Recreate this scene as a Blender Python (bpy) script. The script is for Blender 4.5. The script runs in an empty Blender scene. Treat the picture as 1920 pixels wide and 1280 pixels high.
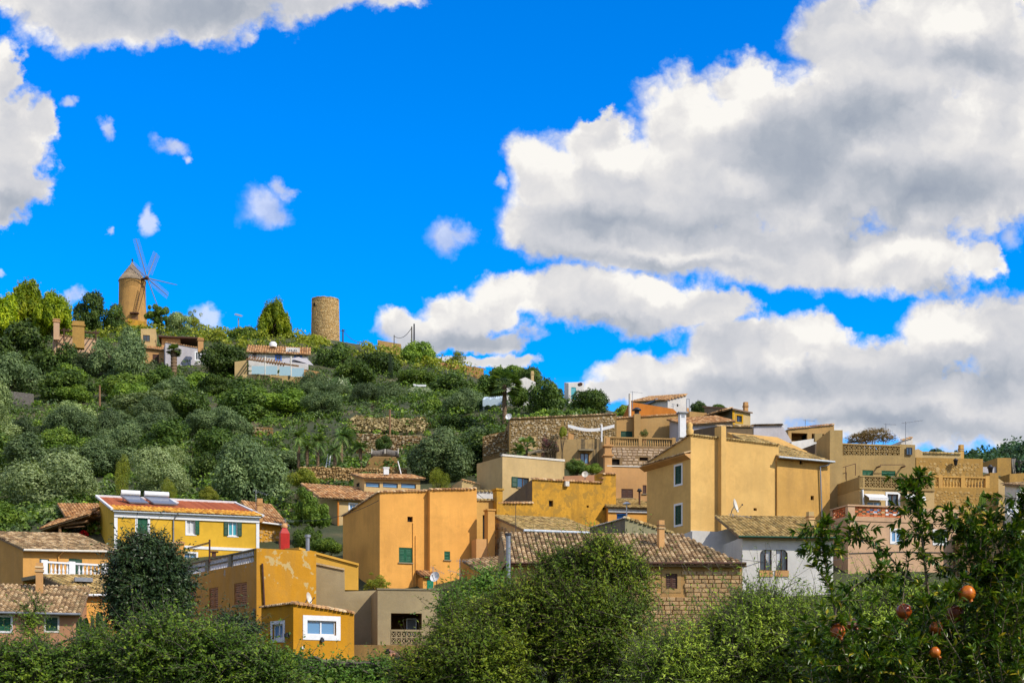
import bpy, math, random
import numpy as np
from mathutils import Vector, noise as mnoise

random.seed(7)
RNG = np.random.default_rng(7)
SC = bpy.context.scene
COL = SC.collection

# ------------------------------------------------------------------ camera
F, CX, YH, ZC = 2667.0, 960.0, 1300.0, 1.7      # focal length in photo pixels, centre column, horizon row, eye height
cam_data = bpy.data.cameras.new('camera')
cam_data.sensor_width = 36.0
cam_data.lens = 36.0 * F / 1920.0
cam_data.shift_y = (YH - 640.0) / 1920.0
cam_data.clip_start = 0.1
cam_data.clip_end = 9000.0
cam = bpy.data.objects.new('camera', cam_data)
cam.location = (0, 0, ZC)
cam.rotation_euler = (math.radians(90), 0, 0)
COL.objects.link(cam)
SC.camera = cam

# ------------------------------------------------------------------ sun, sky, exposure
SUN_AZ, SUN_EL = math.radians(54), math.radians(40)      # azimuth measured from behind the camera towards the right
SUN_DIR = Vector((math.sin(SUN_AZ) * math.cos(SUN_EL), -math.cos(SUN_AZ) * math.cos(SUN_EL), math.sin(SUN_EL)))
sun_data = bpy.data.lights.new('sun', 'SUN')
sun_data.energy = 3.2
sun_data.angle = math.radians(0.53)
sun_data.color = (1.0, 0.93, 0.80)
sun = bpy.data.objects.new('sun', sun_data)
sun.rotation_euler = (-SUN_DIR).to_track_quat('-Z', 'Y').to_euler()
sun.location = (60, -60, 90)
COL.objects.link(sun)

SC.view_settings.view_transform = 'Standard'
try:
    SC.view_settings.look = 'None'
except Exception:
    pass
EXPO = 1.5
SC.view_settings.exposure = math.log2(EXPO)      # the photograph is exposed bright and vivid
SC.view_settings.gamma = 1.0
SC.view_settings.use_curve_mapping = False
SC.cycles.use_denoising = True
SC.cycles.max_bounces = 6
SC.cycles.diffuse_bounces = 3
SC.cycles.transparent_max_bounces = 8
SC.cycles.caustics_reflective = False
SC.cycles.caustics_refractive = False


class NT:
    """Small helper to wire nodes."""
    def __init__(self, tree):
        self.t = tree

    def n(self, typ, **kw):
        nd = self.t.nodes.new(typ)
        for k, v in kw.items():
            setattr(nd, k, v)
        return nd

    def set(self, sock, v):
        if isinstance(v, bpy.types.NodeSocket):
            self.t.links.new(v, sock)
        else:
            sock.default_value = v

    def math(self, op, a, b=None, c=None, clamp=False):
        nd = self.n('ShaderNodeMath', operation=op, use_clamp=clamp)
        for i, v in enumerate((a, b, c)):
            if v is not None:
                self.set(nd.inputs[i], v)
        return nd.outputs[0]

    def vec(self, op, a, b=None, c=None):
        nd = self.n('ShaderNodeVectorMath', operation=op)
        for i, v in enumerate((a, b, c)):
            if v is not None:
                self.set(nd.inputs[i], v)
        return nd.outputs['Value'] if op in ('DOT_PRODUCT', 'LENGTH', 'DISTANCE') else nd.outputs['Vector']

    def noise(self, vec, scale, detail=3, rough=0.5, typ='3D', out='Fac', dist=0.0):
        nd = self.n('ShaderNodeTexNoise', noise_dimensions=typ)
        if vec is not None:
            self.set(nd.inputs['Vector'], vec)
        nd.inputs['Scale'].default_value = scale
        nd.inputs['Detail'].default_value = detail
        nd.inputs['Roughness'].default_value = rough
        nd.inputs['Distortion'].default_value = dist
        return nd.outputs[out]

    def mix(self, fac, a, b, blend='MIX'):
        nd = self.n('ShaderNodeMix', data_type='RGBA', blend_type=blend)
        self.set(nd.inputs[0], fac)
        self.set(nd.inputs[6], a)
        self.set(nd.inputs[7], b)
        return nd.outputs[2]

    def rng(self, v, a, b, c=0.0, d=1.0, smooth=True):
        nd = self.n('ShaderNodeMapRange', interpolation_type='SMOOTHSTEP' if smooth else 'LINEAR')
        self.set(nd.inputs['Value'], v)
        for k, x in zip(('From Min', 'From Max', 'To Min', 'To Max'), (a, b, c, d)):
            nd.inputs[k].default_value = x
        return nd.outputs['Result']

    def ramp(self, fac, stops, interp='LINEAR'):
        nd = self.n('ShaderNodeValToRGB')
        cr = nd.color_ramp
        cr.interpolation = interp
        while len(cr.elements) < len(stops):
            cr.elements.new(0.5)
        for e, (p, c) in zip(cr.elements, stops):
            e.position = p
            e.color = (*c, 1)
        self.set(nd.inputs[0], fac)
        return nd.outputs[0]


def rgb(c):
    return (c[0], c[1], c[2], 1.0)


world = bpy.data.worlds.new('World')
SC.world = world
world.use_nodes = True
world.node_tree.nodes.clear()
W = NT(world.node_tree)
SKY_STRENGTH = 0.1
tc = W.n('ShaderNodeTexCoord').outputs['Generated']
sky = W.n('ShaderNodeTexSky', sky_type='NISHITA', sun_disc=False, sun_elevation=SUN_EL,
          sun_rotation=math.pi - SUN_AZ, altitude=200.0, air_density=1.0, dust_density=0.3, ozone_density=3.0)
hsv = W.n('ShaderNodeHueSaturation')
hsv.inputs['Hue'].default_value = 0.514
hsv.inputs['Saturation'].default_value = 1.62
hsv.inputs['Value'].default_value = 1.70
W.set(hsv.inputs['Color'], sky.outputs[0])
blue = hsv.outputs[0]
sep = W.n('ShaderNodeSeparateXYZ')
W.set(sep.inputs[0], tc)
yy = W.math('MAXIMUM', sep.outputs[1], 0.06)
U = W.math('DIVIDE', sep.outputs[0], yy)
V = W.math('DIVIDE', sep.outputs[2], yy)
K = F / 1000.0
comb = W.n('ShaderNodeCombineXYZ')
W.set(comb.inputs[0], W.math('MULTIPLY', U, K))
W.set(comb.inputs[1], W.math('MULTIPLY', V, K))
p0 = comb.outputs[0]
# warp the position a little so the outlines billow
w1 = W.noise(p0, 4.5, 2, 0.5, out='Color')
w2 = W.noise(p0, 15.0, 5, 0.6, out='Color')
p1 = W.vec('ADD', p0, W.vec('MULTIPLY', W.vec('SUBTRACT', w1, (0.5, 0.5, 0.5)), (0.11, 0.09, 0.0)))
p1 = W.vec('ADD', p1, W.vec('MULTIPLY', W.vec('SUBTRACT', w2, (0.5, 0.5, 0.5)), (0.085, 0.075, 0.0)))


def blob_field(p, blobs, k=0.35):
    """Smooth union of ellipses (photo pixel centre and radii): 0 at a centre, 1 on the outline."""
    acc = None
    for (bx, by, rx, ry) in blobs:
        sx, sy = 1000.0 / rx, 1000.0 / ry
        ox, oy = (bx - CX) / 1000.0, (YH - by) / 1000.0
        q = W.vec('MULTIPLY_ADD', p, (sx, sy, 0.0), (-ox * sx, -oy * sy, 0.0))
        ln = W.vec('LENGTH', q)
        acc = ln if acc is None else W.math('SMOOTH_MIN', acc, ln, k)
    return acc


CLOUDS = [(1010, 335, 72, 80), (1000, 435, 66, 50), (1105, 262, 80, 55), (1110, 380, 160, 120), (1108, 216, 36, 20),
          (1290, 235, 100, 105), (1300, 350, 210, 140), (1410, 160, 90, 55), (1480, 290, 260, 180), (1650, 130, 165, 150),
          (1800, 70, 220, 140), (1555, 60, 70, 85), (1760, 300, 260, 170), (1930, 240, 160, 175), (1200, 468, 260, 42),
          (1500, 470, 320, 70), (1720, 490, 150, 68), (1840, 490, 40, 40),
          (765, 608, 58, 34), (850, 585, 80, 50), (940, 558, 66, 52), (1080, 556, 140, 56), (1220, 566, 130, 58), (1330, 572, 78, 44), (860, 628, 150, 26),
          (1185, 690, 80, 45), (1270, 705, 120, 65), (1400, 655, 110, 60), (1510, 632, 95, 52), (1400, 745, 240, 78), (1650, 690, 180, 70),
          (1790, 622, 110, 70), (1910, 628, 110, 85), (1700, 770, 320, 80), (1900, 760, 160, 100), (1150, 728, 70, 28),
          (955, 668, 66, 18), (880, 672, 110, 14),
          (190, 30, 190, 72), (340, 25, 250, 62), (560, -25, 250, 62), (60, -10, 130, 46), (700, -12, 90, 30),
          (10, 265, 84, 96), (-5, 150, 40, 70), (25, 350, 60, 62), (85, 232, 34, 40), (-5, 405, 34, 26),
          ]
WISPS = [(500, 390, 62, 42), (535, 352, 26, 24), (848, 448, 54, 36), (197, 258, 20, 20), (320, 268, 32, 18), (342, 288, 14, 14), (280, 402, 17, 34), (198, 428, 9, 9), (132, 553, 36, 14),
         (385, 592, 30, 22), (8, 497, 20, 6), (924, 355, 20, 20), (140, 205, 22, 16), (1890, 450, 40, 44)]
SHADES = [(1500, 300, 210, 105), (1720, 350, 230, 80), (1190, 488, 240, 32), (1130, 425, 150, 50), (1840, 110, 110, 50), (1640, 215, 150, 70),
          (900, 628, 200, 26), (1150, 606, 160, 22), (1800, 700, 170, 60), (1500, 720, 300, 40), (1330, 430, 130, 40), (330, 20, 300, 58), (1560, 410, 260, 60), (1700, 800, 400, 30),
          (30, 390, 70, 40), (1850, 545, 160, 24)]
LIGHTS = [(1480, 395, 70, 36), (1700, 480, 160, 34), (1395, 345, 50, 26), (1760, 30, 130, 60), (1330, 200, 120, 60), (1020, 300, 70, 50), (1180, 285, 90, 40), (1420, 145, 90, 40), (1530, 620, 90, 34),
          (1240, 475, 200, 14), (1220, 540, 120, 30), (940, 540, 80, 30), (1760, 610, 120, 40), (1290, 690, 80, 30)]
def billow(p, scale, detail=3.0, rough=0.55):
    nd = W.n('ShaderNodeTexVoronoi', voronoi_dimensions='2D', feature='SMOOTH_F1', normalize=True)
    W.set(nd.inputs['Vector'], p)
    nd.inputs['Scale'].default_value = scale
    nd.inputs['Detail'].default_value = detail
    nd.inputs['Roughness'].default_value = rough
    nd.inputs['Lacunarity'].default_value = 2.3
    nd.inputs['Smoothness'].default_value = 0.35
    return nd.outputs['Distance']


f_main = blob_field(p1, CLOUDS)
f_wisp = blob_field(p1, WISPS, 0.1)
fine = W.noise(p0, 30.0, 8, 0.62)
mid = W.noise(p0, 8.0, 6, 0.55)
wob = W.vec('ADD', p0, W.vec('MULTIPLY', W.vec('SUBTRACT', w2, (0.5, 0.5, 0.5)), (0.05, 0.05, 0.0)))
bil = billow(wob, 11.0)
edge = W.math('ADD', W.math('MULTIPLY', W.math('SUBTRACT', fine, 0.5), 0.42), W.math('MULTIPLY', W.math('SUBTRACT', mid, 0.5), 0.30))
edge = W.math('ADD', edge, W.math('MULTIPLY', W.math('SUBTRACT', bil, 0.33), 0.75))
a_main = W.rng(W.math('ADD', f_main, edge), 1.09, 0.69)
a_wisp = W.rng(W.math('ADD', f_wisp, edge), 1.0, 0.15, 0.0, 0.62)
# broken cumulus goes on out of view, cover thickened to lift the shade
gen = W.noise(W.vec('MULTIPLY', tc, (1.0, 1.0, 2.0)), 2.6, 8, 0.55)
a_gen = W.rng(gen, 0.44, 0.54)
out_x = W.rng(W.math('ABSOLUTE', U), 0.42, 0.55)
out_z = W.rng(V, 0.52, 0.62)
behind = W.rng(sep.outputs[1], 0.25, 0.08)
outside = W.math('MAXIMUM', W.math('MAXIMUM', out_x, out_z), behind)
a_front = W.math('MULTIPLY', W.math('MAXIMUM', a_main, a_wisp), W.math('SUBTRACT', 1.0, outside))
alpha = W.math('MAXIMUM', a_front, W.math('MULTIPLY', a_gen, outside))
# relief: difference of the same billows towards the light
bil2 = billow(W.vec('ADD', wob, (-0.016, 0.026, 0.0)), 11.0)
relief_a = W.noise(p1, 5.5, 6, 0.5)
relief_b = W.noise(W.vec('ADD', p1, (-0.030, 0.045, 0.0)), 5.5, 6, 0.5)
rim = W.rng(f_main, 0.35, 0.95, 0.25, 1.0)
relief = W.math('ADD', W.math('MULTIPLY', W.math('SUBTRACT', relief_a, relief_b), 0.9),
                W.math('MULTIPLY', W.math('MULTIPLY', W.math('SUBTRACT', bil2, bil), 0.75), rim))
dark = W.rng(blob_field(p1, SHADES, 0.6), 1.35, 0.1)
lite = W.rng(blob_field(p1, LIGHTS, 0.3), 1.3, 0.1)
core = W.rng(f_main, 1.0, 0.45, 0.0, 0.10)
tone = W.math('ADD', W.math('SUBTRACT', W.math('SUBTRACT', 0.87, W.math('MULTIPLY', dark, 0.40)), core), W.math('ADD', relief, W.math('MULTIPLY', lite, 0.28)))
tone = W.math('MULTIPLY', tone, 1.0, clamp=True)
cloud = W.ramp(tone, [(0.0, (0.24, 0.29, 0.39)), (0.35, (0.42, 0.46, 0.53)), (0.65, (0.63, 0.64, 0.68)), (0.85, (0.80, 0.785, 0.78)), (1.0, (0.97, 0.945, 0.90))])
cloud = W.vec('SCALE', cloud)
cloud.node.inputs['Scale'].default_value = 1.0 / (SKY_STRENGTH * EXPO)
skycol = W.mix(alpha, blue, cloud)
bg = W.n('ShaderNodeBackground')
bg.inputs['Strength'].default_value = SKY_STRENGTH
W.set(bg.inputs['Color'], skycol)
wo = W.n('ShaderNodeOutputWorld')
W.set(wo.inputs['Surface'], bg.outputs[0])


# ------------------------------------------------------------------ geometry helpers
def P(px, py, d):
    """World point seen at photo pixel (px, py) at distance d along the view."""
    return Vector((d * (px - CX) / F, d, ZC + d * (YH - py) / F))


def world_off(parent):
    v = Vector((0, 0, 0))
    while parent is not None:
        v += parent.location
        parent = parent.parent
    return v


def tag(o, label=None, cat=None, group=None, kind=None):
    if label:
        o['label'] = label
    if cat:
        o['category'] = cat
    if group:
        o['group'] = group
    if kind:
        o['kind'] = kind
    return o


def empty(name, loc, label=None, cat=None, group=None):
    o = bpy.data.objects.new(name, None)
    o.location = loc
    o.empty_display_size = 0.3
    COL.objects.link(o)
    return tag(o, label, cat, group)


def link(name, me, parent=None, loc=(0, 0, 0)):
    o = bpy.data.objects.new(name, me)
    o.location = loc
    COL.objects.link(o)
    o.parent = parent
    return o


class MB:
    """Collects shapes and links them as one mesh object."""
    def __init__(self):
        self.v, self.f, self.sm = [], [], []

    def add(self, vs, fs, smooth=False):
        b = len(self.v)
        self.v += [tuple(p) for p in vs]
        self.f += [tuple(i + b for i in q) for q in fs]
        self.sm += [smooth] * len(fs)

    def quad(self, a, b, c, d):
        self.add((a, b, c, d), ((0, 1, 2, 3),))

    def hexa(self, p):
        """p: 8 points, bottom ring 0-3 and top ring 4-7."""
        self.add(p, ((3, 2, 1, 0), (4, 5, 6, 7), (0, 1, 5, 4), (1, 2, 6, 5), (2, 3, 7, 6), (3, 0, 4, 7)))

    def box(self, c, sx, sy, sz, yaw=0.0):
        ca, sa = math.cos(yaw), math.sin(yaw)
        pts = []
        for z in (-sz / 2, sz / 2):
            for x, y in ((-sx / 2, -sy / 2), (sx / 2, -sy / 2), (sx / 2, sy / 2), (-sx / 2, sy / 2)):
                pts.append((c[0] + x * ca - y * sa, c[1] + x * sa + y * ca, c[2] + z))
        self.hexa(pts)

    def tube(self, a, b, r0, r1=None, n=6, caps=True):
        a, b = Vector(a), Vector(b)
        r1 = r0 if r1 is None else r1
        d = (b - a)
        if d.length < 1e-6:
            return
        d.normalize()
        u = d.orthogonal().normalized()
        w = d.cross(u)
        vs = []
        for (p, r) in ((a, r0), (b, r1)):
            for i in range(n):
                t = 2 * math.pi * i / n
                vs.append(p + (u * math.cos(t) + w * math.sin(t)) * r)
        fs = [(i, (i + 1) % n, n + (i + 1) % n, n + i) for i in range(n)]
        self.add(vs, fs, n > 5)
        if caps:
            self.add(vs[:n], (tuple(reversed(range(n))),))
            self.add(vs[n:], (tuple(range(n)),))

    def path(self, pts, r0, r1, n=5):
        m = len(pts) - 1
        for i in range(m):
            self.tube(pts[i], pts[i + 1], r0 + (r1 - r0) * i / m, r0 + (r1 - r0) * (i + 1) / m, n, caps=(i in (0, m - 1)))

    def lathe(self, base, prof, n=12, axis=None):
        """prof: list of (radius, height)."""
        base = Vector(base)
        ax = Vector(axis).normalized() if axis else Vector((0, 0, 1))
        u = ax.orthogonal().normalized()
        w = ax.cross(u)
        vs = []
        for r, h in prof:
            for i in range(n):
                t = 2 * math.pi * i / n
                vs.append(base + ax * h + (u * math.cos(t) + w * math.sin(t)) * r)
        fs = []
        for k in range(len(prof) - 1):
            for i in range(n):
                fs.append((k * n + i, k * n + (i + 1) % n, (k + 1) * n + (i + 1) % n, (k + 1) * n + i))
        self.add(vs, fs, True)
        m = len(prof) - 1
        self.add(vs[:n], (tuple(reversed(range(n))),))
        self.add(vs[m * n:], (tuple(range(n)),))

    def build(self, name, mat, parent=None, loc=None):
        """Vertices are in world coordinates; loc is the world place of the new object's origin (top-level objects)."""
        off = world_off(parent) if parent is not None else (Vector(loc) if loc is not None else Vector((0, 0, 0)))
        me = bpy.data.meshes.new(name)
        me.from_pydata([(p[0] - off.x, p[1] - off.y, p[2] - off.z) for p in self.v], [], self.f)
        me.materials.append(mat)
        me.polygons.foreach_set('use_smooth', self.sm)
        me.update()
        return link(name, me, parent, off if parent is None else (0, 0, 0))


def mesh_np(name, verts, quads, mat, smooth=False):
    """Mesh from numpy arrays (n,3) and (m,4)."""
    me = bpy.data.meshes.new(name)
    nv, nf = len(verts), len(quads)
    k = quads.shape[1]
    me.vertices.add(nv)
    me.vertices.foreach_set('co', np.ascontiguousarray(verts, dtype=np.float32).ravel())
    me.loops.add(nf * k)
    me.loops.foreach_set('vertex_index', np.ascontiguousarray(quads, dtype=np.int32).ravel())
    me.polygons.add(nf)
    me.polygons.foreach_set('loop_start', np.arange(0, nf * k, k, dtype=np.int32))
    me.polygons.foreach_set('loop_total', np.full(nf, k, dtype=np.int32))
    me.materials.append(mat)
    if smooth:
        me.polygons.foreach_set('use_smooth', np.ones(nf, dtype=bool))
    me.update(calc_edges=True)
    return me


# ------------------------------------------------------------------ materials
MATS = {}


def mat_base(name):
    m = bpy.data.materials.new(name)
    m.use_nodes = True
    m.node_tree.nodes.clear()
    t = NT(m.node_tree)
    out = t.n('ShaderNodeOutputMaterial')
    b = t.n('ShaderNodeBsdfPrincipled')
    t.set(out.inputs['Surface'], b.outputs[0])
    return m, t, b, out


def bump(t, b, h, strength=0.3, dist=0.02):
    n = t.n('ShaderNodeBump')
    n.inputs['Strength'].default_value = strength
    n.inputs['Distance'].default_value = dist
    t.set(n.inputs['Height'], h)
    t.set(b.inputs['Normal'], n.outputs[0])


def geo_pos(t):
    return t.n('ShaderNodeNewGeometry').outputs['Position']


def stucco(name, c, stain=0.25, stain_col=(0.16, 0.11, 0.06), peel=0.0, peel_col=(0.62, 0.56, 0.45), rough=0.92, streak=0.15, grain=0.10):
    """Lime render: cloudy tone, fine grain, rain streaks, optional peeled patches."""
    if name in MATS:
        return MATS[name]
    c = [x * k_ for x, k_ in zip(c, (0.79, 0.705, 0.53))]
    peel_col = [x * 0.68 for x in peel_col]
    stain_col = [x * 0.68 for x in stain_col]
    m, t, b, _ = mat_base(name)
    pos = geo_pos(t)
    big = t.noise(pos, 0.55, 5, 0.6)
    fine = t.noise(pos, 7.0, 6, 0.7)
    st = t.noise(t.vec('MULTIPLY', pos, (2.2, 2.2, 0.22)), 1.0, 4, 0.6)
    col = t.mix(t.rng(big, 0.3, 0.7, 0.0, 1.0), rgb([x * 0.84 for x in c]), rgb([min(1, x * 1.08) for x in c]))
    col = t.mix(t.rng(fine, 0.35, 0.75, 0.0, grain * 2), col, rgb([x * 0.6 for x in c]))
    col = t.mix(t.rng(st, 0.45, 0.60 if streak > 0.5 else 0.66, 0.0, min(1.0, streak * 1.3)), col, rgb(stain_col))
    col = t.mix(t.rng(t.noise(pos, 1.1, 6, 0.68), 0.47, 0.68, 0.0, stain), col, rgb(stain_col))
    col = t.mix(t.rng(t.noise(pos, 0.75, 3, 0.5, dist=1.5), 0.555, 0.585, 0.0, 0.16), col, rgb([x * 0.72 for x in c]))
    col = t.mix(t.rng(t.noise(pos, 0.9, 3, 0.5, dist=2.0), 0.42, 0.39, 0.0, 0.12), col, rgb([min(1, x * 1.25) for x in c]))
    if peel > 0:
        pz = t.n('ShaderNodeSeparateXYZ')
        t.set(pz.inputs[0], pos)
        pn = t.noise(pos, 1.9, 8, 0.6)
        pn = t.math('ADD', pn, t.rng(pz.outputs[2], 6.4, 8.6, -0.05, 0.05))
        col = t.mix(t.rng(pn, 0.66 - peel, 0.68 - peel), col, rgb(peel_col))
    t.set(b.inputs['Base Color'], col)
    b.inputs['Roughness'].default_value = rough
    b.inputs['Specular IOR Level'].default_value = 0.2
    bump(t, b, t.noise(pos, 14.0, 5, 0.7), 0.35, 0.03)
    MATS[name] = m
    return m


def plain(name, c, rough=0.6, metal=0.0, var=0.12, scale=6.0, spec=0.3):
    if name in MATS:
        return MATS[name]
    c = [x * 0.90 for x in c]
    m, t, b, _ = mat_base(name)
    pos = geo_pos(t)
    col = t.mix(t.rng(t.noise(pos, scale, 5, 0.65), 0.35, 0.7), rgb([x * (1 - var) for x in c]), rgb([min(1, x * (1 + var)) for x in c]))
    t.set(b.inputs['Base Color'], col)
    b.inputs['Roughness'].default_value = rough
    b.inputs['Metallic'].default_value = metal
    b.inputs['Specular IOR Level'].default_value = spec
    MATS[name] = m
    return m


def pieces(name, stops, rough=0.9, moss=None, scale=3.0, bumps=0.4):
    """Stones or tiles: a colour per piece, grain and optional lichen."""
    if name in MATS:
        return MATS[name]
    m, t, b, _ = mat_base(name)
    g = t.n('ShaderNodeNewGeometry')
    oi = t.n('ShaderNodeObjectInfo')
    r = t.math('FRACT', t.math('ADD', g.outputs['Random Per Island'], oi.outputs['Random']))
    col = t.ramp(r, [(p_, tuple(x * 1.2 for x in c_)) for p_, c_ in stops])
    pos = g.outputs['Position']
    n = t.noise(pos, scale * 5, 5, 0.7)
    col = t.mix(t.rng(n, 0.4, 0.75, 0.0, 0.35), col, rgb((0.07, 0.05, 0.03)))
    if moss:
        moss = tuple(x * 1.2 for x in moss)
        col = t.mix(t.rng(t.noise(pos, 0.9, 6, 0.7), 0.47, 0.64, 0.0, 0.75), col, rgb(moss))
    t.set(b.inputs['Base Color'], col)
    b.inputs['Roughness'].default_value = rough
    b.inputs['Specular IOR Level'].default_value = 0.2
    bump(t, b, t.noise(pos, scale * 8, 5, 0.7), bumps, 0.03)
    MATS[name] = m
    return m


def glass(name, c=(0.03, 0.05, 0.07), rough=0.05):
    if name in MATS:
        return MATS[name]
    m, t, b, _ = mat_base(name)
    b.inputs['Base Color'].default_value = rgb(c)
    b.inputs['Roughness'].default_value = rough
    b.inputs['Specular IOR Level'].default_value = 0.9
    MATS[name] = m
    return m


def foliage(name, a, b_, c_, transl=0.25, rough=0.55, lo=0.35, hi=0.65, nscale=0.35, tone=(0.70, 1.35)):
    """Leaves: dark to light per leaf, with slower patches across the crown."""
    if name in MATS:
        return MATS[name]
    a, b_, c_ = (tuple(x * 1.32 for x in q) for q in (a, b_, c_))
    m, t, b, out = mat_base(name)
    g = t.n('ShaderNodeNewGeometry')
    oi = t.n('ShaderNodeObjectInfo')
    pv = t.vec('ADD', g.outputs['Position'], t.vec('MULTIPLY', oi.outputs['Location'], (0.37, 0.37, 0.37)))
    patch = t.rng(t.noise(pv, nscale * 1.5, 4, 0.6), lo, hi)
    mixr = t.math('ADD', t.math('MULTIPLY', g.outputs['Random Per Island'], 0.55), t.math('MULTIPLY', patch, 0.45))
    tree = t.rng(oi.outputs['Random'], 0.0, 1.0, tone[0], tone[1], smooth=False)
    col = t.ramp(mixr, [(0.0, a), (0.5, b_), (1.0, c_)])
    sc = t.n('ShaderNodeVectorMath', operation='SCALE')
    t.set(sc.inputs[0], col)
    t.set(sc.inputs['Scale'], tree)
    col = sc.outputs[0]
    t.set(b.inputs['Base Color'], col)
    b.inputs['Roughness'].default_value = rough
    b.inputs['Specular IOR Level'].default_value = 0.25
    tr = t.n('ShaderNodeBsdfTranslucent')
    tint = t.mix(1.0, col, rgb((1.15, 1.2, 0.5)), 'MULTIPLY')
    t.set(tr.inputs['Color'], tint)
    ms = t.n('ShaderNodeMixShader')
    ms.inputs[0].default_value = transl
    t.set(ms.inputs[1], b.outputs[0])
    t.set(ms.inputs[2], tr.outputs[0])
    t.set(out.inputs['Surface'], ms.outputs[0])
    MATS[name] = m
    return m


WHITE = plain('white_paint', (0.78, 0.78, 0.78), 0.6, var=0.05)
OFFWHITE = plain('off_white_paint', (0.66, 0.62, 0.54), 0.7, var=0.08)
STEEL = plain('galvanised_steel', (0.30, 0.31, 0.33), 0.45, 0.6)
DARKMETAL = plain('dark_metal', (0.05, 0.05, 0.055), 0.5, 0.3)
GREEN = plain('green_shutter_paint', (0.006, 0.10, 0.045), 0.65, var=0.2)
DKGREEN = plain('dark_green_shutter_paint', (0.010, 0.065, 0.035), 0.55, var=0.2)
BROWN = plain('brown_shutter_paint', (0.34, 0.13, 0.035), 0.6, var=0.2)
DKBROWN = plain('dark_brown_wood', (0.085, 0.035, 0.02), 0.65, var=0.25)
WOOD = plain('weathered_wood', (0.24, 0.13, 0.06), 0.75, var=0.3)
DARK = plain('painted_hole_shade', (0.018, 0.014, 0.011), 0.9)  # near-black colour standing in for the unlit depth of holes
PANE = glass('window_glass')
BLUEPANE = glass('sky_blue_painted_glass', (0.10, 0.24, 0.42), 0.08)  # sky reflection put into the pane as a blue base colour
TEALPANE = glass('teal_curtained_glass', (0.03, 0.30, 0.38), 0.15)
CURTAIN = plain('pale_curtain', (0.55, 0.56, 0.58), 0.85)
GUTTER = plain('pale_gutter', (0.50, 0.55, 0.60), 0.5)
ROOF_OLD = pieces('old_clay_tile', [(0, (0.12, 0.075, 0.04)), (0.3, (0.27, 0.17, 0.085)), (0.65, (0.40, 0.27, 0.14)), (1, (0.58, 0.44, 0.26))], moss=(0.15, 0.115, 0.06))
ROOF_WARM = pieces('warm_clay_tile', [(0, (0.22, 0.10, 0.045)), (0.4, (0.42, 0.22, 0.09)), (0.8, (0.56, 0.33, 0.15)), (1, (0.64, 0.47, 0.27))], moss=(0.26, 0.16, 0.08))
ROOF_OCHRE = pieces('ochre_clay_tile', [(0, (0.17, 0.11, 0.045)), (0.4, (0.36, 0.25, 0.09)), (1, (0.54, 0.39, 0.17))], moss=(0.22, 0.17, 0.07))
STONE_TAN = pieces('tan_stone', [(0, (0.240, 0.168, 0.096)), (0.5, (0.336, 0.248, 0.144)), (1, (0.432, 0.344, 0.224))])
STONE_GOLD = pieces('gold_stone', [(0, (0.336, 0.208, 0.080)), (0.5, (0.432, 0.280, 0.120)), (1, (0.512, 0.360, 0.176))])
STONE_GREY = pieces('grey_buff_stone', [(0, (0.20, 0.14, 0.07)), (0.5, (0.32, 0.24, 0.135)), (1, (0.47, 0.39, 0.26))])
STONE_WARM = pieces('warm_block_stone', [(0, (0.320, 0.196, 0.092)), (0.5, (0.376, 0.240, 0.116)), (1, (0.440, 0.288, 0.144))])
BARK = plain('bark', (0.075, 0.056, 0.037), 0.95, var=0.35, scale=9)
GREYBARK = plain('grey_bark', (0.115, 0.10, 0.075), 0.95, var=0.3, scale=12)
CONCRETE = stucco('concrete', (0.36, 0.33, 0.28), 0.35)
MORTAR = stucco('mortar', (0.33, 0.22, 0.11), 0.3)

# ------------------------------------------------------------------ terrain
TCTRL = [  # photo column, photo row of the ground, distance
    (960, 1500, 20), (0, 1450, 25), (1900, 1450, 25), (300, 1330, 45), (1000, 1330, 45), (1700, 1330, 45),
    (580, 1252, 62), (760, 1240, 64), (100, 1215, 70), (300, 1215, 70), (1180, 1200, 73), (1450, 1120, 82), (1700, 1100, 84), (1880, 1060, 92),
    (100, 1130, 82), (300, 1075, 95), (780, 1115, 89), (970, 1080, 88), (1330, 1020, 94), (1600, 980, 98), (1800, 980, 98), (1900, 980, 100),
    (520, 1010, 104), (100, 990, 106), (0, 995, 106), (300, 965, 112), (700, 985, 113), (980, 945, 112), (1180, 965, 106), (1400, 930, 108),
    (100, 940, 125), (350, 925, 125), (650, 912, 126), (700, 882, 130), (760, 872, 140), (900, 890, 130), (1050, 860, 124), (1200, 850, 124), (1400, 840, 122), (1650, 870, 112), (1850, 890, 114),
    (100, 850, 150), (300, 845, 150), (550, 850, 150), (740, 848, 150), (740, 815, 155), (880, 815, 155), (1050, 790, 140), (1230, 790, 134), (1400, 800, 138),
    (-200, 850, 150), (-200, 700, 230), (50, 770, 195), (250, 770, 195), (450, 760, 195), (600, 750, 200), (800, 745, 200), (950, 755, 180), (1100, 765, 170), (1170, 778, 150),
    (100, 690, 232), (300, 695, 234), (530, 708, 228), (700, 690, 245), (860, 705, 245), (1000, 735, 200),
    (60, 620, 285), (180, 620, 290), (262, 612, 300), (420, 630, 285), (612, 640, 288), (700, 652, 280), (860, 690, 262), (-200, 620, 300),
    (200, 700, 360), (600, 730, 360), (-300, 700, 360), (960, 850, 300), (1300, 900, 250), (1700, 950, 200), (1900, 950, 180), (2300, 1000, 150), (2300, 1150, 90),
    (1800, 1000, 330), (1300, 1000, 330), (900, 950, 480), (200, 950, 520), (1820, 885, 430), (1720, 880, 430), (1910, 850, 430), (2050, 830, 440), (1850, 960, 560), (-400, 950, 480)]
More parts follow.
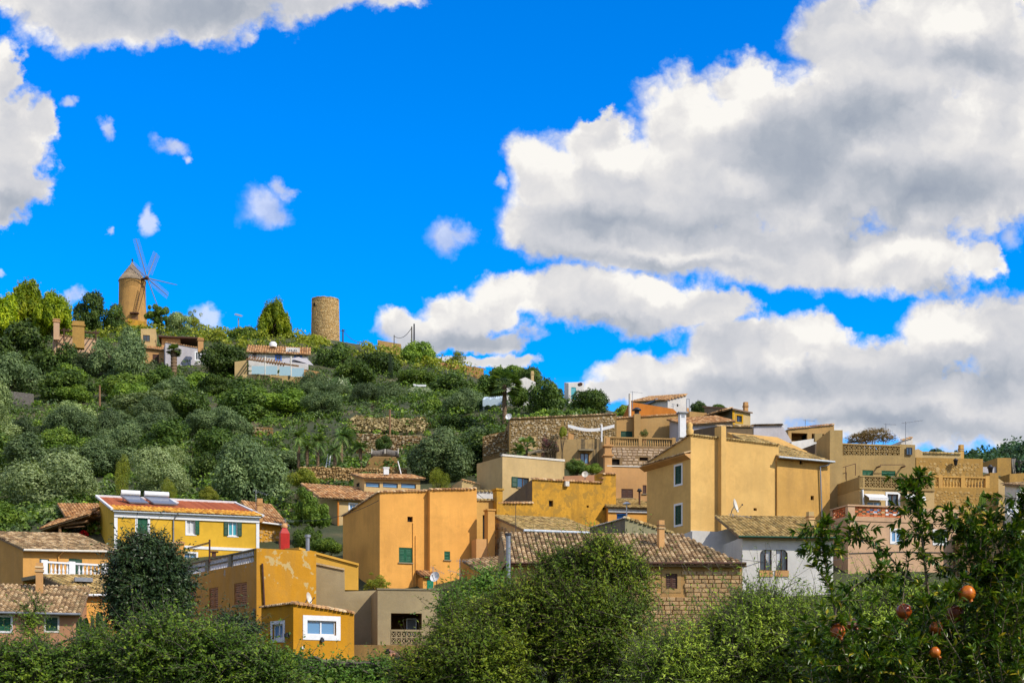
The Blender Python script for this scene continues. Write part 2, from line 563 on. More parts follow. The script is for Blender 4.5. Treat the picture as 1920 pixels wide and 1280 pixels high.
_tp = np.array([[P(*c).x, P(*c).y, P(*c).z] for c in TCTRL] +
               [[x, y, 0.0] for x, y in ((0, -5), (-40, -5), (40, -5), (0, 8), (-8, 12), (8, 12), (-90, 20), (90, 20), (0, -60), (-150, -60), (150, -60), (-120, 60), (130, 60))] +
               [[x, y, 6.0] for x, y in ((-700, 300), (700, 300), (-700, 900), (0, 900), (700, 900), (-700, -200), (700, -200), (300, 700), (-300, 700))])


def _ker(r):
    return r


def _dist(a, b):
    return np.sqrt(((a[:, None, :] - b[None, :, :]) ** 2).sum(-1) + 4.0)


_A = _ker(_dist(_tp[:, :2], _tp[:, :2]))
_n = len(_tp)
_M = np.zeros((_n + 1, _n + 1))
_M[:_n, :_n] = _A + np.eye(_n) * 0.02
_M[:_n, _n] = 1
_M[_n, :_n] = 1
_w = np.linalg.solve(_M, np.append(_tp[:, 2], 0.0))


def gz_np(xy):
    xy = np.asarray(xy, dtype=float)
    h = _ker(_dist(xy, _tp[:, :2])) @ _w[:_n] + _w[_n]
    far = np.clip((np.hypot(xy[:, 0], xy[:, 1] - 200) - 550) / 400, 0, 1)
    return h * (1 - far)


def gz(x, y):
    return float(gz_np([[x, y]])[0])


def build_terrain():
    xs = np.concatenate([[-4000, -2500, -1500, -1000, -700, -500], np.arange(-380, 381, 5.0), [500, 700, 1000, 1500, 2500, 4000]])
    ys = np.concatenate([[-1500, -700, -300, -120], np.arange(-60, 561, 5.0), [620, 700, 850, 1100, 1500, 2200, 3500, 6000]])
    X, Y = np.meshgrid(xs, ys)
    xy = np.stack([X.ravel(), Y.ravel()], 1)
    z = gz_np(xy) - 0.05
    v = np.column_stack([xy, z])
    nx, ny = len(xs), len(ys)
    i = np.arange(nx - 1)[None, :] + nx * np.arange(ny - 1)[:, None]
    q = np.stack([i, i + 1, i + nx + 1, i + nx], -1).reshape(-1, 4)
    m, t, b, _ = mat_base('hillside_soil')
    pos = geo_pos(t)
    col = t.ramp(t.noise(pos, 0.12, 8, 0.65), [(0.3, (0.025, 0.038, 0.010)), (0.5, (0.045, 0.055, 0.016)), (0.66, (0.13, 0.10, 0.045)), (0.78, (0.04, 0.048, 0.016))])
    col = t.mix(t.rng(t.noise(pos, 2.5, 6, 0.7), 0.4, 0.7, 0, 0.6), col, rgb((0.05, 0.05, 0.02)))
    t.set(b.inputs['Base Color'], col)
    b.inputs['Roughness'].default_value = 1.0
    bump(t, b, t.noise(pos, 1.5, 8, 0.7), 0.6, 0.3)
    o = link('ground', mesh_np('ground', v, q, m, True))
    tag(o, kind='structure')


build_terrain()


# ------------------------------------------------------------------ walls, windows, roofs
class Face:
    """A vertical plane of a building: origin, horizontal direction, outward normal."""
    def __init__(self, o, d, n):
        self.o, self.d, self.n = Vector((o[0], o[1], 0)), Vector(d), Vector(n)
        self.yaw = math.atan2(self.d.y, self.d.x)

    def pt(self, s, z, out=0.0):
        p = self.o + self.d * s + self.n * out
        return Vector((p.x, p.y, z))

    def s(self, px):
        k = (px - CX) / F
        return (k * self.o.y - self.o.x) / (self.d.x - k * self.d.y)

    def z(self, py, s):
        return ZC + (self.o.y + self.d.y * s) * (YH - py) / F

    def rect(self, r):
        a, b = sorted((self.s(r[0]), self.s(r[2])))
        m = (a + b) / 2
        z0, z1 = sorted((self.z(r[1], m), self.z(r[3], m)))
        return a, b, z0, z1

    def box(self, mb, a, b, z0, z1, o0, o1):
        mb.hexa([self.pt(a, z0, o0), self.pt(b, z0, o0), self.pt(b, z0, o1), self.pt(a, z0, o1),
                 self.pt(a, z1, o0), self.pt(b, z1, o0), self.pt(b, z1, o1), self.pt(a, z1, o1)])

    def shifted(self, out):
        return Face(self.o + self.n * out, self.d, self.n)


def wall_grid(mb, fc, tops, zb, holes=(), depth=0.2):
    """Wall under the polyline tops [(s, z)...] with rectangular openings that have reveals."""
    br = {round(s, 4) for s, _ in tops}
    s0, s1 = tops[0][0], tops[-1][0]
    for h in holes:
        br |= {round(h[0], 4), round(h[1], 4)}
    br = sorted(x for x in br if s0 - 1e-3 <= x <= s1 + 1e-3)

    def top(s):
        for (a, za), (b, zb_) in zip(tops[:-1], tops[1:]):
            if a - 1e-3 <= s <= b + 1e-3:
                return za + (zb_ - za) * (s - a) / max(b - a, 1e-6)
        return tops[-1][1]

    for a, b in zip(br[:-1], br[1:]):
        if b - a < 1e-3:
            continue
        hs = sorted((h for h in holes if h[0] <= a + 2e-3 and h[1] >= b - 2e-3), key=lambda h: h[2])
        z = zb
        for h in hs:
            if h[2] > z:
                mb.quad(fc.pt(a, z), fc.pt(b, z), fc.pt(b, h[2]), fc.pt(a, h[2]))
            z = max(z, h[3])
        mb.quad(fc.pt(a, z), fc.pt(b, z), fc.pt(b, top(b)), fc.pt(a, top(a)))
    for (a, b, z0, z1) in holes:
        i = -depth
        mb.quad(fc.pt(a, z0), fc.pt(a, z0, i), fc.pt(a, z1, i), fc.pt(a, z1))
        mb.quad(fc.pt(b, z0), fc.pt(b, z1), fc.pt(b, z1, i), fc.pt(b, z0, i))
        mb.quad(fc.pt(a, z1), fc.pt(a, z1, i), fc.pt(b, z1, i), fc.pt(b, z1))
        mb.quad(fc.pt(a, z0), fc.pt(b, z0), fc.pt(b, z0, i), fc.pt(a, z0, i))


def shutter_leaf(fc, a, b, z0, z1, o0, mat, parent):
    mb = MB()
    w, t = min(0.07, (b - a) * 0.2), 0.04
    fc.box(mb, a, a + w, z0, z1, o0, o0 + t)
    fc.box(mb, b - w, b, z0, z1, o0, o0 + t)
    for zz in (z0, (z0 + z1) / 2 - w / 2, z1 - w):
        fc.box(mb, a + w, b - w, zz, zz + w, o0, o0 + t)
    n = max(4, int((z1 - z0) / 0.10))
    for i in range(n):
        zc = z0 + (i + 0.5) * (z1 - z0) / n
        hh = (z1 - z0) / n * 0.42
        mb.hexa([fc.pt(a + w, zc - hh, o0 + 0.034), fc.pt(b - w, zc - hh, o0 + 0.034), fc.pt(b - w, zc - hh, o0 + 0.026), fc.pt(a + w, zc - hh, o0 + 0.026),
                 fc.pt(a + w, zc + hh, o0 + 0.012), fc.pt(b - w, zc + hh, o0 + 0.012), fc.pt(b - w, zc + hh, o0 + 0.004), fc.pt(a + w, zc + hh, o0 + 0.004)])
    return mb.build('shutter', mat, parent)


def make_window(root, fc, hole, style, mat=GREEN, frame=None, pane=None, surround=None, sill=True, leaves=2, sw=0.12, split=2, open_sides='LR'):
    a, b, z0, z1 = hole
    depth = 0.2
    if style == 'hole':
        mb = MB()
        mb.quad(fc.pt(a, z0, -depth), fc.pt(b, z0, -depth), fc.pt(b, z1, -depth), fc.pt(a, z1, -depth))  # dark sheet closing the hole in place of its shaded depth
        w = mb.build('opening', DARK, root)
    else:
        mb = MB()
        t = min(0.06, (b - a) * 0.1)
        o0, o1 = (-0.14, -0.08)
        fc.box(mb, a, a + t, z0, z1, o0, o1)
        fc.box(mb, b - t, b, z0, z1, o0, o1)
        fc.box(mb, a + t, b - t, z0, z0 + t, o0, o1)
        fc.box(mb, a + t, b - t, z1 - t, z1, o0, o1)
        for i in range(1, split):
            c = a + (b - a) * i / split
            fc.box(mb, c - t * 0.6, c + t * 0.6, z0 + t, z1 - t, o0, o1)
        w = mb.build('window', frame or WHITE, root)
        for i in range(split):
            pa, pb = a + (b - a) * i / split, a + (b - a) * (i + 1) / split
            pm = MB()
            pm.quad(fc.pt(pa, z0, -0.12), fc.pt(pb, z0, -0.12), fc.pt(pb, z1, -0.12), fc.pt(pa, z1, -0.12))
            pm.build('pane', pane or PANE, w)
    if style == 'shutter':
        for i in range(leaves):
            shutter_leaf(fc, a + (b - a) * i / leaves + 0.005, a + (b - a) * (i + 1) / leaves - 0.005, z0 + 0.01, z1 - 0.01, -0.07, mat, w)
    if style == 'open':
        lw = (b - a) * 0.48
        if 'L' in open_sides:
            shutter_leaf(fc, a - lw, a - 0.01, z0, z1, 0.03, mat, w)
        if 'R' in open_sides:
            shutter_leaf(fc, b + 0.01, b + lw, z0, z1, 0.03, mat, w)
    if surround is not None:
        sm = MB()
        fc.box(sm, a - sw, a, z0 - sw, z1 + sw, -0.01, 0.025)
        fc.box(sm, b, b + sw, z0 - sw, z1 + sw, -0.01, 0.025)
        fc.box(sm, a, b, z1, z1 + sw, -0.01, 0.025)
        fc.box(sm, a, b, z0 - sw, z0, -0.01, 0.025)
        sm.build('surround', surround, w)
    elif sill and style != 'hole':
        sm = MB()
        fc.box(sm, a - 0.06, b + 0.06, z0 - 0.07, z0, -0.05, 0.08)
        sm.build('sill', CONCRETE, w)
    return w


def inside(poly, a, b):
    c = False
    n = len(poly)
    for i in range(n):
        (x0, y0), (x1, y1) = poly[i], poly[(i + 1) % n]
        if (y0 > b) != (y1 > b) and a < (x1 - x0) * (b - y0) / (y1 - y0) + x0:
            c = not c
    return c


def tile_roof(parent, O, u, v, poly, mat, wid=0.22, ln=0.40, slab=None, thick=0.08, jit=1.0, name='roof'):
    """Barrel tiles over a plane polygon (a along the eave, b up the slope)."""
    O, u, v = Vector(O), Vector(u).normalized(), Vector(v).normalized()
    n = u.cross(v).normalized()
    if n.z < 0:
        n = -n
    sb = MB()
    bot = [O + u * a + v * b - n * thick for a, b in poly]
    top = [O + u * a + v * b for a, b in poly]
    k = len(poly)
    sb.add(bot + top, [tuple(range(k)), tuple(range(k, 2 * k))] + [(i, (i + 1) % k, k + (i + 1) % k, k + i) for i in range(k)])
    ro = sb.build(name, slab or plain('roof_bed', (0.24, 0.155, 0.085), 0.95), parent)
    amin, amax = min(a for a, _ in poly), max(a for a, _ in poly)
    bmin, bmax = min(b for _, b in poly), max(b for _, b in poly)
    rnd = random.Random(int(abs(O.x * 13 + O.y * 7)) + 3)
    tb = MB()
    step = ln * 0.82
    ncol = int((amax - amin) / wid)
    for i in range(ncol + 1):
        a = amin + (i + 0.5) * wid
        da = rnd.uniform(-0.012, 0.012) * jit
        for j in range(int((bmax - bmin) / step) + 1):
            b = bmin - 0.06 + j * step
            if not inside(poly, a, min(max(b + ln * 0.5, bmin + 0.01), bmax - 0.01)):
                continue
            sk = rnd.uniform(-0.02, 0.02) * jit
            lift = rnd.uniform(0, 0.018) * jit
            vs = []
            for (bb, r, h, ss) in ((b, wid * 0.45, 0.035 + lift, 0), (b + ln, wid * 0.38, 0.0, sk)):
                for q in range(5):
                    t = math.pi * q / 4
                    vs.append(O + u * (a + da + ss - math.cos(t) * r) + v * bb + n * (h + math.sin(t) * r * 0.9))
            tb.add(vs, [(q, q + 1, 5 + q + 1, 5 + q) for q in range(4)] + [(4, 3, 2, 1, 0)])
    if tb.f:
        tag(tb.build('roof_tile', mat, ro), kind='stuff')
    return ro


class House:
    """A block whose front left corner, far ends and heights are read off the photograph."""
    def __init__(self, name, label, cx, d, yaw, right, tops, mat, left=None, depth=None, left_top=None, base=None, cat='house', group=None, depth_z=None):
        th = math.radians(yaw)
        self.r = Vector((math.cos(th), math.sin(th), 0))
        self.l = Vector((-math.sin(th), math.cos(th), 0))
        k = (cx - CX) / F
        C = Vector((k * d, d, 0))
        self.F = Face(C, self.r, -self.l)
        self.w = self.F.s(right)
        G = Face(C, self.l, -self.r)
        self.dep = depth if left is None else G.s(left)
        if left is not None and (self.dep < 0.5 or self.dep > 60):
            print('BAD left depth', name, self.dep)
        if self.w < 0.2 or self.w > 80:
            print('BAD width', name, self.w)
        # left face runs from its far end to the corner so its outside looks outwards
        self.L = Face(C + self.l * self.dep, -self.l, -self.r)
        self.tops = [(self.F.s(px), self.F.z(py, self.F.s(px))) for px, py in tops]
        self.tops[0] = (0.0, self.tops[0][1])
        self.tops[-1] = (self.w, self.tops[-1][1])
        self.zC, self.zR = self.tops[0][1], self.tops[-1][1]
        if left_top is not None:
            self.zL = self.L.z(left_top, 0.0)
        else:
            self.zL = self.zC if depth_z is None else self.zC + depth_z
        self.zBk = self.zL + (self.zR - self.zC)
        cs = [C, C + self.r * self.w, C + self.r * self.w + self.l * self.dep, C + self.l * self.dep]
        self.cs = cs
        g = min(gz(c.x, c.y) for c in cs)
        self.zb = (min(g, min(self.zC, self.zR) - 1.5) - 1.2) if base is None else base
        mid = (cs[0] + cs[2]) / 2
        self.root = empty(name, (mid.x, mid.y, max(self.zb + 1.2, g) if base is None else base), label, cat, group)
        self.mat = mat
        self.holes = {'F': [], 'L': []}
        self.wins = []
        self.skip = set()

    def face(self, k):
        return self.F if k == 'F' else self.L

    def win(self, k, rect, style='shutter', **kw):
        fc = self.face(k)
        h = fc.rect(rect)
        self.holes[k].append(h)
        self.wins.append((k, h, style, kw))
        return self

    def build(self, cap=0.0, wallname='wall', roof_mat=None):
        mb = MB()
        wall_grid(mb, self.F, self.tops, self.zb, self.holes['F'])
        wall_grid(mb, self.L, [(0.0, self.zL), (self.dep, self.zC)], self.zb, self.holes['L'])
        C, R, B, L = self.cs
        v = lambda p, z: Vector((p.x, p.y, z))
        mb.quad(v(R, self.zb), v(B, self.zb), v(B, self.zBk), v(R, self.zR))
        mb.quad(v(B, self.zb), v(L, self.zb), v(L, self.zL), v(B, self.zBk))
        lo = min(z for _, z in self.tops)
        drop = max(0.0, max(self.zC, self.zR) - lo) * 0.0 + cap
        mb.quad(v(C, self.zC - drop), v(R, self.zR - drop), v(B, self.zBk - drop), v(L, self.zL - drop))
        self.wall = mb.build(wallname, self.mat, self.root)
        for k, h, st, kw in self.wins:
            make_window(self.root, self.face(k), h, st, **kw)
        return self

    def roof(self, mat, over=0.3, side=0.15, lift=0.06, **kw):
        """Tiles on the block's own sloping top."""
        C, R, B, L = self.cs
        E0 = Vector((C.x, C.y, self.zC + lift)) - self.r * 0
        E1 = Vector((R.x, R.y, self.zR + lift))
        T0 = Vector((L.x, L.y, self.zL + lift))
        u = (E1 - E0).normalized()
        vv = (T0 - E0)
        vv = (vv - u * vv.dot(u))
        ln = vv.length
        vv.normalize()
        if vv.z < 0.2:
            print('LOW SLOPE', self.root.name, round(vv.z, 3), round(ln, 2), self.root.get('label'))
        w = (E1 - E0).length
        return tile_roof(self.root, E0, u, vv, [(-side, -over), (w + side, -over), (w + side, ln), (-side, ln)], mat, **kw)

    def gutter(self, mat=GUTTER, over=0.36, r=0.07, drop=0.05):
        mb = MB()
        mb.tube(self.F.pt(-0.1, self.zC - drop, over), self.F.pt(self.w + 0.1, self.zR - drop, over), r, n=8)
        return mb.build('gutter', mat, self.root)

    def cornice(self, k='F', h=0.35, out=0.10, mat=WHITE, drop=0.0, name='cornice'):
        mb = MB()
        fc = self.face(k)
        w = self.w if k == 'F' else self.dep
        za, zb = (self.zC, self.zR) if k == 'F' else (self.zL, self.zC)
        mb.hexa([fc.pt(0, za - drop - h, 0), fc.pt(w, zb - drop - h, 0), fc.pt(w, zb - drop - h, out), fc.pt(0, za - drop - h, out),
                 fc.pt(0, za - drop, 0), fc.pt(w, zb - drop, 0), fc.pt(w, zb - drop, out), fc.pt(0, za - drop, out)])
        return mb.build(name, mat, self.root)

    def coping(self, mat=ROOF_OLD, k='F', size=0.2, name='coping_tile'):
        """A row of half-round tiles lying across the top edge of a wall."""
        fc = self.face(k)
        pts = self.tops if k == 'F' else [(0.0, self.zL), (self.dep, self.zC)]
        mb = MB()
        rnd = random.Random(int(abs(fc.o.x * 9)) + 5)
        for (sa, za), (sb, zb) in zip(pts[:-1], pts[1:]):
            n = max(1, int(abs(sb - sa) / size))
            for i in range(n):
                s = sa + (sb - sa) * (i + 0.5) / n
                z = za + (zb - za) * (i + 0.5) / n + rnd.uniform(0, 0.03)
                r = size * 0.46
                vs = []
                for (o, h) in ((0.14, -0.03), (-0.30, 0.05)):
                    for q in range(5):
                        t = math.pi * q / 4
                        vs.append(fc.pt(s - math.cos(t) * r, z + h + math.sin(t) * r, o))
                mb.add(vs, [(q, q + 1, 6 + q, 5 + q) for q in range(4)] + [(4, 3, 2, 1, 0)])
        return tag(mb.build(name, mat, self.root), kind='stuff')

    def band(self, k, rect, out, mat, name):
        fc = self.face(k)
        a, b, z0, z1 = fc.rect(rect)
        mb = MB()
        fc.box(mb, a, b, z0, z1, 0.0, out)
        return mb.build(name, mat, self.root)

    def pipe(self, k, pts, r, mat, name='drainpipe', out=0.1):
        fc = self.face(k)
        mb = MB()
        q = []
        for p in pts:
            s = fc.s(p[0])
            q.append(fc.pt(s, fc.z(p[1], s), p[2] if len(p) > 2 else out))
        for a, b in zip(q[:-1], q[1:]):
            mb.tube(a, b, r, n=6)
        return mb.build(name, mat, self.root)


_SHARED = {}


def shared(key, fn, mat):
    if key not in _SHARED:
        mb = MB()
        fn(mb)
        me = bpy.data.meshes.new(key)
        me.from_pydata(mb.v, [], mb.f)
        me.materials.append(mat)
        me.polygons.foreach_set('use_smooth', mb.sm)
        _SHARED[key] = me
    return _SHARED[key]


def inst(name, me, parent, pos, yaw=0.0, scale=(1, 1, 1)):
    o = link(name, me, parent, Vector(pos) - world_off(parent))
    o.rotation_euler = (0, 0, yaw)
    o.scale = scale
    return o


def _baluster(mb):
    mb.lathe((0, 0, 0), [(0.5, 0), (0.5, 0.08), (0.28, 0.12), (0.42, 0.25), (0.5, 0.36), (0.3, 0.55), (0.22, 0.75), (0.32, 0.88), (0.45, 0.92), (0.45, 1.0)], 8)


def balustrade(root, fc, a, b, z0, z1, mat, n=None, posts=(), out=0.0, thick=0.22, post_w=0.25):
    """Base, rail, posts and turned balusters; each baluster is a part of its own."""
    mb = MB()
    h = z1 - z0
    fc.box(mb, a, b, z0, z0 + h * 0.12, out - thick / 2, out + thick / 2)
    base = mb.build('balustrade_base', mat, root)
    mb = MB()
    fc.box(mb, a - 0.03, b + 0.03, z1 - h * 0.13, z1, out - thick * 0.6, out + thick * 0.6)
    mb.build('handrail', mat, root)
    n = n or int((b - a) / 0.24)
    me = shared('baluster_' + mat.name, _baluster, mat)
    bh = h * 0.75
    for i in range(n):
        s = a + (b - a) * (i + 0.5) / n
        if any(abs(s - p) < post_w * 0.55 + 0.03 for p in posts):
            continue
        inst('baluster', me, root, fc.pt(s, z0 + h * 0.12, out), 0, (0.17, 0.17, bh))
    for p in posts:
        pm = MB()
        fc.box(pm, p - post_w / 2, p + post_w / 2, z0 - 0.003, z1 + 0.06, out - thick * 0.62, out + thick * 0.62)
        pm.build('post', mat, root)


def _breeze(mb):
    """A square concrete screen block with a ring in it, unit size in x and z, 0.5 deep."""
    t = 0.07
    for (a, b, c, d) in ((-0.5, -0.5, -0.5 + t, 0.5), (0.5 - t, -0.5, 0.5, 0.5), (-0.5 + t, -0.5, 0.5 - t, -0.5 + t), (-0.5 + t, 0.5 - t, 0.5 - t, 0.5)):
        mb.hexa([(a, -0.2, b), (c, -0.2, b), (c, 0.2, b), (a, 0.2, b), (a, -0.2, d), (c, -0.2, d), (c, 0.2, d), (a, 0.2, d)])
    n = 10
    vs = []
    for (r, y) in ((0.32, -0.2), (0.32, 0.2), (0.24, 0.2), (0.24, -0.2)):
        for i in range(n):
            q = 2 * math.pi * i / n
            vs.append((r * math.cos(q), y, r * math.sin(q)))
    fs = []
    for k in range(4):
        for i in range(n):
            fs.append((k * n + i, k * n + (i + 1) % n, ((k + 1) % 4) * n + (i + 1) % n, ((k + 1) % 4) * n + i))
    mb.add(vs, fs)
    for q in range(4):
        a = q * math.pi / 2
        c, s = math.cos(a), math.sin(a)
        p = []
        for z in (-0.05, 0.05):
            for (x, y) in ((0.29, -0.18), (0.44, -0.18), (0.44, 0.18), (0.29, 0.18)):
                p.append((x * c - z * s, y, x * s + z * c))
        mb.hexa(p)


def _breeze_star(mb):
    t = 0.10
    for (a, b, c, d) in ((-0.5, -0.5, -0.5 + t, 0.5), (0.5 - t, -0.5, 0.5, 0.5), (-0.5 + t, -0.5, 0.5 - t, -0.5 + t), (-0.5 + t, 0.5 - t, 0.5 - t, 0.5)):
        mb.hexa([(a, -0.2, b), (c, -0.2, b), (c, 0.2, b), (a, 0.2, b), (a, -0.2, d), (c, -0.2, d), (c, 0.2, d), (a, 0.2, d)])
    for q in (0.25, 0.75):
        a = q * math.pi
        c, s = math.cos(a), math.sin(a)
        p = []
        for z in (-0.06, 0.06):
            for (x, y) in ((-0.6, -0.15), (0.6, -0.15), (0.6, 0.15), (-0.6, 0.15)):
                p.append((x * c - z * s, y, x * s + z * c))
        mb.hexa(p)


def breeze_wall(root, fc, a, b, z0, z1, cols, rows, mat, key='breeze', fn=_breeze, out=0.0, name='breeze_block'):
    me = shared(key + mat.name, fn, mat)
    w, h = (b - a) / cols, (z1 - z0) / rows
    for i in range(cols):
        for j in range(rows):
            inst(name, me, root, fc.pt(a + (i + 0.5) * w, z0 + (j + 0.5) * h, out), fc.yaw, (w * 0.985, 0.62, h * 0.985))


def chimney(root, px, y0, y1, d, wpx, mat, cap=ROOF_OLD, pots=True, yaw=0.3):
    w = wpx * d / F
    b, t = P(px, y1, d), P(px, y0, d)
    h = t.z - b.z
    mb = MB()
    mb.box((b.x, b.y, b.z + h * 0.40), w * 0.82, w * 0.82, h * 0.8 + 1.0, yaw)
    c = mb.build('chimney', mat, root)
    mb = MB()
    mb.box((b.x, b.y, b.z + h * 0.86 + 0.25 * 0), w * 1.05, w * 1.05, h * 0.07, yaw)
    mb.box((b.x - w * 0.3, b.y, b.z + h * 0.93), w * 0.2, w * 0.6, h * 0.08, yaw)
    mb.box((b.x + w * 0.3, b.y, b.z + h * 0.93), w * 0.2, w * 0.6, h * 0.08, yaw)
    mb.box((b.x, b.y, b.z + h * 0.985), w * 1.0, w * 1.0, h * 0.05, yaw)
    mb.build('chimney_cap', cap, c)
    return c


def rubble_wall(parent, fc, a, b, z0, ztop, mat, size=0.3, name='stone', proud=0.05, skip=(), seed=1, fill=0.85):
    """Irregular six sided rubble stones of mixed size bedded in the wall face."""
    rnd = random.Random(seed)
    tf = ztop if callable(ztop) else (lambda s: ztop)
    mb = MB()
    z = z0
    row = 0
    while z < max(tf(a), tf(b)):
        s = a + (size * 0.5 if row % 2 else 0.15 * size)
        while s < b:
            w = size * rnd.choice((0.5, 0.7, 0.8, 1.0, 1.25))
            s += w * 0.5
            cs_, cz_ = s + rnd.uniform(-0.1, 0.1) * size, z + rnd.uniform(-0.2, 0.2) * size
            s += w * 0.5
            hh = w * rnd.uniform(0.30, 0.46)
            if rnd.random() > fill or cs_ - w / 2 < a or cs_ + w / 2 > b or cz_ + hh > tf(cs_) or any(q[0] < cs_ < q[1] and q[2] < cz_ < q[3] for q in skip):
                continue
            pr = proud * rnd.uniform(0.5, 1.5)
            t0 = rnd.uniform(0, 1)
            ring = [(t0 + i * 1.0472, rnd.uniform(0.8, 1.15)) for i in range(6)]
            bk = [fc.pt(cs_ + math.cos(t) * w * 0.5 * r, cz_ + math.sin(t) * hh * r, -0.02) for t, r in ring]
            fr = [fc.pt(cs_ + math.cos(t) * w * 0.36 * r, cz_ + math.sin(t) * hh * 0.72 * r, pr) for t, r in ring]
            mb.add(bk + fr, [(6, 7, 8, 9, 10, 11)] + [(i, (i + 1) % 6, 6 + (i + 1) % 6, 6 + i) for i in range(6)])
        z += size * 0.62
        row += 1
    return tag(mb.build(name, mat, parent), kind='stuff')


def stone_wall(parent, fc, a, b, z0, ztop, mat, size=0.3, name='stone', single=False, proud=0.05, skip=(), seed=1, course=True, gap=0.02):
    """Coursed or rubble stones standing proud of the wall face. ztop: number or function of s."""
    if not course and not single:
        return rubble_wall(parent, fc, a, b, z0, ztop, mat, size, name, proud, skip, seed)
    rnd = random.Random(seed)
    tf = ztop if callable(ztop) else (lambda s: ztop)
    mb = MB()
    z = z0
    zmax = max(tf(a), tf(b))
    k = 0
    variants = []
    if single:
        for q in range(4):
            def fn(m, q=q):
                r2 = random.Random(q + 40)
                j = lambda: r2.uniform(-0.03, 0.03)
                f = [(-0.5, 0, -0.5), (0.5, 0, -0.5), (0.5, 0, 0.5), (-0.5, 0, 0.5)]
                g = [(x * 0.86 + j(), -1 + r2.uniform(-0.25, 0.25), zz * 0.8 + j()) for x, _, zz in f]
                m.add(f + g, ((4, 5, 6, 7), (0, 1, 5, 4), (1, 2, 6, 5), (2, 3, 7, 6), (3, 0, 4, 7)))
            variants.append(shared('%s_%s_%d' % (name, mat.name, q), fn, mat))
    while z < zmax:
        h = size * (rnd.uniform(0.5, 0.62) if course else rnd.uniform(0.45, 0.9))
        s = a - rnd.uniform(0, size * 0.5)
        while s < b:
            w = size * (rnd.uniform(0.8, 1.25) if course else rnd.uniform(0.6, 1.5))
            sa, sb = max(s, a), min(s + w, b)
            s += w
            zt = min(z + h, tf((sa + sb) / 2))
            if sb - sa < size * 0.25 or zt - z < h * 0.4:
                continue
            if any(sa < q[1] and sb > q[0] and z < q[3] and zt > q[2] for q in skip):
                continue
            if not course and rnd.random() < 0.12:
                continue
            k += 1
            if single:
                o = inst(name, variants[rnd.randrange(4)], parent, fc.pt((sa + sb) / 2, (z + zt) / 2, 0.0), fc.yaw, (sb - sa - gap, proud * rnd.uniform(0.8, 1.2), zt - z - gap))
            else:
                j = lambda m=0.12: rnd.uniform(-m, m) * h
                pr = proud * rnd.uniform(0.6, 1.4)
                q = [(sa + gap, z + gap), (sb - gap, z + gap), (sb - gap, zt - gap), (sa + gap, zt - gap)]
                cs_, cz_ = (sa + sb) / 2, (z + zt) / 2
                back = [fc.pt(x + j(), y + j(), -0.02) for x, y in q]
                front = [fc.pt(cs_ + (x - cs_) * 0.8 + j(), cz_ + (y - cz_) * 0.75 + j(), pr) for x, y in q]
                mb.add(back + front, ((4, 5, 6, 7), (0, 1, 5, 4), (1, 2, 6, 5), (2, 3, 7, 6), (3, 0, 4, 7)))
        z += h
    if not single and mb.f:
        return tag(mb.build(name, mat, parent), kind='stuff')
    return k


def antenna(px, y0, y1, d, label, arm=(30, -4), arm2=None, group='roof aerials', n_el=7, tilt=0.0):
    """Mast with a yagi boom; arm is the boom's pixel offset from the mast."""
    top, bot = P(px, y0, d), P(px, y1, d)
    root = empty('aerial', bot, label, 'antenna', group)
    mb = MB()
    mb.tube(bot, top, 0.024, n=5)
    mb.build('mast', STEEL, root)
    for k, ar in enumerate((arm, arm2)):
        if ar is None:
            continue
        s = d / F
        z = top.z - (0.10 if k == 0 else (top.z - bot.z) * 0.45)
        a = Vector((top.x - ar[0] * 0.25 * s, top.y, z + ar[1] * 0.25 * s))
        b = Vector((top.x + ar[0] * s, top.y - 0.35, z - ar[1] * s))
        mb = MB()
        mb.tube(a, b, 0.014, n=4)
        bo = mb.build('boom', STEEL, root)
        el = MB()
        for i in range(n_el):
            c = a.lerp(b, (i + 0.5) / n_el)
            e = 0.17 * (1 - 0.4 * i / n_el)
            el.tube(c + Vector((0.02, 0.25, e)), c - Vector((0.02, 0.25, e)), 0.005, n=3)
        el.build('element', STEEL, bo)
    return root


def dish(px, py, rpx, d, label, look=(0.6, -0.7, 0.35), mat=WHITE, standoff=0.5, group='satellite dishes'):
    """Satellite dish: shallow bowl, bracket, feed arm and feed."""
    c = P(px, py, d)
    r = rpx * d / F
    ax = Vector(look).normalized()
    root = empty('satellite_dish', c, label, 'satellite dish', group)
    mb = MB()
    mb.lathe(c - ax * r * 0.05, [(r * 0.05, -0.06 * r), (r * 0.5, 0.02 * r), (r * 0.85, 0.16 * r), (r, 0.24 * r), (r * 1.02, 0.25 * r), (r * 1.0, 0.20 * r), (r * 0.5, -0.04 * r), (r * 0.05, -0.12 * r)], 18, ax)
    mb.build('bowl', mat, root)
    mb = MB()
    dn = Vector((0, 0, -1))
    mb.tube(c - ax * r * 0.1, c - ax * r * 0.5 + dn * r * 0.6, 0.03, n=5)
    mb.tube(c - ax * r * 0.5 + dn * r * 0.6, c - ax * r * 0.5 + dn * r * 2.0 + Vector((0, standoff, 0)), 0.03, n=5)
    mb.build('bracket', STEEL, root)
    mb = MB()
    tip = c + ax * r * 1.1 + dn * r * 0.15
    mb.tube(c + dn * r * 0.95 + ax * 0.2 * r, tip, 0.02, n=4)
    mb.box(tip, r * 0.2, r * 0.25, r * 0.2)
    mb.build('feed_arm', DARKMETAL, root)
    return root


# ------------------------------------------------------------------ vegetation
def _norm(a):
    return a / np.maximum(np.linalg.norm(a, axis=1, keepdims=True), 1e-9)


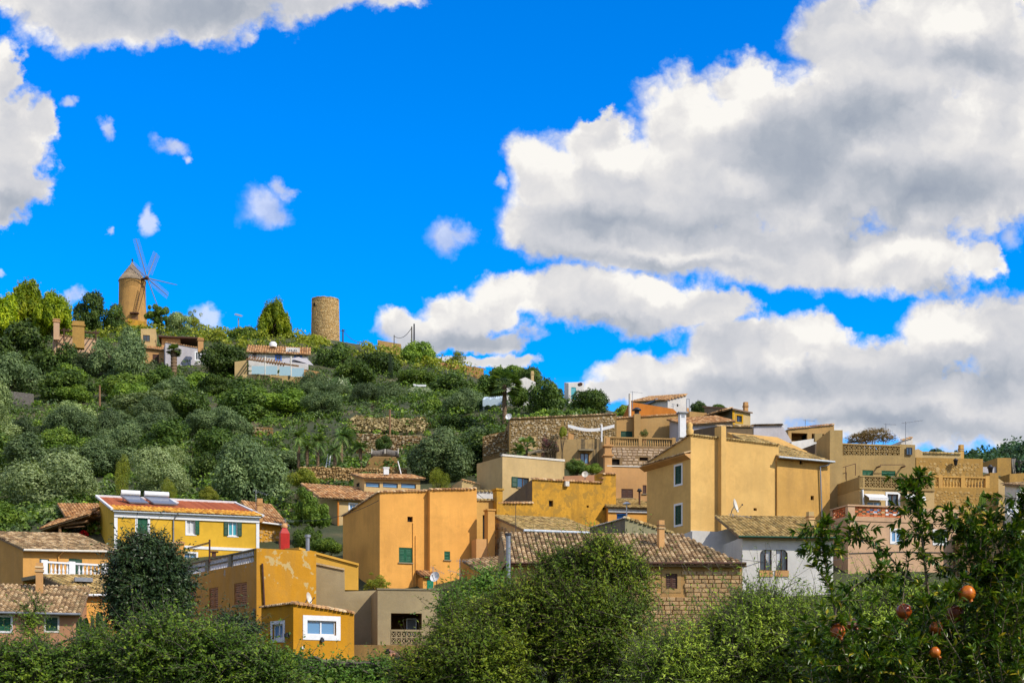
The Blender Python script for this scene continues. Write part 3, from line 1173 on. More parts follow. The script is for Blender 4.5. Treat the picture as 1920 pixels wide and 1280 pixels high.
def leaf_quads(pos, nrm, L, Wd, rng, tang=None, fold=0.0):
    """One diamond-shaped leaf per position."""
    n = len(pos)
    if tang is None:
        tang = rng.normal(size=(n, 3))
    t = _norm(tang - nrm * (tang * nrm).sum(1, keepdims=True))
    b = np.cross(nrm, t)
    L = np.broadcast_to(np.asarray(L, float), (n,))[:, None]
    Wd = np.broadcast_to(np.asarray(Wd, float), (n,))[:, None]
    v = np.stack([pos - t * L * 0.5, pos + b * Wd * 0.5 + t * L * 0.05 + nrm * L * fold, pos + t * L * 0.5, pos - b * Wd * 0.5 + t * L * 0.05 + nrm * L * fold], 1).reshape(-1, 3)
    q = np.arange(4 * n).reshape(n, 4)
    return v, q


def lobes_for(shape, seed):
    rng = np.random.default_rng(seed)
    if shape == 'round':
        n = 22
        d = _norm(rng.normal(size=(n, 3)))
        d[:, 2] = d[:, 2] * 0.9 + 0.08
        c = d * rng.uniform(0.45, 0.72, (n, 1))
        r = rng.uniform(0.22, 0.40, n)
    elif shape == 'dome':
        n = 24
        d = _norm(rng.normal(size=(n, 3)))
        d[:, 2] = np.abs(d[:, 2]) * 1.1 - 0.45
        c = d * rng.uniform(0.4, 0.75, (n, 1))
        r = rng.uniform(0.20, 0.40, n)
    elif shape == 'tuft':
        n = 44
        d = _norm(rng.normal(size=(n, 3)))
        d[:, 2] = np.abs(d[:, 2]) * 1.2 - 0.5
        c = d * rng.uniform(0.35, 0.78, (n, 1))
        c[:, :2] *= (1.0 - 0.22 * np.clip(c[:, 2:3] * 1.3, 0, 1))
        r = rng.uniform(0.13, 0.26, n)
    elif shape == 'cone':
        n = 46
        z = rng.uniform(-0.85, 0.9, n)
        a = rng.uniform(0, 6.283, n)
        w = np.sqrt(np.clip(1.02 - z, 0.02, 2)) * 0.68
        c = np.column_stack([np.cos(a) * w * rng.uniform(0.3, 1, n), np.sin(a) * w * rng.uniform(0.3, 1, n), z])
        r = rng.uniform(0.16, 0.28, n) * (1.1 - 0.45 * z)
    elif shape == 'pine':
        n = 34
        d = _norm(rng.normal(size=(n, 3)))
        c = d * rng.uniform(0.35, 0.85, (n, 1)) * np.array([0.9, 0.9, 0.95])
        c[:, :2] *= (1.0 - 0.45 * np.clip(c[:, 2:3], 0, 1))
        r = rng.uniform(0.14, 0.28, n)
    elif shape == 'column':
        n = 26
        z = rng.uniform(-0.95, 0.9, n)
        a = rng.uniform(0, 6.283, n)
        w = np.sqrt(np.clip(1 - z * z, 0.05, 1)) * 0.5
        c = np.column_stack([np.cos(a) * w, np.sin(a) * w, z])
        r = rng.uniform(0.25, 0.42, n)
    else:  # loose
        n = 26
        d = _norm(rng.normal(size=(n, 3)))
        c = d * rng.uniform(0.2, 0.88, (n, 1))
        r = rng.uniform(0.12, 0.26, n)
    return c, r


CROWNS = {}


def crown_mesh(shape, n, leaf, mat, seed, up=0.25, aspect=0.55):
    key = (shape, n, leaf, mat.name, seed)
    if key in CROWNS:
        return CROWNS[key]
    rng = np.random.default_rng(seed * 31 + 5)
    c, r = lobes_for(shape, seed)
    p = r ** 2 / (r ** 2).sum()
    k = rng.choice(len(r), size=int(n * 1.7), p=p)
    d = _norm(rng.normal(size=(len(k), 3)) + np.array([0, 0, up]))
    # lumpy lobes with ragged edges
    bumps = 1 + 0.16 * np.sin(d[:, 0] * 9 + k) * np.sin(d[:, 1] * 8 + 2 * k) * np.sin(d[:, 2] * 9 + 3 * k) * 1.8
    rad = r[k] * bumps * (1.03 - np.abs(rng.normal(0, 0.17, len(k))))
    stray = rng.random(len(k)) < 0.08
    rad[stray] *= 1.22
    if shape in ('tuft', 'cone'):
        # pine boughs end in upright pointed tufts
        rad = rad * (1 + 0.55 * np.clip(d[:, 2], 0, 1) ** 2)
        pos = c[k] + d * rad[:, None] * np.array([0.88, 0.88, 1.15])
    else:
        pos = c[k] + d * rad[:, None]
    dm = np.sqrt(((pos[:, None, :] - c[None]) ** 2).sum(-1)) / r[None]
    keep = dm.min(1) > 0.60
    pos, d = pos[keep][:n], d[keep][:n]
    nrm = _norm(d * 1.0 + rng.normal(size=d.shape) * 0.44 + np.array([0, 0, 0.12]))
    L = leaf * rng.uniform(0.7, 1.35, len(pos))
    v, q = leaf_quads(pos, nrm, L, L * aspect, rng)
    me = mesh_np('crown', v, q, mat)
    CROWNS[key] = me
    return me


def trunk_mesh(seed, mat, lean=0.12):
    key = ('trunk', seed, mat.name)
    if key in CROWNS:
        return CROWNS[key]
    rnd = random.Random(seed)
    mb = MB()
    top = Vector((rnd.uniform(-lean, lean), rnd.uniform(-lean, lean), 0.45))
    mb.tube((0, 0, -0.08), top, 0.075, 0.05, 8)
    for i in range(6):
        a = i * 1.05 + rnd.uniform(-0.3, 0.3)
        m = top + Vector((math.cos(a) * 0.18, math.sin(a) * 0.18, 0.2))
        e = m + Vector((math.cos(a) * rnd.uniform(0.15, 0.3), math.sin(a) * rnd.uniform(0.15, 0.3), rnd.uniform(0.15, 0.35)))
        mb.tube(top, m, 0.04, 0.025, 6)
        mb.tube(m, e, 0.025, 0.008, 5)
    me = bpy.data.meshes.new('trunk')
    me.from_pydata(mb.v, [], mb.f)
    me.materials.append(mat)
    CROWNS[key] = me
    return me


OLIVE = foliage('olive_foliage', (0.0575, 0.084, 0.0263), (0.138, 0.1848, 0.063), (0.2875, 0.336, 0.1365))
OLIVE_PALE = foliage('pale_olive_foliage', (0.085, 0.12, 0.042), (0.18, 0.23, 0.09), (0.30, 0.35, 0.165))
OLIVE_DARK = foliage('dark_olive_foliage', (0.0297, 0.0527, 0.0184), (0.0772, 0.117, 0.0428), (0.1782, 0.234, 0.0918))
BROAD = foliage('dark_broadleaf_foliage', (0.0164, 0.0363, 0.0066), (0.0492, 0.0889, 0.013), (0.1288, 0.1818, 0.0261))
MIDGREEN = foliage('mid_green_foliage', (0.0358, 0.0759, 0.0072), (0.097, 0.1619, 0.0162), (0.204, 0.2732, 0.0315))
PINE = foliage('pine_foliage', (0.0585, 0.1158, 0.0046), (0.1989, 0.2633, 0.0077), (0.3978, 0.4107, 0.0154), 0.35)
YELLOWGREEN = foliage('yellow_green_foliage', (0.06, 0.09, 0.008), (0.18, 0.21, 0.018), (0.34, 0.33, 0.04), 0.35)
FLOWERY = foliage('white_flowering_foliage', (0.03, 0.07, 0.02), (0.08, 0.14, 0.035), (0.55, 0.55, 0.42))
FARPINE = foliage('far_pine_foliage', (0.0105, 0.0315, 0.0144), (0.028, 0.063, 0.0256), (0.063, 0.112, 0.036))
CYPRESS = foliage('cypress_foliage', (0.010, 0.022, 0.010), (0.02, 0.042, 0.016), (0.045, 0.075, 0.025))

KINDS = {  # crown shape, leaves, leaf size, material, seeds, trunk share, leaf aspect
    'olive': ('round', 12546, 0.076, OLIVE, (1, 2, 3), 0.3, 0.5),
    'pale': ('round', 22304, 0.057, OLIVE_PALE, (4, 5), 0.3, 0.45),
    'dkolive': ('round', 16728, 0.066, OLIVE_DARK, (6, 7), 0.3, 0.5),
    'broad': ('round', 9758, 0.090, BROAD, (8, 9, 10), 0.25, 0.6),
    'mid': ('dome', 9758, 0.085, MIDGREEN, (11, 12), 0.25, 0.6),
    'pine': ('tuft', 16728, 0.117, PINE, (13, 14), 0.3, 0.4),
    'conepine': ('tuft', 16728, 0.103, PINE, (15,), 0.2, 0.4),
    'yellow': ('dome', 8364, 0.090, YELLOWGREEN, (16, 17), 0.2, 0.55),
    'sparse': ('loose', 4182, 0.076, YELLOWGREEN, (18, 19), 0.35, 0.5),
    'flower': ('dome', 8364, 0.069, FLOWERY, (20, 21), 0.2, 0.7),
    'far': ('pine', 4879, 0.123, FARPINE, (22, 23), 0.25, 0.5),
    'cypress': ('column', 5576, 0.096, CYPRESS, (24,), 0.1, 0.4),
    'lightcol': ('column', 5576, 0.082, YELLOWGREEN, (25,), 0.1, 0.35),
    'bright': ('loose', 12546, 0.076, MIDGREEN, (26, 27), 0.35, 0.6),
    'dense': ('round', 41820, 0.052, BROAD, (28,), 0.15, 0.5),
}
_tree_count = [0]


def tree(bbox, d, kind, label, name='tree', cat='tree', group=None, thick=1.0, yaw=None, trunk=None):
    """A tree whose crown fills the photo box (x0, y0, x1, y1) at distance d, rooted on the terrain below it."""
    shape, n, leaf, mat, seeds, _, asp = KINDS[kind]
    _tree_count[0] += 1
    i = _tree_count[0]
    x0, y0, x1, y1 = bbox
    rx = (x1 - x0) / 2 * d / F
    top, bot = P((x0 + x1) / 2, y0, d), P((x0 + x1) / 2, y1, d)
    rz = (top.z - bot.z) / 2
    c = (top + bot) / 2
    g = gz(c.x, c.y)
    # a crown drawn below the hillside is moved up out of the ground
    root = empty(name, (c.x, c.y, g), label, cat, group)
    me = crown_mesh(shape, n, leaf, mat, seeds[i % len(seeds)], aspect=asp)
    o = link('crown', me, root, (0, 0, c.z - g))
    o.scale = (rx * 1.03, min(rx, rz * 1.6) * thick, rz * 1.03)
    o.rotation_euler = (0, 0, random.Random(i).uniform(0, 6.28) if yaw is None else yaw)
    if abs(rx - min(rx, rz * 1.6)) > 0.3 * rx:
        o.rotation_euler = (0, 0, random.Random(i).choice((0.0, 3.14)))
    th = max(0.6, c.z + rz * 0.3 - g)
    t = link('trunk', trunk_mesh(i % 4, trunk or BARK), root, (0, 0, 0))
    t.scale = (max(rx * 0.9, 0.6), max(rx * 0.9, 0.6), th)
    return root


def shrub_mass(name, xy, size, per, leaf, mat, seed, zoff=0.3, hr=0.7):
    """Low growth nobody could count: many leafy clumps on the ground as one mesh."""
    rng = np.random.default_rng(seed)
    xy = np.asarray(xy)
    n = len(xy)
    z = gz_np(xy)
    sz = size * rng.uniform(0.5, 1.4, n)
    k = np.repeat(np.arange(n), per)
    d = _norm(rng.normal(size=(len(k), 3)) + np.array([0, 0, 0.5]))
    base = np.column_stack([xy, z])[k]
    rad = sz[k] * (1 - np.abs(rng.normal(0, 0.2, len(k))))
    pos = base + d * rad[:, None] * np.array([1, 1, hr]) + np.array([0, 0, 1.0]) * (sz[k] * zoff)[:, None]
    nrm = _norm(d * 0.7 + rng.normal(size=d.shape) * 0.55 + np.array([0, 0, 0.3]))
    L = leaf * rng.uniform(0.7, 1.4, len(k))
    v, q = leaf_quads(pos, nrm, L, L * 0.6, rng)
    o = link(name, mesh_np(name, v, q, mat))
    return tag(o, kind='stuff')


def px_scatter(poly, d0, d1, n, seed):
    """Points on the ground that fall inside a photo polygon at distances d0..d1."""
    rng = np.random.default_rng(seed)
    out = []
    xs = [p[0] for p in poly]
    while len(out) < n:
        m = 4 * n
        d = rng.uniform(d0, d1, m)
        px = rng.uniform(min(xs), max(xs), m)
        x = d * (px - CX) / F
        z = gz_np(np.column_stack([x, d]))
        py = YH - (z - ZC) / d * F
        for i in range(m):
            if inside(poly, px[i], py[i]):
                out.append((x[i], d[i]))
        if len(out) == 0:
            print('scatter found nothing', poly)
            return np.zeros((0, 2))
    return np.array(out[:n])

# ------------------------------------------------------------------ render colours
S_ORANGE = stucco('orange_render', (0.90, 0.50, 0.155), 0.12, (0.45, 0.20, 0.06), streak=0.08, grain=0.06)
S_OCHRE = stucco('ochre_render', (0.68, 0.35, 0.022), 0.25, (0.35, 0.20, 0.06))
S_OCHRE_PEEL = stucco('peeling_ochre_render', (0.64, 0.34, 0.03), 0.25, (0.35, 0.22, 0.08), peel=0.062, peel_col=(0.66, 0.48, 0.20))
S_OCHRE_BROWN = stucco('dull_ochre_render', (0.62, 0.33, 0.085), 0.2, (0.4, 0.28, 0.15), peel=0.035, peel_col=(0.48, 0.43, 0.38))  # browner, less saturated ochre with greyish patches for one side wall
S_GOLD = stucco('rough_golden_render', (0.74, 0.43, 0.065), 0.6, (0.36, 0.20, 0.04), grain=0.3, streak=0.3, peel=0.07, peel_col=(0.52, 0.29, 0.05))
S_YELLOW = stucco('bright_yellow_render', (0.80, 0.53, 0.065), 0.06, (0.5, 0.35, 0.05), streak=0.04, grain=0.04)
S_WARMYELLOW = stucco('warm_yellow_render', (0.80, 0.49, 0.10), 0.10, (0.5, 0.3, 0.08), streak=0.06, grain=0.05)
S_BUTTER = stucco('butter_render', (0.80, 0.555, 0.245), 0.14, (0.52, 0.36, 0.14), streak=0.10, grain=0.07)
S_HONEY = stucco('honey_render', (0.73, 0.47, 0.17), 0.30, (0.42, 0.25, 0.10), streak=0.22, grain=0.12)
S_PEACH = stucco('peach_render', (0.68, 0.42, 0.22), 0.12, (0.45, 0.27, 0.14))
S_APRICOT = stucco('apricot_render', (0.72, 0.42, 0.15), 0.12, (0.45, 0.27, 0.12))
S_TAN = stucco('tan_render', (0.56, 0.38, 0.19), 0.25, (0.35, 0.23, 0.11))
S_SAND = stucco('sand_render', (0.47, 0.365, 0.20), 0.3, (0.33, 0.24, 0.11), streak=0.25)
S_CREAM = stucco('cream_render', (0.64, 0.51, 0.31), 0.2, (0.45, 0.33, 0.18))
S_BEIGE = stucco('beige_render', (0.45, 0.39, 0.285), 0.15, (0.40, 0.31, 0.19), streak=0.2)
S_PINK = stucco('pink_render', (0.70, 0.50, 0.40), 0.22, (0.46, 0.30, 0.19), streak=0.25)
S_ROSE = stucco('rose_render', (0.60, 0.34, 0.24), 0.2, (0.42, 0.26, 0.18))
S_TERRA = stucco('terracotta_render', (0.62, 0.24, 0.05), 0.1, (0.4, 0.17, 0.05))
S_WHITE = stucco('white_render', (0.74, 0.80, 1.0), 0.08, (0.5, 0.48, 0.44), streak=0.1, grain=0.04)
S_LILAC = stucco('pale_lilac_render', (0.58, 0.61, 0.84), 0.1, (0.42, 0.4, 0.4), streak=0.1)
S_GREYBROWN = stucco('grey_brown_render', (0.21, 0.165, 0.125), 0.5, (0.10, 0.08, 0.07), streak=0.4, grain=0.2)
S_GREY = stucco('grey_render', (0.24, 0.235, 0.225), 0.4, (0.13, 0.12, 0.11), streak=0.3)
S_GREENGREY = stucco('green_grey_render', (0.30, 0.31, 0.23), 0.3, (0.2, 0.19, 0.13), streak=0.3)
S_STREAK = stucco('streaked_plaster', (0.50, 0.38, 0.22), 0.5, (0.14, 0.11, 0.07), streak=0.75, grain=0.2)
RED = plain('red_painted_metal', (0.40, 0.012, 0.006), 0.45, var=0.1)
STONE_HONEY = pieces('honey_stone', [(0, (0.26, 0.165, 0.055)), (0.5, (0.34, 0.22, 0.08)), (1, (0.42, 0.29, 0.12))])
REDDECK = pieces('red_roof_deck', [(0, (0.24, 0.055, 0.018)), (0.5, (0.28, 0.066, 0.02)), (1, (0.33, 0.085, 0.03))], scale=2)
YTILE = pieces('yellow_lichen_tile', [(0, (0.40, 0.18, 0.04)), (0.5, (0.60, 0.32, 0.05)), (1, (0.72, 0.46, 0.12))])


# ------------------------------------------------------------------ lower left: ochre outbuilding and its neighbours
h = House('outbuilding', 'small bright ochre outbuilding with a wide white framed window low beside the trees', 550, 62, 38, 664, [(550, 1131), (664, 1149)], S_OCHRE, left=490, left_top=1139, cat='outbuilding')
h.win('F', (576, 1163, 630, 1190), 'glass', surround=WHITE, sw=0.22, frame=WHITE, pane=BLUEPANE)
h.win('L', (511, 1170, 531, 1197), 'glass', surround=WHITE, sw=0.16, frame=WHITE, pane=BLUEPANE)
h.build()
h.coping(ROOF_WARM, 'F', 0.22)
h.coping(ROOF_OLD, 'L', 0.16)
mb = MB()
s0, s1 = 0.0, h.w
h.F.box(mb, s0, s1, h.zb, h.F.z(1234, 0.2), 0.0, 0.05)
mb.build('plinth', CONCRETE, h.root)
for k, r in (('F', (600, 1196, 605, 1203)), ('L', (538, 1187, 543, 1194))):
    a, b, z0, z1 = h.face(k).rect(r)
    mb = MB()
    h.face(k).box(mb, a, b, z0, z1, 0.0, 0.14)
    h.face(k).box(mb, a + 0.02, b - 0.02, z1, z1 + 0.05, 0.0, 0.07)
    mb.build('wall_lamp', DARKMETAL, h.root)
mb = MB()
a, b, z0, z1 = h.F.rect((565, 1211, 570, 1216))
h.F.box(mb, a, b, z0, z1, 0, 0.05)
mb.build('socket_box', OFFWHITE, h.root)
OUTB = h

h = House('house', 'flat roofed ochre house with peeling paint and grey balustrade above three brown shutters', 481, 66, 36, 593, [(481, 1027), (593, 1033)], S_OCHRE_PEEL, left=347, left_top=1078 - 2)
# its long side is duller and carries the balustrade; the corner wall rises to the top of the rail
h.zL = h.L.z(1078, 0.0)
zrail_c = h.L.z(1052, h.dep)
for r in ((350, 1109, 367, 1143), (392, 1101, 409, 1141), (439, 1092, 463, 1133)):
    h.win('L', r, 'shutter', mat=BROWN, frame=DKBROWN)
save = h.zC
mb = MB()
wall_grid(mb, h.F, h.tops, h.zb)
C, R, B, L = h.cs
vv = lambda p, z: Vector((p.x, p.y, z))
mb.quad(vv(R, h.zb), vv(B, h.zb), vv(B, h.zL), vv(R, h.zR))
mb.quad(vv(B, h.zb), vv(L, h.zb), vv(L, h.zL), vv(B, h.zL))
mb.quad(vv(C, zrail_c), vv(R, zrail_c), vv(B, h.zL), vv(L, h.zL))
mb.quad(h.F.pt(0, zrail_c, -0.25), h.F.pt(h.w, zrail_c, -0.25), h.F.pt(h.w, h.zR, -0.25), h.F.pt(0, h.zC, -0.25))
mb.quad(h.F.pt(0, h.zC, -0.25), h.F.pt(h.w, h.zR, -0.25), h.F.pt(h.w, h.zR, 0), h.F.pt(0, h.zC, 0))
mb.quad(h.F.pt(0, zrail_c, 0), h.F.pt(0, zrail_c, -0.25), h.F.pt(0, h.zC, -0.25), h.F.pt(0, h.zC, 0))
h.wall = mb.build('wall', S_OCHRE_PEEL, h.root)
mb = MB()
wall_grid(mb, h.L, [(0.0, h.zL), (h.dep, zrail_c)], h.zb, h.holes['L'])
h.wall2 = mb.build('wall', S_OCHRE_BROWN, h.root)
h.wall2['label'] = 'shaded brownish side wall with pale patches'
for k, hh, st, kw in h.wins:
    make_window(h.root, h.face(k), hh, st, **kw)
GREYRAIL = stucco('grey_weathered_concrete', (0.30, 0.29, 0.28), 0.4, (0.12, 0.11, 0.10), streak=0.4)
mb = MB()
h.L.box(mb, 0, h.dep - 0.26, 0, 0.001, -0.2, 0.0)
za, zb_, ta, tb_ = h.zL, zrail_c, h.L.z(1057, 0), h.zC
rail = MB()
rail.hexa([h.L.pt(0, ta - 0.06, -0.26), h.L.pt(h.dep - 0.02, tb_ - 0.06, -0.26), h.L.pt(h.dep - 0.02, tb_ - 0.06, 0.03), h.L.pt(0, ta - 0.06, 0.03),
           h.L.pt(0, ta, -0.26), h.L.pt(h.dep - 0.02, tb_, -0.26), h.L.pt(h.dep - 0.02, tb_, 0.03), h.L.pt(0, ta, 0.03)])
rail.build('handrail', GREYRAIL, h.root)
n = 42
PALESLAT = plain('pale_grey_slat', (0.62, 0.63, 0.67), 0.8, var=0.2)


def _slat(mb):
    mb.hexa([(-0.5, -0.5, -0.5), (0.5, -0.5, -0.5), (0.5, 0.5, -0.5), (-0.5, 0.5, -0.5), (-0.5, -0.5, 0.5), (0.5, -0.5, 0.5), (0.5, 0.5, 0.5), (-0.5, 0.5, 0.5)])


bal = shared('balustrade_slat', _slat, PALESLAT)
mid_ = MB()
mid_.hexa([h.L.pt(0, (za + ta) / 2 - 0.04, -0.16), h.L.pt(h.dep - 0.26, (zb_ + tb_) / 2 - 0.04, -0.16), h.L.pt(h.dep - 0.26, (zb_ + tb_) / 2 - 0.04, -0.03), h.L.pt(0, (za + ta) / 2 - 0.04, -0.03),
           h.L.pt(0, (za + ta) / 2 + 0.01, -0.16), h.L.pt(h.dep - 0.26, (zb_ + tb_) / 2 + 0.01, -0.16), h.L.pt(h.dep - 0.26, (zb_ + tb_) / 2 + 0.01, -0.03), h.L.pt(0, (za + ta) / 2 + 0.01, -0.03)])
mid_.build('middle_rail', GREYRAIL, h.root)
for i in range(n):
    q = (i + 0.5) / n
    s = q * (h.dep - 0.25)
    zz0, zz1 = za + (zb_ - za) * q, ta + (tb_ - ta) * q - 0.06
    zm_ = (zz0 + zz1 + 0.06) / 2 - 0.015
    if i in (13, 14, 27, 28):
        if i in (13, 27):
            pm = MB()
            h.L.box(pm, s - 0.08, s + 0.24, zz0, zz1 - 0.003, -0.2, 0.0)
            pm.build('post', GREYRAIL, h.root)
        continue
    inst('slat', bal, h.root, h.L.pt(s, (zz0 + zm_) / 2 - 0.02, -0.09), h.L.yaw, (0.075, 0.05, zm_ - zz0 - 0.04))
    inst('slat', bal, h.root, h.L.pt(s, (zm_ + zz1) / 2 + 0.02, -0.09), h.L.yaw, (0.075, 0.05, zz1 - zm_ - 0.04))
h.pipe('F', [(490, 1056), (494, 1138)], 0.05, DKBROWN)
h.pipe('L', [(478, 1140, 0.06), (478, 1210, 0.06)], 0.05, DARKMETAL)
PEEL = h
dish(578, 1121, 11, 64.5, 'thin pale satellite dish seen edge on above the small ochre outbuilding', (0.93, -0.25, 0.2), OFFWHITE, 0.4)

# yellow wing behind and its red chimney housing, steel flue
h = House('house', 'plain warm yellow house wing with a sloping roofline behind the peeling ochre house', 560, 76, 20, 672, [(560, 1026), (672, 1056)], S_WARMYELLOW, depth=6, depth_z=0.5)
h.build()
h.cornice('F', 0.12, 0.12, S_WARMYELLOW, name='verge')
b0 = P(533, 1040, 80)
root = empty('chimney_housing', b0, 'bright red boxy chimney with a pointed top in front of a stone wall', 'chimney')
w = 17 * 80 / F
mb = MB()
z0, z1, z2 = P(533, 1045, 80).z, P(533, 1000, 80).z, P(533, 989, 80).z
mb.box((b0.x, b0.y, (z0 + z1) / 2), w, w, z1 - z0, 0.35)
mb.build('body', RED, root)
mb = MB()
ca, sa = math.cos(0.35), math.sin(0.35)
q = [(-w / 2, -w / 2), (w / 2, -w / 2), (w / 2, w / 2), (-w / 2, w / 2)]
pts = [Vector((b0.x + x * ca - y * sa, b0.y + x * sa + y * ca, z1)) for x, y in q]
t = w * 0.42
tp = [Vector((b0.x + x / w * t * ca - y / w * t * sa, b0.y + x / w * t * sa + y / w * t * ca, z2)) for x, y in q]
mb.hexa(pts + tp)
mb.build('hood', RED, root)
mb = MB()
mb.lathe((b0.x, b0.y, z2), [(0.16, 0), (0.2, 0.1), (0.1, 0.25)], 10)
mb.build('chimney_pot', ROOF_WARM, root)
root = empty('flue_pipe', P(577, 1032, 70), 'short shiny steel flue pipe standing on the peeling ochre house roof', 'flue', 'metal flues')
mb = MB()
mb.tube(P(577, 1034, 70), P(577, 1006, 70), 0.10, n=10)
mb.build('pipe', STEEL, root)
mb = MB()
mb.tube(P(577, 1007, 70), P(577, 1002, 70), 0.15, n=10)
mb.build('cowl', STEEL, root)

# beige block with the open terrace
h = House('house', 'plain beige rendered house with an open terrace hole and lattice screen beside the ochre outbuilding', 708, 66, 10, 823, [(708, 1104), (823, 1102)], S_BEIGE, depth=7)
h.win('F', (733, 1149, 791, 1181), 'hole')
h.holes['F'][0] = (h.holes['F'][0][0], h.holes['F'][0][1], h.F.z(1207, 1.5), h.holes['F'][0][3])
h.wins = []
h.build()
a, b, z0, z1 = h.holes['F'][0]
mb = MB()
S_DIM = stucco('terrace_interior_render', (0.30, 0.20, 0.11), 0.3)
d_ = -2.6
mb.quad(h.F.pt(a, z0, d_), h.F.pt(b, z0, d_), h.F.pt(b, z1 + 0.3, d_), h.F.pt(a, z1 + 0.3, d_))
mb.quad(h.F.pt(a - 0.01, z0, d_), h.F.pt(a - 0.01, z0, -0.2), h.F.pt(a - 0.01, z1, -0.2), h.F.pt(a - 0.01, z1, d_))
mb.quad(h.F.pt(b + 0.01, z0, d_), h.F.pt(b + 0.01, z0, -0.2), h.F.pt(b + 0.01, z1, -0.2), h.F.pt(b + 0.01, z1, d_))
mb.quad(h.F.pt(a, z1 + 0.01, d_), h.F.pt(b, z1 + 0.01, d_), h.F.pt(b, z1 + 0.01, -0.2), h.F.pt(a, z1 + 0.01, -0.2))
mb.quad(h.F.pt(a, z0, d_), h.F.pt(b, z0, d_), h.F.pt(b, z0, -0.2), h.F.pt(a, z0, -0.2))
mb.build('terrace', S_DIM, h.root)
zm = h.F.z(1182, 1.5)
breeze_wall(h.root, h.F, a, b, z0, zm, 6, 2, S_BEIGE, 'star', _breeze_star, -0.1, 'lattice_block')
mb = MB()
h.F.box(mb, a, b, zm, zm + 0.06, -0.2, 0.02)
mb.build('parapet_rail', S_BEIGE, h.root)
mb = MB()
h.F.box(mb, -0.03, h.w + 0.03, h.zC - 0.02, h.zC + 0.05, -0.3, 0.04)
mb.build('coping', CONCRETE, h.root)
# a chair back on the terrace, frame standing on the slab
cc = h.F.pt(h.F.s(775), z0, -1.0)
root = empty('garden_chair', cc, 'white framed garden chair inside the open terrace', 'chair')
mb = MB()
for dx in (-0.22, 0.22):
    mb.tube((cc.x + dx, cc.y + 0.22, cc.z), (cc.x + dx, cc.y + 0.28, cc.z + 1.25), 0.03, n=5)
    mb.tube((cc.x + dx, cc.y - 0.22, cc.z), (cc.x + dx, cc.y - 0.22, cc.z + 0.62), 0.03, n=5)
mb.tube((cc.x - 0.22, cc.y + 0.28, cc.z + 1.25), (cc.x + 0.22, cc.y + 0.28, cc.z + 1.25), 0.03, n=5)
mb.build('frame', WHITE, root)
mb = MB()
mb.box((cc.x, cc.y, cc.z + 0.48), 0.46, 0.46, 0.05)
mb.build('seat', WHITE, root)
mb = MB()
mb.box((cc.x, cc.y + 0.27, cc.z + 0.95), 0.38, 0.03, 0.5)
mb.build('backrest', plain('grey_canvas', (0.2, 0.21, 0.22), 0.9), root)
h2 = House('garden_wall', 'low beige garden wall linking the ochre outbuilding to the beige terrace house', 588, 69.5, 8, 707, [(588, 1056), (646, 1068), (646.6, 1108), (707, 1106)], S_BEIGE, depth=3.0, cat='wall')
h2.tops = [(0, h2.tops[0][1]), (h2.tops[1][0], h2.tops[1][1]), (h2.tops[2][0], h2.tops[2][1]), (h2.w, h2.tops[3][1])]
h2.zC = h2.zR = h2.zL = h2.zBk = h2.tops[3][1]
h2.build()
mb = MB()
sa, za = h2.tops[0]
sb, zb_ = h2.tops[1]
mb.hexa([h2.F.pt(sa, za - 0.02, -0.3), h2.F.pt(sb, zb_ - 0.02, -0.3), h2.F.pt(sb, zb_ - 0.02, 0.08), h2.F.pt(sa, za - 0.02, 0.08),
         h2.F.pt(sa, za + 0.07, -0.3), h2.F.pt(sb, zb_ + 0.07, -0.3), h2.F.pt(sb, zb_ + 0.07, 0.08), h2.F.pt(sa, za + 0.07, 0.08)])
mb.build('coping', ROOF_OLD, h2.root)
h3 = House('retaining_wall', 'old stained stone retaining wall below the beige terrace house', 662, 65.0, 9, 800, [(662, 1208), (800, 1209)], stucco('stained_masonry', (0.40, 0.27, 0.12), 0.6, (0.2, 0.13, 0.06), streak=0.4, grain=0.3), depth=0.9, cat='wall')
h3.build()

# ------------------------------------------------------------------ orange house
h = House('house', 'tall smooth orange house with two green shutters and a vertical step in its front', 712, 90, 24, 806, [(712, 922), (806, 920)], S_ORANGE, left=643, left_top=968)
h.win('F', (748, 1026, 773, 1054), 'shutter', mat=GREEN, frame=GREEN)
h.win('F', (764, 968, 774, 978), 'hole')
h.build()
h.coping(ROOF_WARM, 'F', 0.2)
h.coping(ROOF_OLD, 'L', 0.2)
h.pipe('F', [(774, 980, 0.04), (774, 1105, 0.04)], 0.03, S_ORANGE)
h.pipe('F', [(779, 1004, 0.04), (779, 1105, 0.04)], 0.03, S_ORANGE)
s806 = h.F.pt(h.w, 0, 0.42)
d2 = s806.y
OR = h
# forward half of the same house
kx = 806
dd = None
for t_ in np.linspace(-2, 2, 401):
    q = h.F.pt(h.w + t_, 0, 0.42)
    if abs(CX + F * q.x / q.y - 806) < 0.6:
        dd = q.y
hb = House('wing', '', 806, dd or d2, 24, 894, [(806, 918), (873, 917), (894, 915)], S_ORANGE, depth=5.0)
hb.root.name = 'wing'
hb.win('F', (833, 1033, 844, 1049), 'shutter', mat=GREEN, frame=GREEN, leaves=1, split=1)
hb.win('F', (796, 1085, 812, 1112), 'shutter', mat=plain('teal_door_paint', (0.0, 0.22, 0.12), 0.5), frame=GREEN, leaves=1, split=1) if False else None
hb.build()
hb.coping(ROOF_WARM, 'F', 0.2)
# re-parent the wing's pieces as parts of the one house
for ch in list(hb.root.children):
    off = world_off(hb.root) - world_off(h.root)
    if ch.name.startswith('coping') or ch.name.startswith('window') or ch.name.startswith('wall'):
        ch.parent = h.root
        ch.location = Vector(ch.location) + off
bpy.data.objects.remove(hb.root)
mb = MB()
fc = Face(hb.F.pt(hb.F.s(893), 0), (0.38, -0.92, 0), (0.92, 0.38, 0))
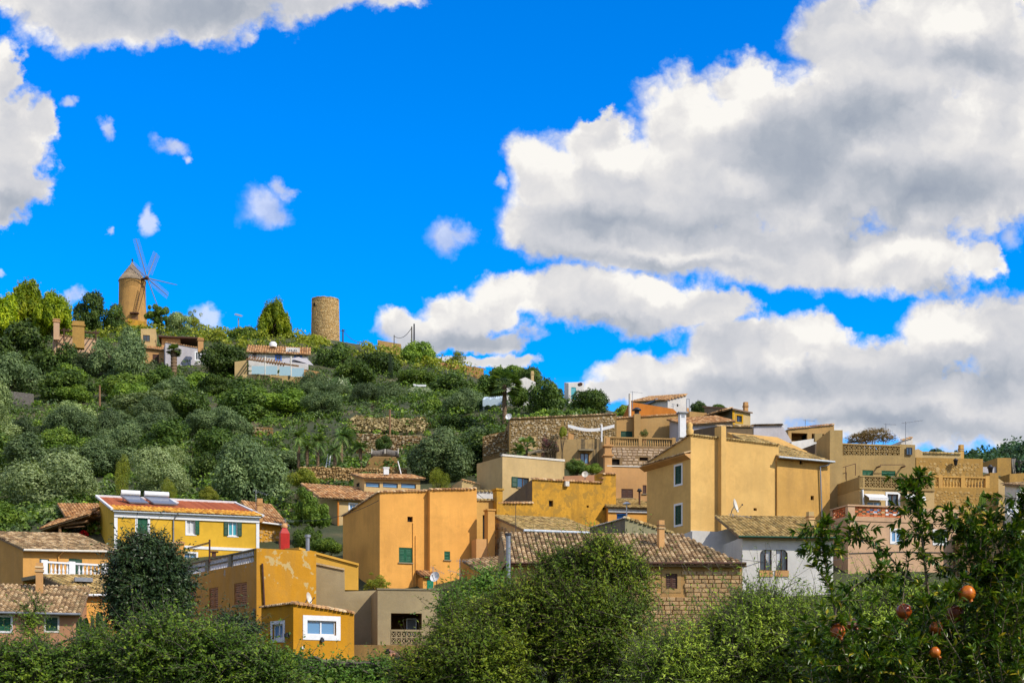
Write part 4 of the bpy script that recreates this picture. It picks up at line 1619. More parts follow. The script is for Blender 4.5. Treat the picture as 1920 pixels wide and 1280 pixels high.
# low orange spur wall running forward from the right corner
e0 = hb.F.pt(hb.w - 0.02, 0)
e1 = e0 + Vector((0.30, -3.0, 0))
zt0, zt1, zbm = P(893, 1046, e0.y).z, P(905, 1066, e1.y).z, h.zb
n_ = Vector((1, 0.1, 0)) * 0.35
mb.hexa([Vector((e0.x, e0.y, zbm)), Vector((e0.x, e0.y, zbm)) + n_, Vector((e1.x, e1.y, zbm)) + n_, Vector((e1.x, e1.y, zbm)),
         Vector((e0.x, e0.y, zt0)), Vector((e0.x, e0.y, zt0)) + n_, Vector((e1.x, e1.y, zt1)) + n_, Vector((e1.x, e1.y, zt1))])
mb.build('spur_wall', S_ORANGE, h.root)
# porch with the small green door
pf = OR.F.shifted(1.0)
a, b, z0, z1 = pf.rect((793, 1082, 814, 1112))
mb = MB()
pf.box(mb, a, b, z0 - 2.0, z1, -1.0, 0.0)
po = mb.build('porch', S_ORANGE, h.root)
mb = MB()
pf.box(mb, a + 0.28, b - 0.06, z0 - 1.2, z1 - 0.15, 0.0, 0.04)
mb.build('door', plain('teal_door_paint', (0.0, 0.22, 0.12), 0.5), po)
tile_roof(po, pf.pt(a - 0.15, z1 + 0.05, 0.25), pf.d, Vector((-pf.n.x * 1, -pf.n.y * 1, 0.35)), [(0, 0), (b - a + 0.3, 0), (b - a + 0.3, 1.2), (0, 1.2)], ROOF_WARM, name='porch_roof')
dish(816, 1081, 10, 86, 'round white satellite dish facing left beside the small green door of the orange house', (-0.45, -0.8, 0.3), WHITE, 0.8)
antenna(862, 1048, 1108, 87, 'tall aerial with two booms in front of the right half of the orange house', (28, 2), (-22, -6))
antenna(812, 1062, 1085, 86.5, 'short aerial tilted upward next to the satellite dish on the orange house', (22, 11))

# ------------------------------------------------------------------ bright yellow house
h = House('house', 'bright yellow house with white trim green shutters and a red roof carrying solar heaters', 214, 97, 22, 486, [(214, 957), (486, 969)], S_YELLOW, left=186, left_top=934)
h.win('F', (258, 970, 277, 999), 'shutter', mat=GREEN, surround=WHITE, sw=0.16)
h.win('F', (350, 974, 366, 1001), 'open', mat=GREEN, surround=WHITE, sw=0.09, pane=CURTAIN, open_sides='R')
h.win('F', (428, 977, 445, 1004), 'open', mat=DKGREEN, surround=WHITE, sw=0.09, pane=TEALPANE)
h.win('F', (345, 1037, 368, 1062), 'glass', surround=WHITE, sw=0.12, pane=BLUEPANE)
h.build()
mb = MB()
fc = h.L
h.cornice('F', 0.42, 0.10, WHITE, 0.0)
a, b = 0, h.w
mb = MB()
z0, z1 = h.F.z(1018, 0), h.F.z(1030, h.w)
mb.hexa([h.F.pt(0, z0 - 0.14, 0), h.F.pt(h.w, z1 - 0.14, 0), h.F.pt(h.w, z1 - 0.14, 0.05), h.F.pt(0, z0 - 0.14, 0.05),
         h.F.pt(0, z0 + 0.06, 0), h.F.pt(h.w, z1 + 0.06, 0), h.F.pt(h.w, z1 + 0.06, 0.05), h.F.pt(0, z0 + 0.06, 0.05)])
mb.build('string_course', WHITE, h.root)
for s in (0.0, h.w - 0.22):
    mb = MB()
    zt = h.zC if s == 0 else h.zR
    h.F.box(mb, s, s + 0.22, h.zb, zt - 0.424, 0.0, 0.045)
    mb.build('corner_trim', WHITE, h.root)
h.gutter(GUTTER, 0.24, 0.07)
h.pipe('F', [(333, 962, 0.35), (325, 975, 0.08), (325, 1060, 0.08)], 0.05, STEEL)
# red roof deck with a fringe of yellow barrel tiles along the eave
C, R, B, L = h.cs
E0 = Vector((C.x, C.y, h.zC + 0.08))
u = (Vector((R.x, R.y, h.zR + 0.08)) - E0).normalized()
T0 = Vector((L.x, L.y, h.zL + 0.08))
vv_ = (T0 - E0)
vv_ = vv_ - u * vv_.dot(u)
ln = vv_.length
vv_.normalize()
wd = (R - C).length
rd = tile_roof(h.root, E0, u, vv_, [(-0.2, -0.3), (wd + 0.2, -0.3), (wd + 0.2, 2.4), (-0.2, 2.4)], YTILE, wid=0.28, name='eave')
mb = MB()
nn = u.cross(vv_).normalized()
if nn.z < 0:
    nn = -nn
nst = 34
for i in range(nst):  # standing ribs of the red deck
    a0, a1 = -0.2 + (wd + 0.4) * i / nst, -0.2 + (wd + 0.4) * (i + 1) / nst
    q = [E0 + u * a0 + vv_ * 2.4, E0 + u * a1 + vv_ * 2.4, E0 + u * a1 + vv_ * ln, E0 + u * a0 + vv_ * ln]
    lift = nn * (0.034 if i % 2 else 0.045)
    mb.hexa([x for x in q] + [x + lift for x in q])
mb.build('roof', REDDECK, h.root)
mb = MB()
for a0 in (-0.26, wd + 0.12):
    q = [E0 + u * a0 - vv_ * 0.4, E0 + u * (a0 + 0.16) - vv_ * 0.4, E0 + u * (a0 + 0.16) + vv_ * ln, E0 + u * a0 + vv_ * ln]
    mb.hexa(q + [x + nn * 0.13 for x in q])
q = [E0 + u * -0.26 + vv_ * ln, E0 + u * (wd + 0.28) + vv_ * ln, E0 + u * (wd + 0.28) + vv_ * (ln + 0.2), E0 + u * -0.26 + vv_ * (ln + 0.2)]
mb.hexa(q + [x + nn * 0.17 for x in q])
mb.build('ridge_trim', WHITE, h.root)
mb = MB()
sa = h.F.s(362)
q = [E0 + u * (sa - 1.0) + vv_ * (ln * 0.72), E0 + u * (sa + 0.1) + vv_ * (ln * 0.72), E0 + u * (sa - 0.1) + vv_ * (ln * 0.97), E0 + u * (sa - 1.2) + vv_ * (ln * 0.97)]
mb.hexa([x + nn * 0.052 for x in q] + [x + nn * 0.16 for x in q])
mb.build('skylight', WHITE, h.root)
YH_ = h
for (px, lab) in ((240, 'left solar water heater with white tank on the red roof of the yellow house'), (292, 'right solar water heater with white tank on the red roof of the yellow house')):
    sc_ = h.F.s(px) + 0.9
    base = E0 + u * sc_ + vv_ * (ln * 0.62)
    root = empty('solar_heater', base, lab, 'solar heater', 'solar water heaters')
    wd2 = 0.66 if px < 260 else 0.86
    lo, hi = base - vv_ * 1.5 + u * 0.45, base + vv_ * 0.35
    panel_n = (nn + Vector((0, -0.35, 0))).normalized()
    mb = MB()
    up_ = Vector((0, 0, 0.42))
    q = [lo - u * wd2 + nn * 0.1, lo + u * wd2 + nn * 0.1, hi + u * wd2 + up_, hi - u * wd2 + up_]
    t = (q[1] - q[0]).cross(q[3] - q[0]).normalized() * 0.09
    mb.hexa(q + [x + t for x in q])
    mb.build('frame', STEEL, root)
    mb = MB()
    c_ = sum(q, Vector()) / 4
    qi = [c_ + (x - c_) * 0.93 + t * 1.05 for x in q]
    mb.quad(*qi)
    pm = mb.build('collector', glass('solar_glass', (0.05, 0.075, 0.14), 0.12), root)
    mb = MB()
    cz = hi + up_ + Vector((0, 0.2, 0.28))
    mb.tube(cz - u * (wd2 * 1.02), cz + u * (wd2 * 1.02), 0.22, n=14)
    mb.build('tank', WHITE, root)
    mb = MB()
    for sgn in (-0.8, 0.8):
        mb.tube(cz + u * wd2 * sgn - Vector((0, 0, 0.3)), cz + u * wd2 * sgn - Vector((0, 0, 0.3)) * 1 - nn * 0.75, 0.04, n=4)
    mb.build('bracket', STEEL, root)

# stone annex to its right
h = House('house', 'small golden stone house with tiled roof right behind the yellow house', 484, 103.5, 24, 537, [(484, 978), (537, 985)], S_GOLD, depth=5.5, depth_z=2.1)
h.build()
stone_wall(h.wall, h.F, 0, h.w, h.F.z(1040, 0), h.F.z(990, h.w), STONE_GOLD, 0.34, course=False, seed=4)
h.roof(ROOF_WARM, 0.35)
h.gutter(WHITE, 0.40)
chimney(h.root, 487, 943, 966, 103, 12, S_PEACH, S_PEACH)
antenna(480, 918, 962, 103, 'grid aerial on the mast above the right end of the yellow house', (24, 8), None)
antenna(535, 972, 990, 100, 'small aerial beside the red chimney housing', (18, 4), None)

# stone porch wing left of the yellow house
h = House('house', 'stone house with a timber porch under tiles left of the yellow house', 163, 105, 22, 190, [(163, 968), (190, 968)], S_CREAM, depth=6, depth_z=1.6)
h.build()
stone_wall(h.wall, h.F, 0, h.w, h.F.z(1020, 0), h.zC - 0.1, STONE_GREY, 0.4, seed=5)
h.roof(ROOF_WARM, 0.5, 1.6)
f = h.F
pc = [P(112, 990, 103.5), P(166, 966, 103.5)]
mb = MB()
mb.tube(P(112, 984, 103), P(112, 1012, 103), 0.13, n=6)
mb.build('post', WOOD, h.root)
mb = MB()
mb.tube(P(108, 985, 103), P(166, 977, 103), 0.11, n=6)
mb.tube(P(120, 989, 103.1), P(160, 986, 103.1), 0.06, n=6)
mb.build('beam', WOOD, h.root)
eL, eR = P(74, 992, 102.6), P(166, 964, 102.6)
u = (eR - eL).normalized()
n_c = Vector((-u.y, u.x, 0)).normalized()
tile_roof(h.root, eL, u, (n_c + Vector((0, 0, 0.30))), [(0, 0), ((eR - eL).length, 0), ((eR - eL).length, 3.2), (0, 3.2)], ROOF_WARM, name='porch_roof')
mb = MB()
mb.hexa([eL + Vector((0, 0.3, -0.12)), eR + Vector((0, 0.3, -0.12)), eR + Vector((0, 3.0, -0.1)), eL + Vector((0, 3.0, -0.1)),
         eL + Vector((0, 0.3, -0.06)), eR + Vector((0, 0.3, -0.06)), eR + Vector((0, 3.0, -0.06)), eL + Vector((0, 3.0, -0.06))])
mb.build('ceiling', WOOD, h.root)
c = P(157, 1002, 103.6)
root = empty('flowerpot', Vector((c.x, c.y, gz(c.x, c.y))), 'pot of bright red flowers under the timber porch', 'plant')
mb = MB()
zp = c.z - 0.35
mb.tube(Vector((c.x, c.y, gz(c.x, c.y) - 0.2)), (c.x, c.y, zp), 0.25, 0.3, 8)
mb.build('pot', ROOF_WARM, root)
rg = np.random.default_rng(3)
pos = np.array([c.x, c.y, c.z]) + _norm(rg.normal(size=(160, 3))) * 0.3
v, q = leaf_quads(pos, _norm(rg.normal(size=(160, 3))), 0.14, 0.12, rg)
link('flowers', mesh_np('flowers', v - np.array(root.location), q, plain('red_petals', (0.65, 0.01, 0.01), 0.6)), root)

# ------------------------------------------------------------------ left edge houses
h = House('house', 'tan house with old tiled roof and white balcony at the left edge', 43, 82, 38, 216, [(43, 1030), (216, 1033)], S_APRICOT, left=-20, left_top=999)
h.win('F', (74, 1047, 92, 1090), 'shutter', mat=DKGREEN, frame=DKBROWN)
h.win('F', (129, 1047, 154, 1090), 'shutter', mat=DKGREEN, frame=DKBROWN)
h.build()
h.roof(ROOF_OLD, 0.35, 0.1)
h.gutter(OFFWHITE, 0.40)
h.pipe('F', [(115, 1034, 0.35), (109, 1043, 0.08), (109, 1075, 0.08)], 0.045, S_APRICOT)
bf = h.F.shifted(2.6)
a, b = bf.s(77), bf.s(210)
z0, z1 = bf.z(1077, a), bf.z(1051, a)
mb = MB()
bf.box(mb, a - 0.2, b, z0 - 0.2, z0, -2.6, 0.15)
mb.build('balcony_floor', CONCRETE, h.root)
balustrade(h.root, bf, a, b, z0, z1, WHITE, n=18, posts=(a + 0.15, bf.s(134), bf.s(197)), post_w=0.36)
LH = h
h = House('house', 'low house with ribbed tiled roof and stained grey gable below the white balcony', 148, 73, 38, 262, [(148, 1114), (262, 1114)], S_ORANGE, left=84, left_top=1082)
h.build()
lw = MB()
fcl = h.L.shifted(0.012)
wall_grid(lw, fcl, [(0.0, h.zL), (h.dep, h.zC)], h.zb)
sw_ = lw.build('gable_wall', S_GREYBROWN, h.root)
h.roof(ROOF_OCHRE, 0.3, 0.08, wid=0.30)
h.gutter(WHITE, 0.34)
s_ = h.F.s(165)
c0 = P(163, 1090, 75.5)
mb = MB()
mb.box((c0.x - 0.2, c0.y, P(0, 1088, 76).z), 0.9, 0.7, 0.22, 0.4)
mb.build('skylight', STEEL, h.root)
chimney(h.root, 74, 1062, 1118, 72, 16, S_PEACH, ROOF_OLD)
h = House('house', 'low pink house with old tiled roof and green windows in the lower left corner', -30, 68, 12, 148, [(-30, 1146), (148, 1150)], S_ROSE, depth=4.8, depth_z=1.55)
h.win('F', (-6, 1156, 20, 1182), 'shutter', mat=GREEN, surround=WHITE, sw=0.1)
h.win('F', (86, 1157, 108, 1182), 'shutter', mat=DKGREEN, surround=OFFWHITE, sw=0.08)
h.build()
h.roof(ROOF_OLD, 0.35)
h.gutter(STEEL, 0.4)

# ------------------------------------------------------------------ tan house with attic windows behind the orange house
h = House('house', 'cream house with an attic of three narrow windows behind the orange house', 632, 112, 26, 795, [(632, 938), (795, 934)], S_CREAM, left=556, left_top=925)
h.win('F', (656, 945, 668, 958), 'glass', surround=WHITE, sw=0.12, pane=BLUEPANE)
h.win('L', (597, 945, 612, 975), 'shutter', mat=DKGREEN)
h.build()
E0 = h.F.pt(-0.5, h.zC + 0.1, 0.4)
tile_roof(h.root, E0, h.F.d, (-h.F.n + Vector((0, 0, 0.36))), [(-1.2, 0), (h.w + 0.6, 0), (h.w + 0.6, 4.6), (-1.2, 4.6)], ROOF_WARM, wid=0.3)
h.pipe('F', [(633, 940), (633, 1010)], 0.09, S_TERRA)
a_ = House('attic', '', 683, 115.5, 26, 788, [(683, 896), (788, 898)], S_CREAM, left=663, left_top=890)
for r in ((686, 904, 712, 913), (718, 905, 746, 914), (752, 906, 780, 915)):
    a_.win('F', r, 'glass', frame=DARKMETAL, pane=BLUEPANE, split=1, sill=False)
a_.win('L', (668, 905, 674, 914), 'glass', frame=DARKMETAL, split=1, sill=False)
a_.build()
a_.roof(ROOF_WARM, 0.4, 0.25)
a_.root.parent = h.root
a_.root.location = a_.root.location - h.root.location
for key in ('label', 'category'):
    if key in a_.root:
        del a_.root[key]
# flatten: the attic's pieces become parts of the house
for ch in list(a_.root.children):
    ch.location = Vector(ch.location) + a_.root.location
    ch.parent = h.root
bpy.data.objects.remove(a_.root)
mb = MB()
c = P(724, 884, 117)
mb.box(c, 0.42, 0.4, 0.5, 0.2)
mb.box((c.x, c.y, c.z + 0.3), 0.5, 0.48, 0.1, 0.2)
mb.build('chimney', WHITE, h.root)
root = empty('post', P(752, 888, 118), 'leaning white pole above the attic roof', 'pole')
mb = MB()
mb.tube(P(752, 888, 118), P(746, 864, 118), 0.05, n=5)
mb.build('pole', WHITE, root)

# ------------------------------------------------------------------ cream cube and golden house
h = House('house', 'plain cream flat roofed cube house with one green shutter in the middle of the village', 942, 112, 28, 1058, [(942, 856), (1058, 860)], S_CREAM, left=894, left_top=869)
h.win('F', (970, 895, 992, 914), 'open', mat=DKGREEN, frame=DKBROWN, open_sides='L')
h.build()
mb = MB()
h.F.box(mb, -0.02, h.w + 0.03, h.zR - 0.05, h.zC + 0.06, -0.25, 0.05)
mb.build('coping', OFFWHITE, h.root)
h = House('house', 'small cream lean-to with a tiled edge left of the cream cube house', 866, 114, 16, 900, [(866, 899), (900, 908)], S_CREAM, depth=4)
h.build()
h.coping(ROOF_WARM)
h = House('house', 'old golden rendered house with patchy wall grey gable and raised right end', 998, 100, 26, 1155, [(998, 898), (1129, 905), (1129.5, 889), (1155, 888)], S_GOLD, left=940, left_top=942)
h.win('F', (1029, 938, 1037, 949), 'hole')
h.win('F', (1100, 947, 1104, 951), 'hole')
h.win('F', (1130, 951, 1135, 956), 'hole')
h.zR = h.tops[1][1]
h.zBk = h.zL + (h.zR - h.zC)
h.build()
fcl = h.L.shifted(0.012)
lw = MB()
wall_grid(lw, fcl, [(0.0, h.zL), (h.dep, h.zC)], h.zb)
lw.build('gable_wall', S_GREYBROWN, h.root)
h.coping(ROOF_WARM, 'F', 0.22)
mb = MB()
sR = h.tops[2][0]
h.F.box(mb, sR + 0.01, h.w, h.zR - 0.5, h.tops[3][1], -1.2, -0.005)
mb.build('raised_end', S_GOLD, h.root)
mb = MB()
c = h.F.pt(h.F.s(1061), h.F.z(906, 2), 0.1)
mb.box(c, 0.3, 0.3, 0.35, h.F.yaw)
mb.build('wall_box', OFFWHITE, h.root)
GH = h
h = House('house', 'low golden wall house in front of the grey gable with tile topped edge', 932, 97, 26, 1000, [(932, 943), (1000, 943)], S_GOLD, depth=2.2)
h.build()
h.coping(ROOF_WARM, 'F', 0.22)
mb = MB()
a, b, z0, z1 = h.F.rect((930, 919, 941, 1000))
h.F.box(mb, a, b, z0 - 2, z1, -0.5, 0.12)
h.F.box(mb, a - 0.08, b + 0.08, z1, z1 + 0.12, -0.58, 0.2)
mb.build('pier', S_GOLD, h.root)
h = House('house', 'narrow golden house sliver with white parapet between orange and golden houses', 893, 101, 18, 936, [(893, 921), (936, 921)], S_WHITE, depth=4)
h.build()
h.coping(ROOF_OCHRE, 'F', 0.25)
h = House('house', 'narrow ochre passage wall with tile edge beside the orange house', 893, 97, 18, 934, [(893, 937), (934, 938)], S_HONEY, depth=3)
h.win('F', (905, 965, 916, 1015), 'hole')
h.build()
h.coping(ROOF_OCHRE, 'F', 0.25)
h = House('garden_wall', 'pale stepped wall end between the orange house and the stone gable', 893, 91, 20, 925, [(893, 1010), (925, 1010)], S_PEACH, depth=1.0, cat='wall')
h.build()
mb = MB()
a, b, z0, z1 = h.F.rect((914, 957, 927, 1050))
h.F.box(mb, a, b, z0 - 1, z1, -0.6, 0.1)
h.F.box(mb, a - 0.06, b + 0.06, z1, z1 + 0.1, -0.65, 0.16)
mb.build('pier', S_APRICOT, h.root)

h = House('house', 'low stone house with lichen covered roof pale gutter and dark stone gable', 980, 88, 22, 1120, [(980, 994), (1120, 999)], S_CREAM, left=924, left_top=969)
h.build()
stone_wall(h.wall, h.L, 0, h.dep, h.L.z(1050, 0), lambda s: h.zL + (h.zC - h.zL) * s / h.dep - 0.1, STONE_TAN, 0.5, course=False, seed=9)
h.roof(ROOF_OCHRE, 0.35, 0.05)
h.gutter(GUTTER, 0.42, 0.09)
h.pipe('F', [(1061, 998, 0.1), (1060, 1025, 0.1)], 0.06, WHITE)
root = empty('mast', P(967, 1010, 87), 'thin dark mast before the low stone house roof', 'antenna')
mb = MB()
mb.tube(P(967, 1012, 86), P(967, 945, 86), 0.025, n=4)
mb.build('pole', DARKMETAL, root)
root = empty('flue_pipe', P(953, 1085, 71), 'tall grey metal flue with a dark cap beside the big green tree', 'flue', 'metal flues')
mb = MB()
mb.tube(P(953, 1100, 71), P(953, 1004, 71), 0.12, n=12)
mb.build('pipe', STEEL, root)
mb = MB()
mb.tube(P(953, 1003, 71), P(953, 999, 71), 0.17, n=12)
mb.build('cowl', DARKMETAL, root)
h = House('outbuilding', 'low orange lean-to with little tiled roofs at the foot of the orange house', 905, 85, 20, 965, [(905, 1073), (965, 1066)], S_ORANGE, depth=3.0, depth_z=0.9, cat='outbuilding')
h.build()
h.roof(ROOF_OLD, 0.25)
h = House('outbuilding', 'pale low wall house with tile coping behind the tall grey flue', 905, 89, 20, 975, [(905, 1052), (975, 1052)], S_PEACH, depth=2.0, cat='outbuilding')
h.build()
h.coping(ROOF_WARM, 'F', 0.22)

h = House('outbuilding', 'grey rendered shed with a corrugated edge in front of the golden house', 1172, 84, 30, 1262, [(1172, 971), (1262, 1000)], S_GREENGREY, left=1106, left_top=990, cat='shed')
h.build()
lw = MB()
wall_grid(lw, h.L.shifted(0.012), [(0.0, h.zL), (h.dep, h.zC)], h.zb)
lw.build('side_wall', S_GREY, h.root)
h.coping(plain('grey_fibre_sheet', (0.36, 0.33, 0.28), 0.9), 'L', 0.14)
mb = MB()
h.F.box(mb, 0, 0.01, h.zC, h.zC + 0.001, -0.1, 0)
h.coping(ROOF_OCHRE, 'F', 0.3, name='verge_tile')

# ------------------------------------------------------------------ big stone house with the wide roof
h = House('house', 'warm stone block house with a wide old tiled roof and slim chimney', 960, 73, 4, 1392, [(960, 1055), (1392, 1055)], stucco('warm_block_mortar', (0.56, 0.36, 0.17), 0.2, grain=0.15), depth=5.5, depth_z=0.0)
h.win('F', (1248, 1075, 1270, 1103), 'shutter', mat=DKBROWN, frame=DKBROWN, surround=stucco('dressed_stone', (0.52, 0.36, 0.19), 0.15), sw=0.2)
h.build()
a, b, z0, z1 = h.holes['F'][0]
sk = (a - 0.2, b + 0.2, z0 - 0.2, z1 + 0.2)
k = stone_wall(h.wall, h.F, h.F.s(1120), h.w - 0.02, h.F.z(1168, 9), h.zC - 0.35, STONE_WARM, 0.40, name='stone_block', single=True, proud=0.075, skip=(sk,), seed=2, gap=0.018)
print('stone blocks', k)
E0 = h.F.pt(0, h.zC + 0.06, 0.0)
zr = 0
sl = 0.42
ln_ = 4.9
w = h.w
tile_roof(h.root, E0, h.F.d, (-h.F.n + Vector((0, 0, sl))), [(-0.3, -0.4), (w + 0.15, -0.4), (w - 2.2, ln_), (-0.3, ln_)], ROOF_OLD, wid=0.23)
mb = MB()
mb.quad(h.F.pt(w, h.zC, 0), h.F.pt(w, h.zC, -2 * ln_ * 0.92), h.F.pt(w - 2.2, h.zC + ln_ * 0.385, -ln_ * 0.92), h.F.pt(w - 2.2, h.zC + ln_ * 0.385, -ln_ * 0.92 + 0.01))
mb.quad(h.F.pt(-0.3, h.zC, -2 * ln_ * 0.92), h.F.pt(w, h.zC, -2 * ln_ * 0.92), h.F.pt(w - 2.2, h.zC + ln_ * 0.385, -ln_ * 0.92), h.F.pt(-0.3, h.zC + ln_ * 0.385, -ln_ * 0.92))
mb.quad(h.F.pt(-0.3, h.zC, 0), h.F.pt(-0.3, h.zC + ln_ * 0.385, -ln_ * 0.92), h.F.pt(-0.3, h.zC + ln_ * 0.38, -ln_ * 0.92), h.F.pt(-0.3, h.zC, -2 * ln_ * 0.92))
mb.build('roof_back', ROOF_OLD, h.root)
h.gutter(DKBROWN, 0.44, 0.06, 0.05)
chimney(h.root, 1239, 984, 1028, 76, 13, S_PEACH, ROOF_OLD)
SH = h

# ------------------------------------------------------------------ white house
h = House('house', 'white house with two rounded arch windows under an old tiled roof', 1392, 82, 6, 1562, [(1392, 1006), (1562, 1006)], S_WHITE, depth=5.0, depth_z=0.0)
for r in ((1425, 1030, 1447, 1069), (1455, 1030, 1477, 1069)):
    a, b, z0, z1 = h.F.rect(r)
    h.holes['F'].append((a, b, z0, z1))
h.build()
for i, (a, b, z0, z1) in enumerate(h.holes['F']):
    mb = MB()
    fcw = h.F
    # frame bars and the rounded corner fillets of the opening
    t = 0.05
    fcw.box(mb, a, a + t, z0, z1, -0.14, -0.08)
    fcw.box(mb, b - t, b, z0, z1, -0.14, -0.08)
    fcw.box(mb, a + t, b - t, z0, z0 + t, -0.14, -0.08)
    fcw.box(mb, (a + b) / 2 - 0.02, (a + b) / 2 + 0.02, z0 + t, z1, -0.14, -0.08)
    wd_ = mb.build('window', DKBROWN, h.root)
    pm = MB()
    pm.quad(fcw.pt(a, z0, -0.15), fcw.pt(b, z0, -0.15), fcw.pt(b, z1, -0.15), fcw.pt(a, z1, -0.15))
    pm.build('pane', PANE, wd_)
    fm = MB()
    r_ = (b - a) * 0.42
    for side in (0, 1):
        ctr = (a + r_) if side == 0 else (b - r_)
        if (side == 0) != (i == 0):
            continue
        corner = a if side == 0 else b
        pts = [fcw.pt(corner, z1, 0.003)]
        for q in range(6):
            t_ = math.pi / 2 * q / 5
            x = ctr - math.cos(t_) * r_ * (1 if side == 0 else -1)
            pts.append(fcw.pt(x, z1 - r_ + math.sin(t_) * r_, 0.003))
        back = [p - fcw.n * 0.2 for p in pts]
        nP = len(pts)
        fm.add(pts + back, [tuple(range(nP))] + [(j, (j + 1) % nP, nP + (j + 1) % nP, nP + j) for j in range(nP)])
    if fm.f:
        fm.build('arch_corner', S_WHITE, wd_)
    cm = MB()
    cx_ = b if i == 0 else a
    dx = -1 if i == 0 else 1
    cm.add([fcw.pt(cx_ + dx * 0.02, z1, -0.145), fcw.pt(cx_ + dx * 0.5, z1, -0.145), fcw.pt(cx_ + dx * 0.3, z1 - 0.5, -0.145), fcw.pt(cx_ + dx * 0.03, z1 - 1.1, -0.145)], ((0, 1, 2, 3),))
    cm.build('curtain', CURTAIN, wd_)
    sm = MB()
    fcw.box(sm, a - 0.05, b + 0.05, z0 - 0.35, z0, -0.05, 0.05)
    sm.build('sill', S_PEACH, wd_)
E0 = h.F.pt(0, h.zC + 0.06, 0)
tile_roof(h.root, E0, h.F.d, (-h.F.n + Vector((0, 0, 0.33))), [(-0.3, -0.45), (h.w + 0.3, -0.45), (h.w + 0.3, 5.6), (-0.3, 5.6)], ROOF_OCHRE)
mb = MB()
mb.tube(h.F.pt(-0.35, h.zC - 0.04, 0.5), h.F.pt(h.w, h.zC - 0.04, 0.5), 0.06, n=6)
mb.build('gutter', DKGREEN, h.root)
chimney(h.root, 1519, 968, 1003, 85, 13, S_CREAM, ROOF_WARM)
WH = h
f2 = House('garden_wall', 'white side wall with a small arch next to the white house', 1298, 86, 12, 1394, [(1298, 994), (1345, 996), (1394, 982)], S_WHITE, depth=2.5, cat='wall')
f2.zC = f2.zR = f2.zL = f2.zBk = min(z for _, z in f2.tops)
f2.build()
a, b, z0, z1 = f2.F.rect((1364, 1035, 1385, 1062))
mb = MB()
pts = [f2.F.pt(a, z0, 0.004), f2.F.pt(b, z0, 0.004)] + [f2.F.pt((a + b) / 2 + math.cos(q) * (b - a) / 2, z1 - (b - a) / 2 + math.sin(q) * (b - a) / 2, 0.004) for q in np.linspace(0, math.pi, 9)]
bk = [p - f2.F.n * 0.3 for p in pts]
mb.add(pts, [tuple(range(len(pts)))])
mb.build('arch', plain('old_door', (0.12, 0.08, 0.05), 0.8), f2.root)

# ------------------------------------------------------------------ big butter yellow house
h = House('house', 'large plain butter yellow house with a vertical buttress and green shuttered shaded side', 1295, 93, 27, 1460, [(1295, 815), (1460, 834)], S_BUTTER, left=1213, left_top=868)
h.win('L', (1266, 873, 1278, 907), 'shutter', mat=DKGREEN, surround=WHITE, sw=0.13)
h.win('L', (1266, 947, 1278, 983), 'shutter', mat=DKGREEN, surround=WHITE, sw=0.13)
h.win('F', (1413, 952, 1419, 957), 'hole')
h.build()
h.coping(ROOF_OCHRE, 'F', 0.2)
h.coping(ROOF_OLD, 'L', 0.2)
mb = MB()
a, b, z0, z1 = h.F.rect((1345, 802, 1354, 1010))
h.F.box(mb, a, b, h.zb, z1 + 0.05, -0.3, 0.45)
mb.build('buttress', S_BUTTER, h.root)
mb = MB()
za, zc_ = h.L.z(874, 0), h.L.z(850, h.dep)
mb.hexa([h.L.pt(-0.3, za - 0.35, 0), h.L.pt(h.dep, zc_ - 0.35, 0), h.L.pt(h.dep, zc_ - 0.1, 0.45), h.L.pt(-0.3, za - 0.1, 0.45),
         h.L.pt(-0.3, za, 0), h.L.pt(h.dep, zc_, 0), h.L.pt(h.dep, zc_ - 0.02, 0.45), h.L.pt(-0.3, za - 0.02, 0.45)])
cv = mb.build('cornice', S_PEACH, h.root)
mb = MB()
nt = 40
for i in range(nt):
    s = h.dep * (i + 0.5) / nt
    z = za + (zc_ - za) * (i + 0.5) / nt
    vs = []
    for o, hz in ((0.52, -0.02), (-0.05, 0.14)):
        for q in range(5):
            t = math.pi * q / 4
            vs.append(h.L.pt(s - math.cos(t) * 0.1, z + hz + math.sin(t) * 0.09, o))
    mb.add(vs, [(q, q + 1, 6 + q, 5 + q) for q in range(4)] + [(4, 3, 2, 1, 0)])
tag(mb.build('eave_tile', ROOF_OLD, cv), kind='stuff')
mb = MB()
h.F.box(mb, 0, h.w * 0.32, h.zb, h.F.z(994, 0), 0, 0.03)
mb.build('white_base', S_WHITE, h.root)
mb = MB()
c = h.F.pt(0.0, h.zC, -0.1)
mb.lathe(c, [(0.22, 0), (0.26, 0.3), (0.16, 0.45), (0.2, 0.7), (0.05, 0.85)], 8)
mb.build('finial', S_BUTTER, h.root)
dish(1378, 948, 13, 88, 'thin satellite dish seen edge on against the butter yellow wall', (0.9, -0.35, 0.25), OFFWHITE, 1.2)
antenna(1374, 962, 1016, 87, 'aerial with a drooping cable below the dish on the butter yellow wall', (34, 6), None)
BY = h
h = House('house', 'honey coloured house section with a low tiled roof right of the butter yellow house', 1457, 96, 20, 1556, [(1457, 857), (1556, 866)], S_HONEY, depth=7, depth_z=2.9)
h.win('F', (1499, 863, 1505, 870), 'hole')
h.win('F', (1520, 929, 1526, 937), 'hole')
h.build()
E0 = h.F.pt(0, h.zC + 0.08, 0)
u = (h.F.pt(h.w, h.zR + 0.08, 0) - E0).normalized()
tile_roof(h.root, E0, u, (-h.F.n + Vector((0, 0, 0.40))), [(-0.05, -0.4), (h.w, -0.4), (h.w - 0.8, 2.2), (1.6, 6.5), (-0.05, 6.5)], ROOF_OCHRE)
h.gutter(GUTTER, 0.45, 0.07)
h.pipe('F', [(1553, 866, 0.4), (1548, 873, 0.3), (1536, 875, 0.12), (1540, 985, 0.12)], 0.05, STEEL)

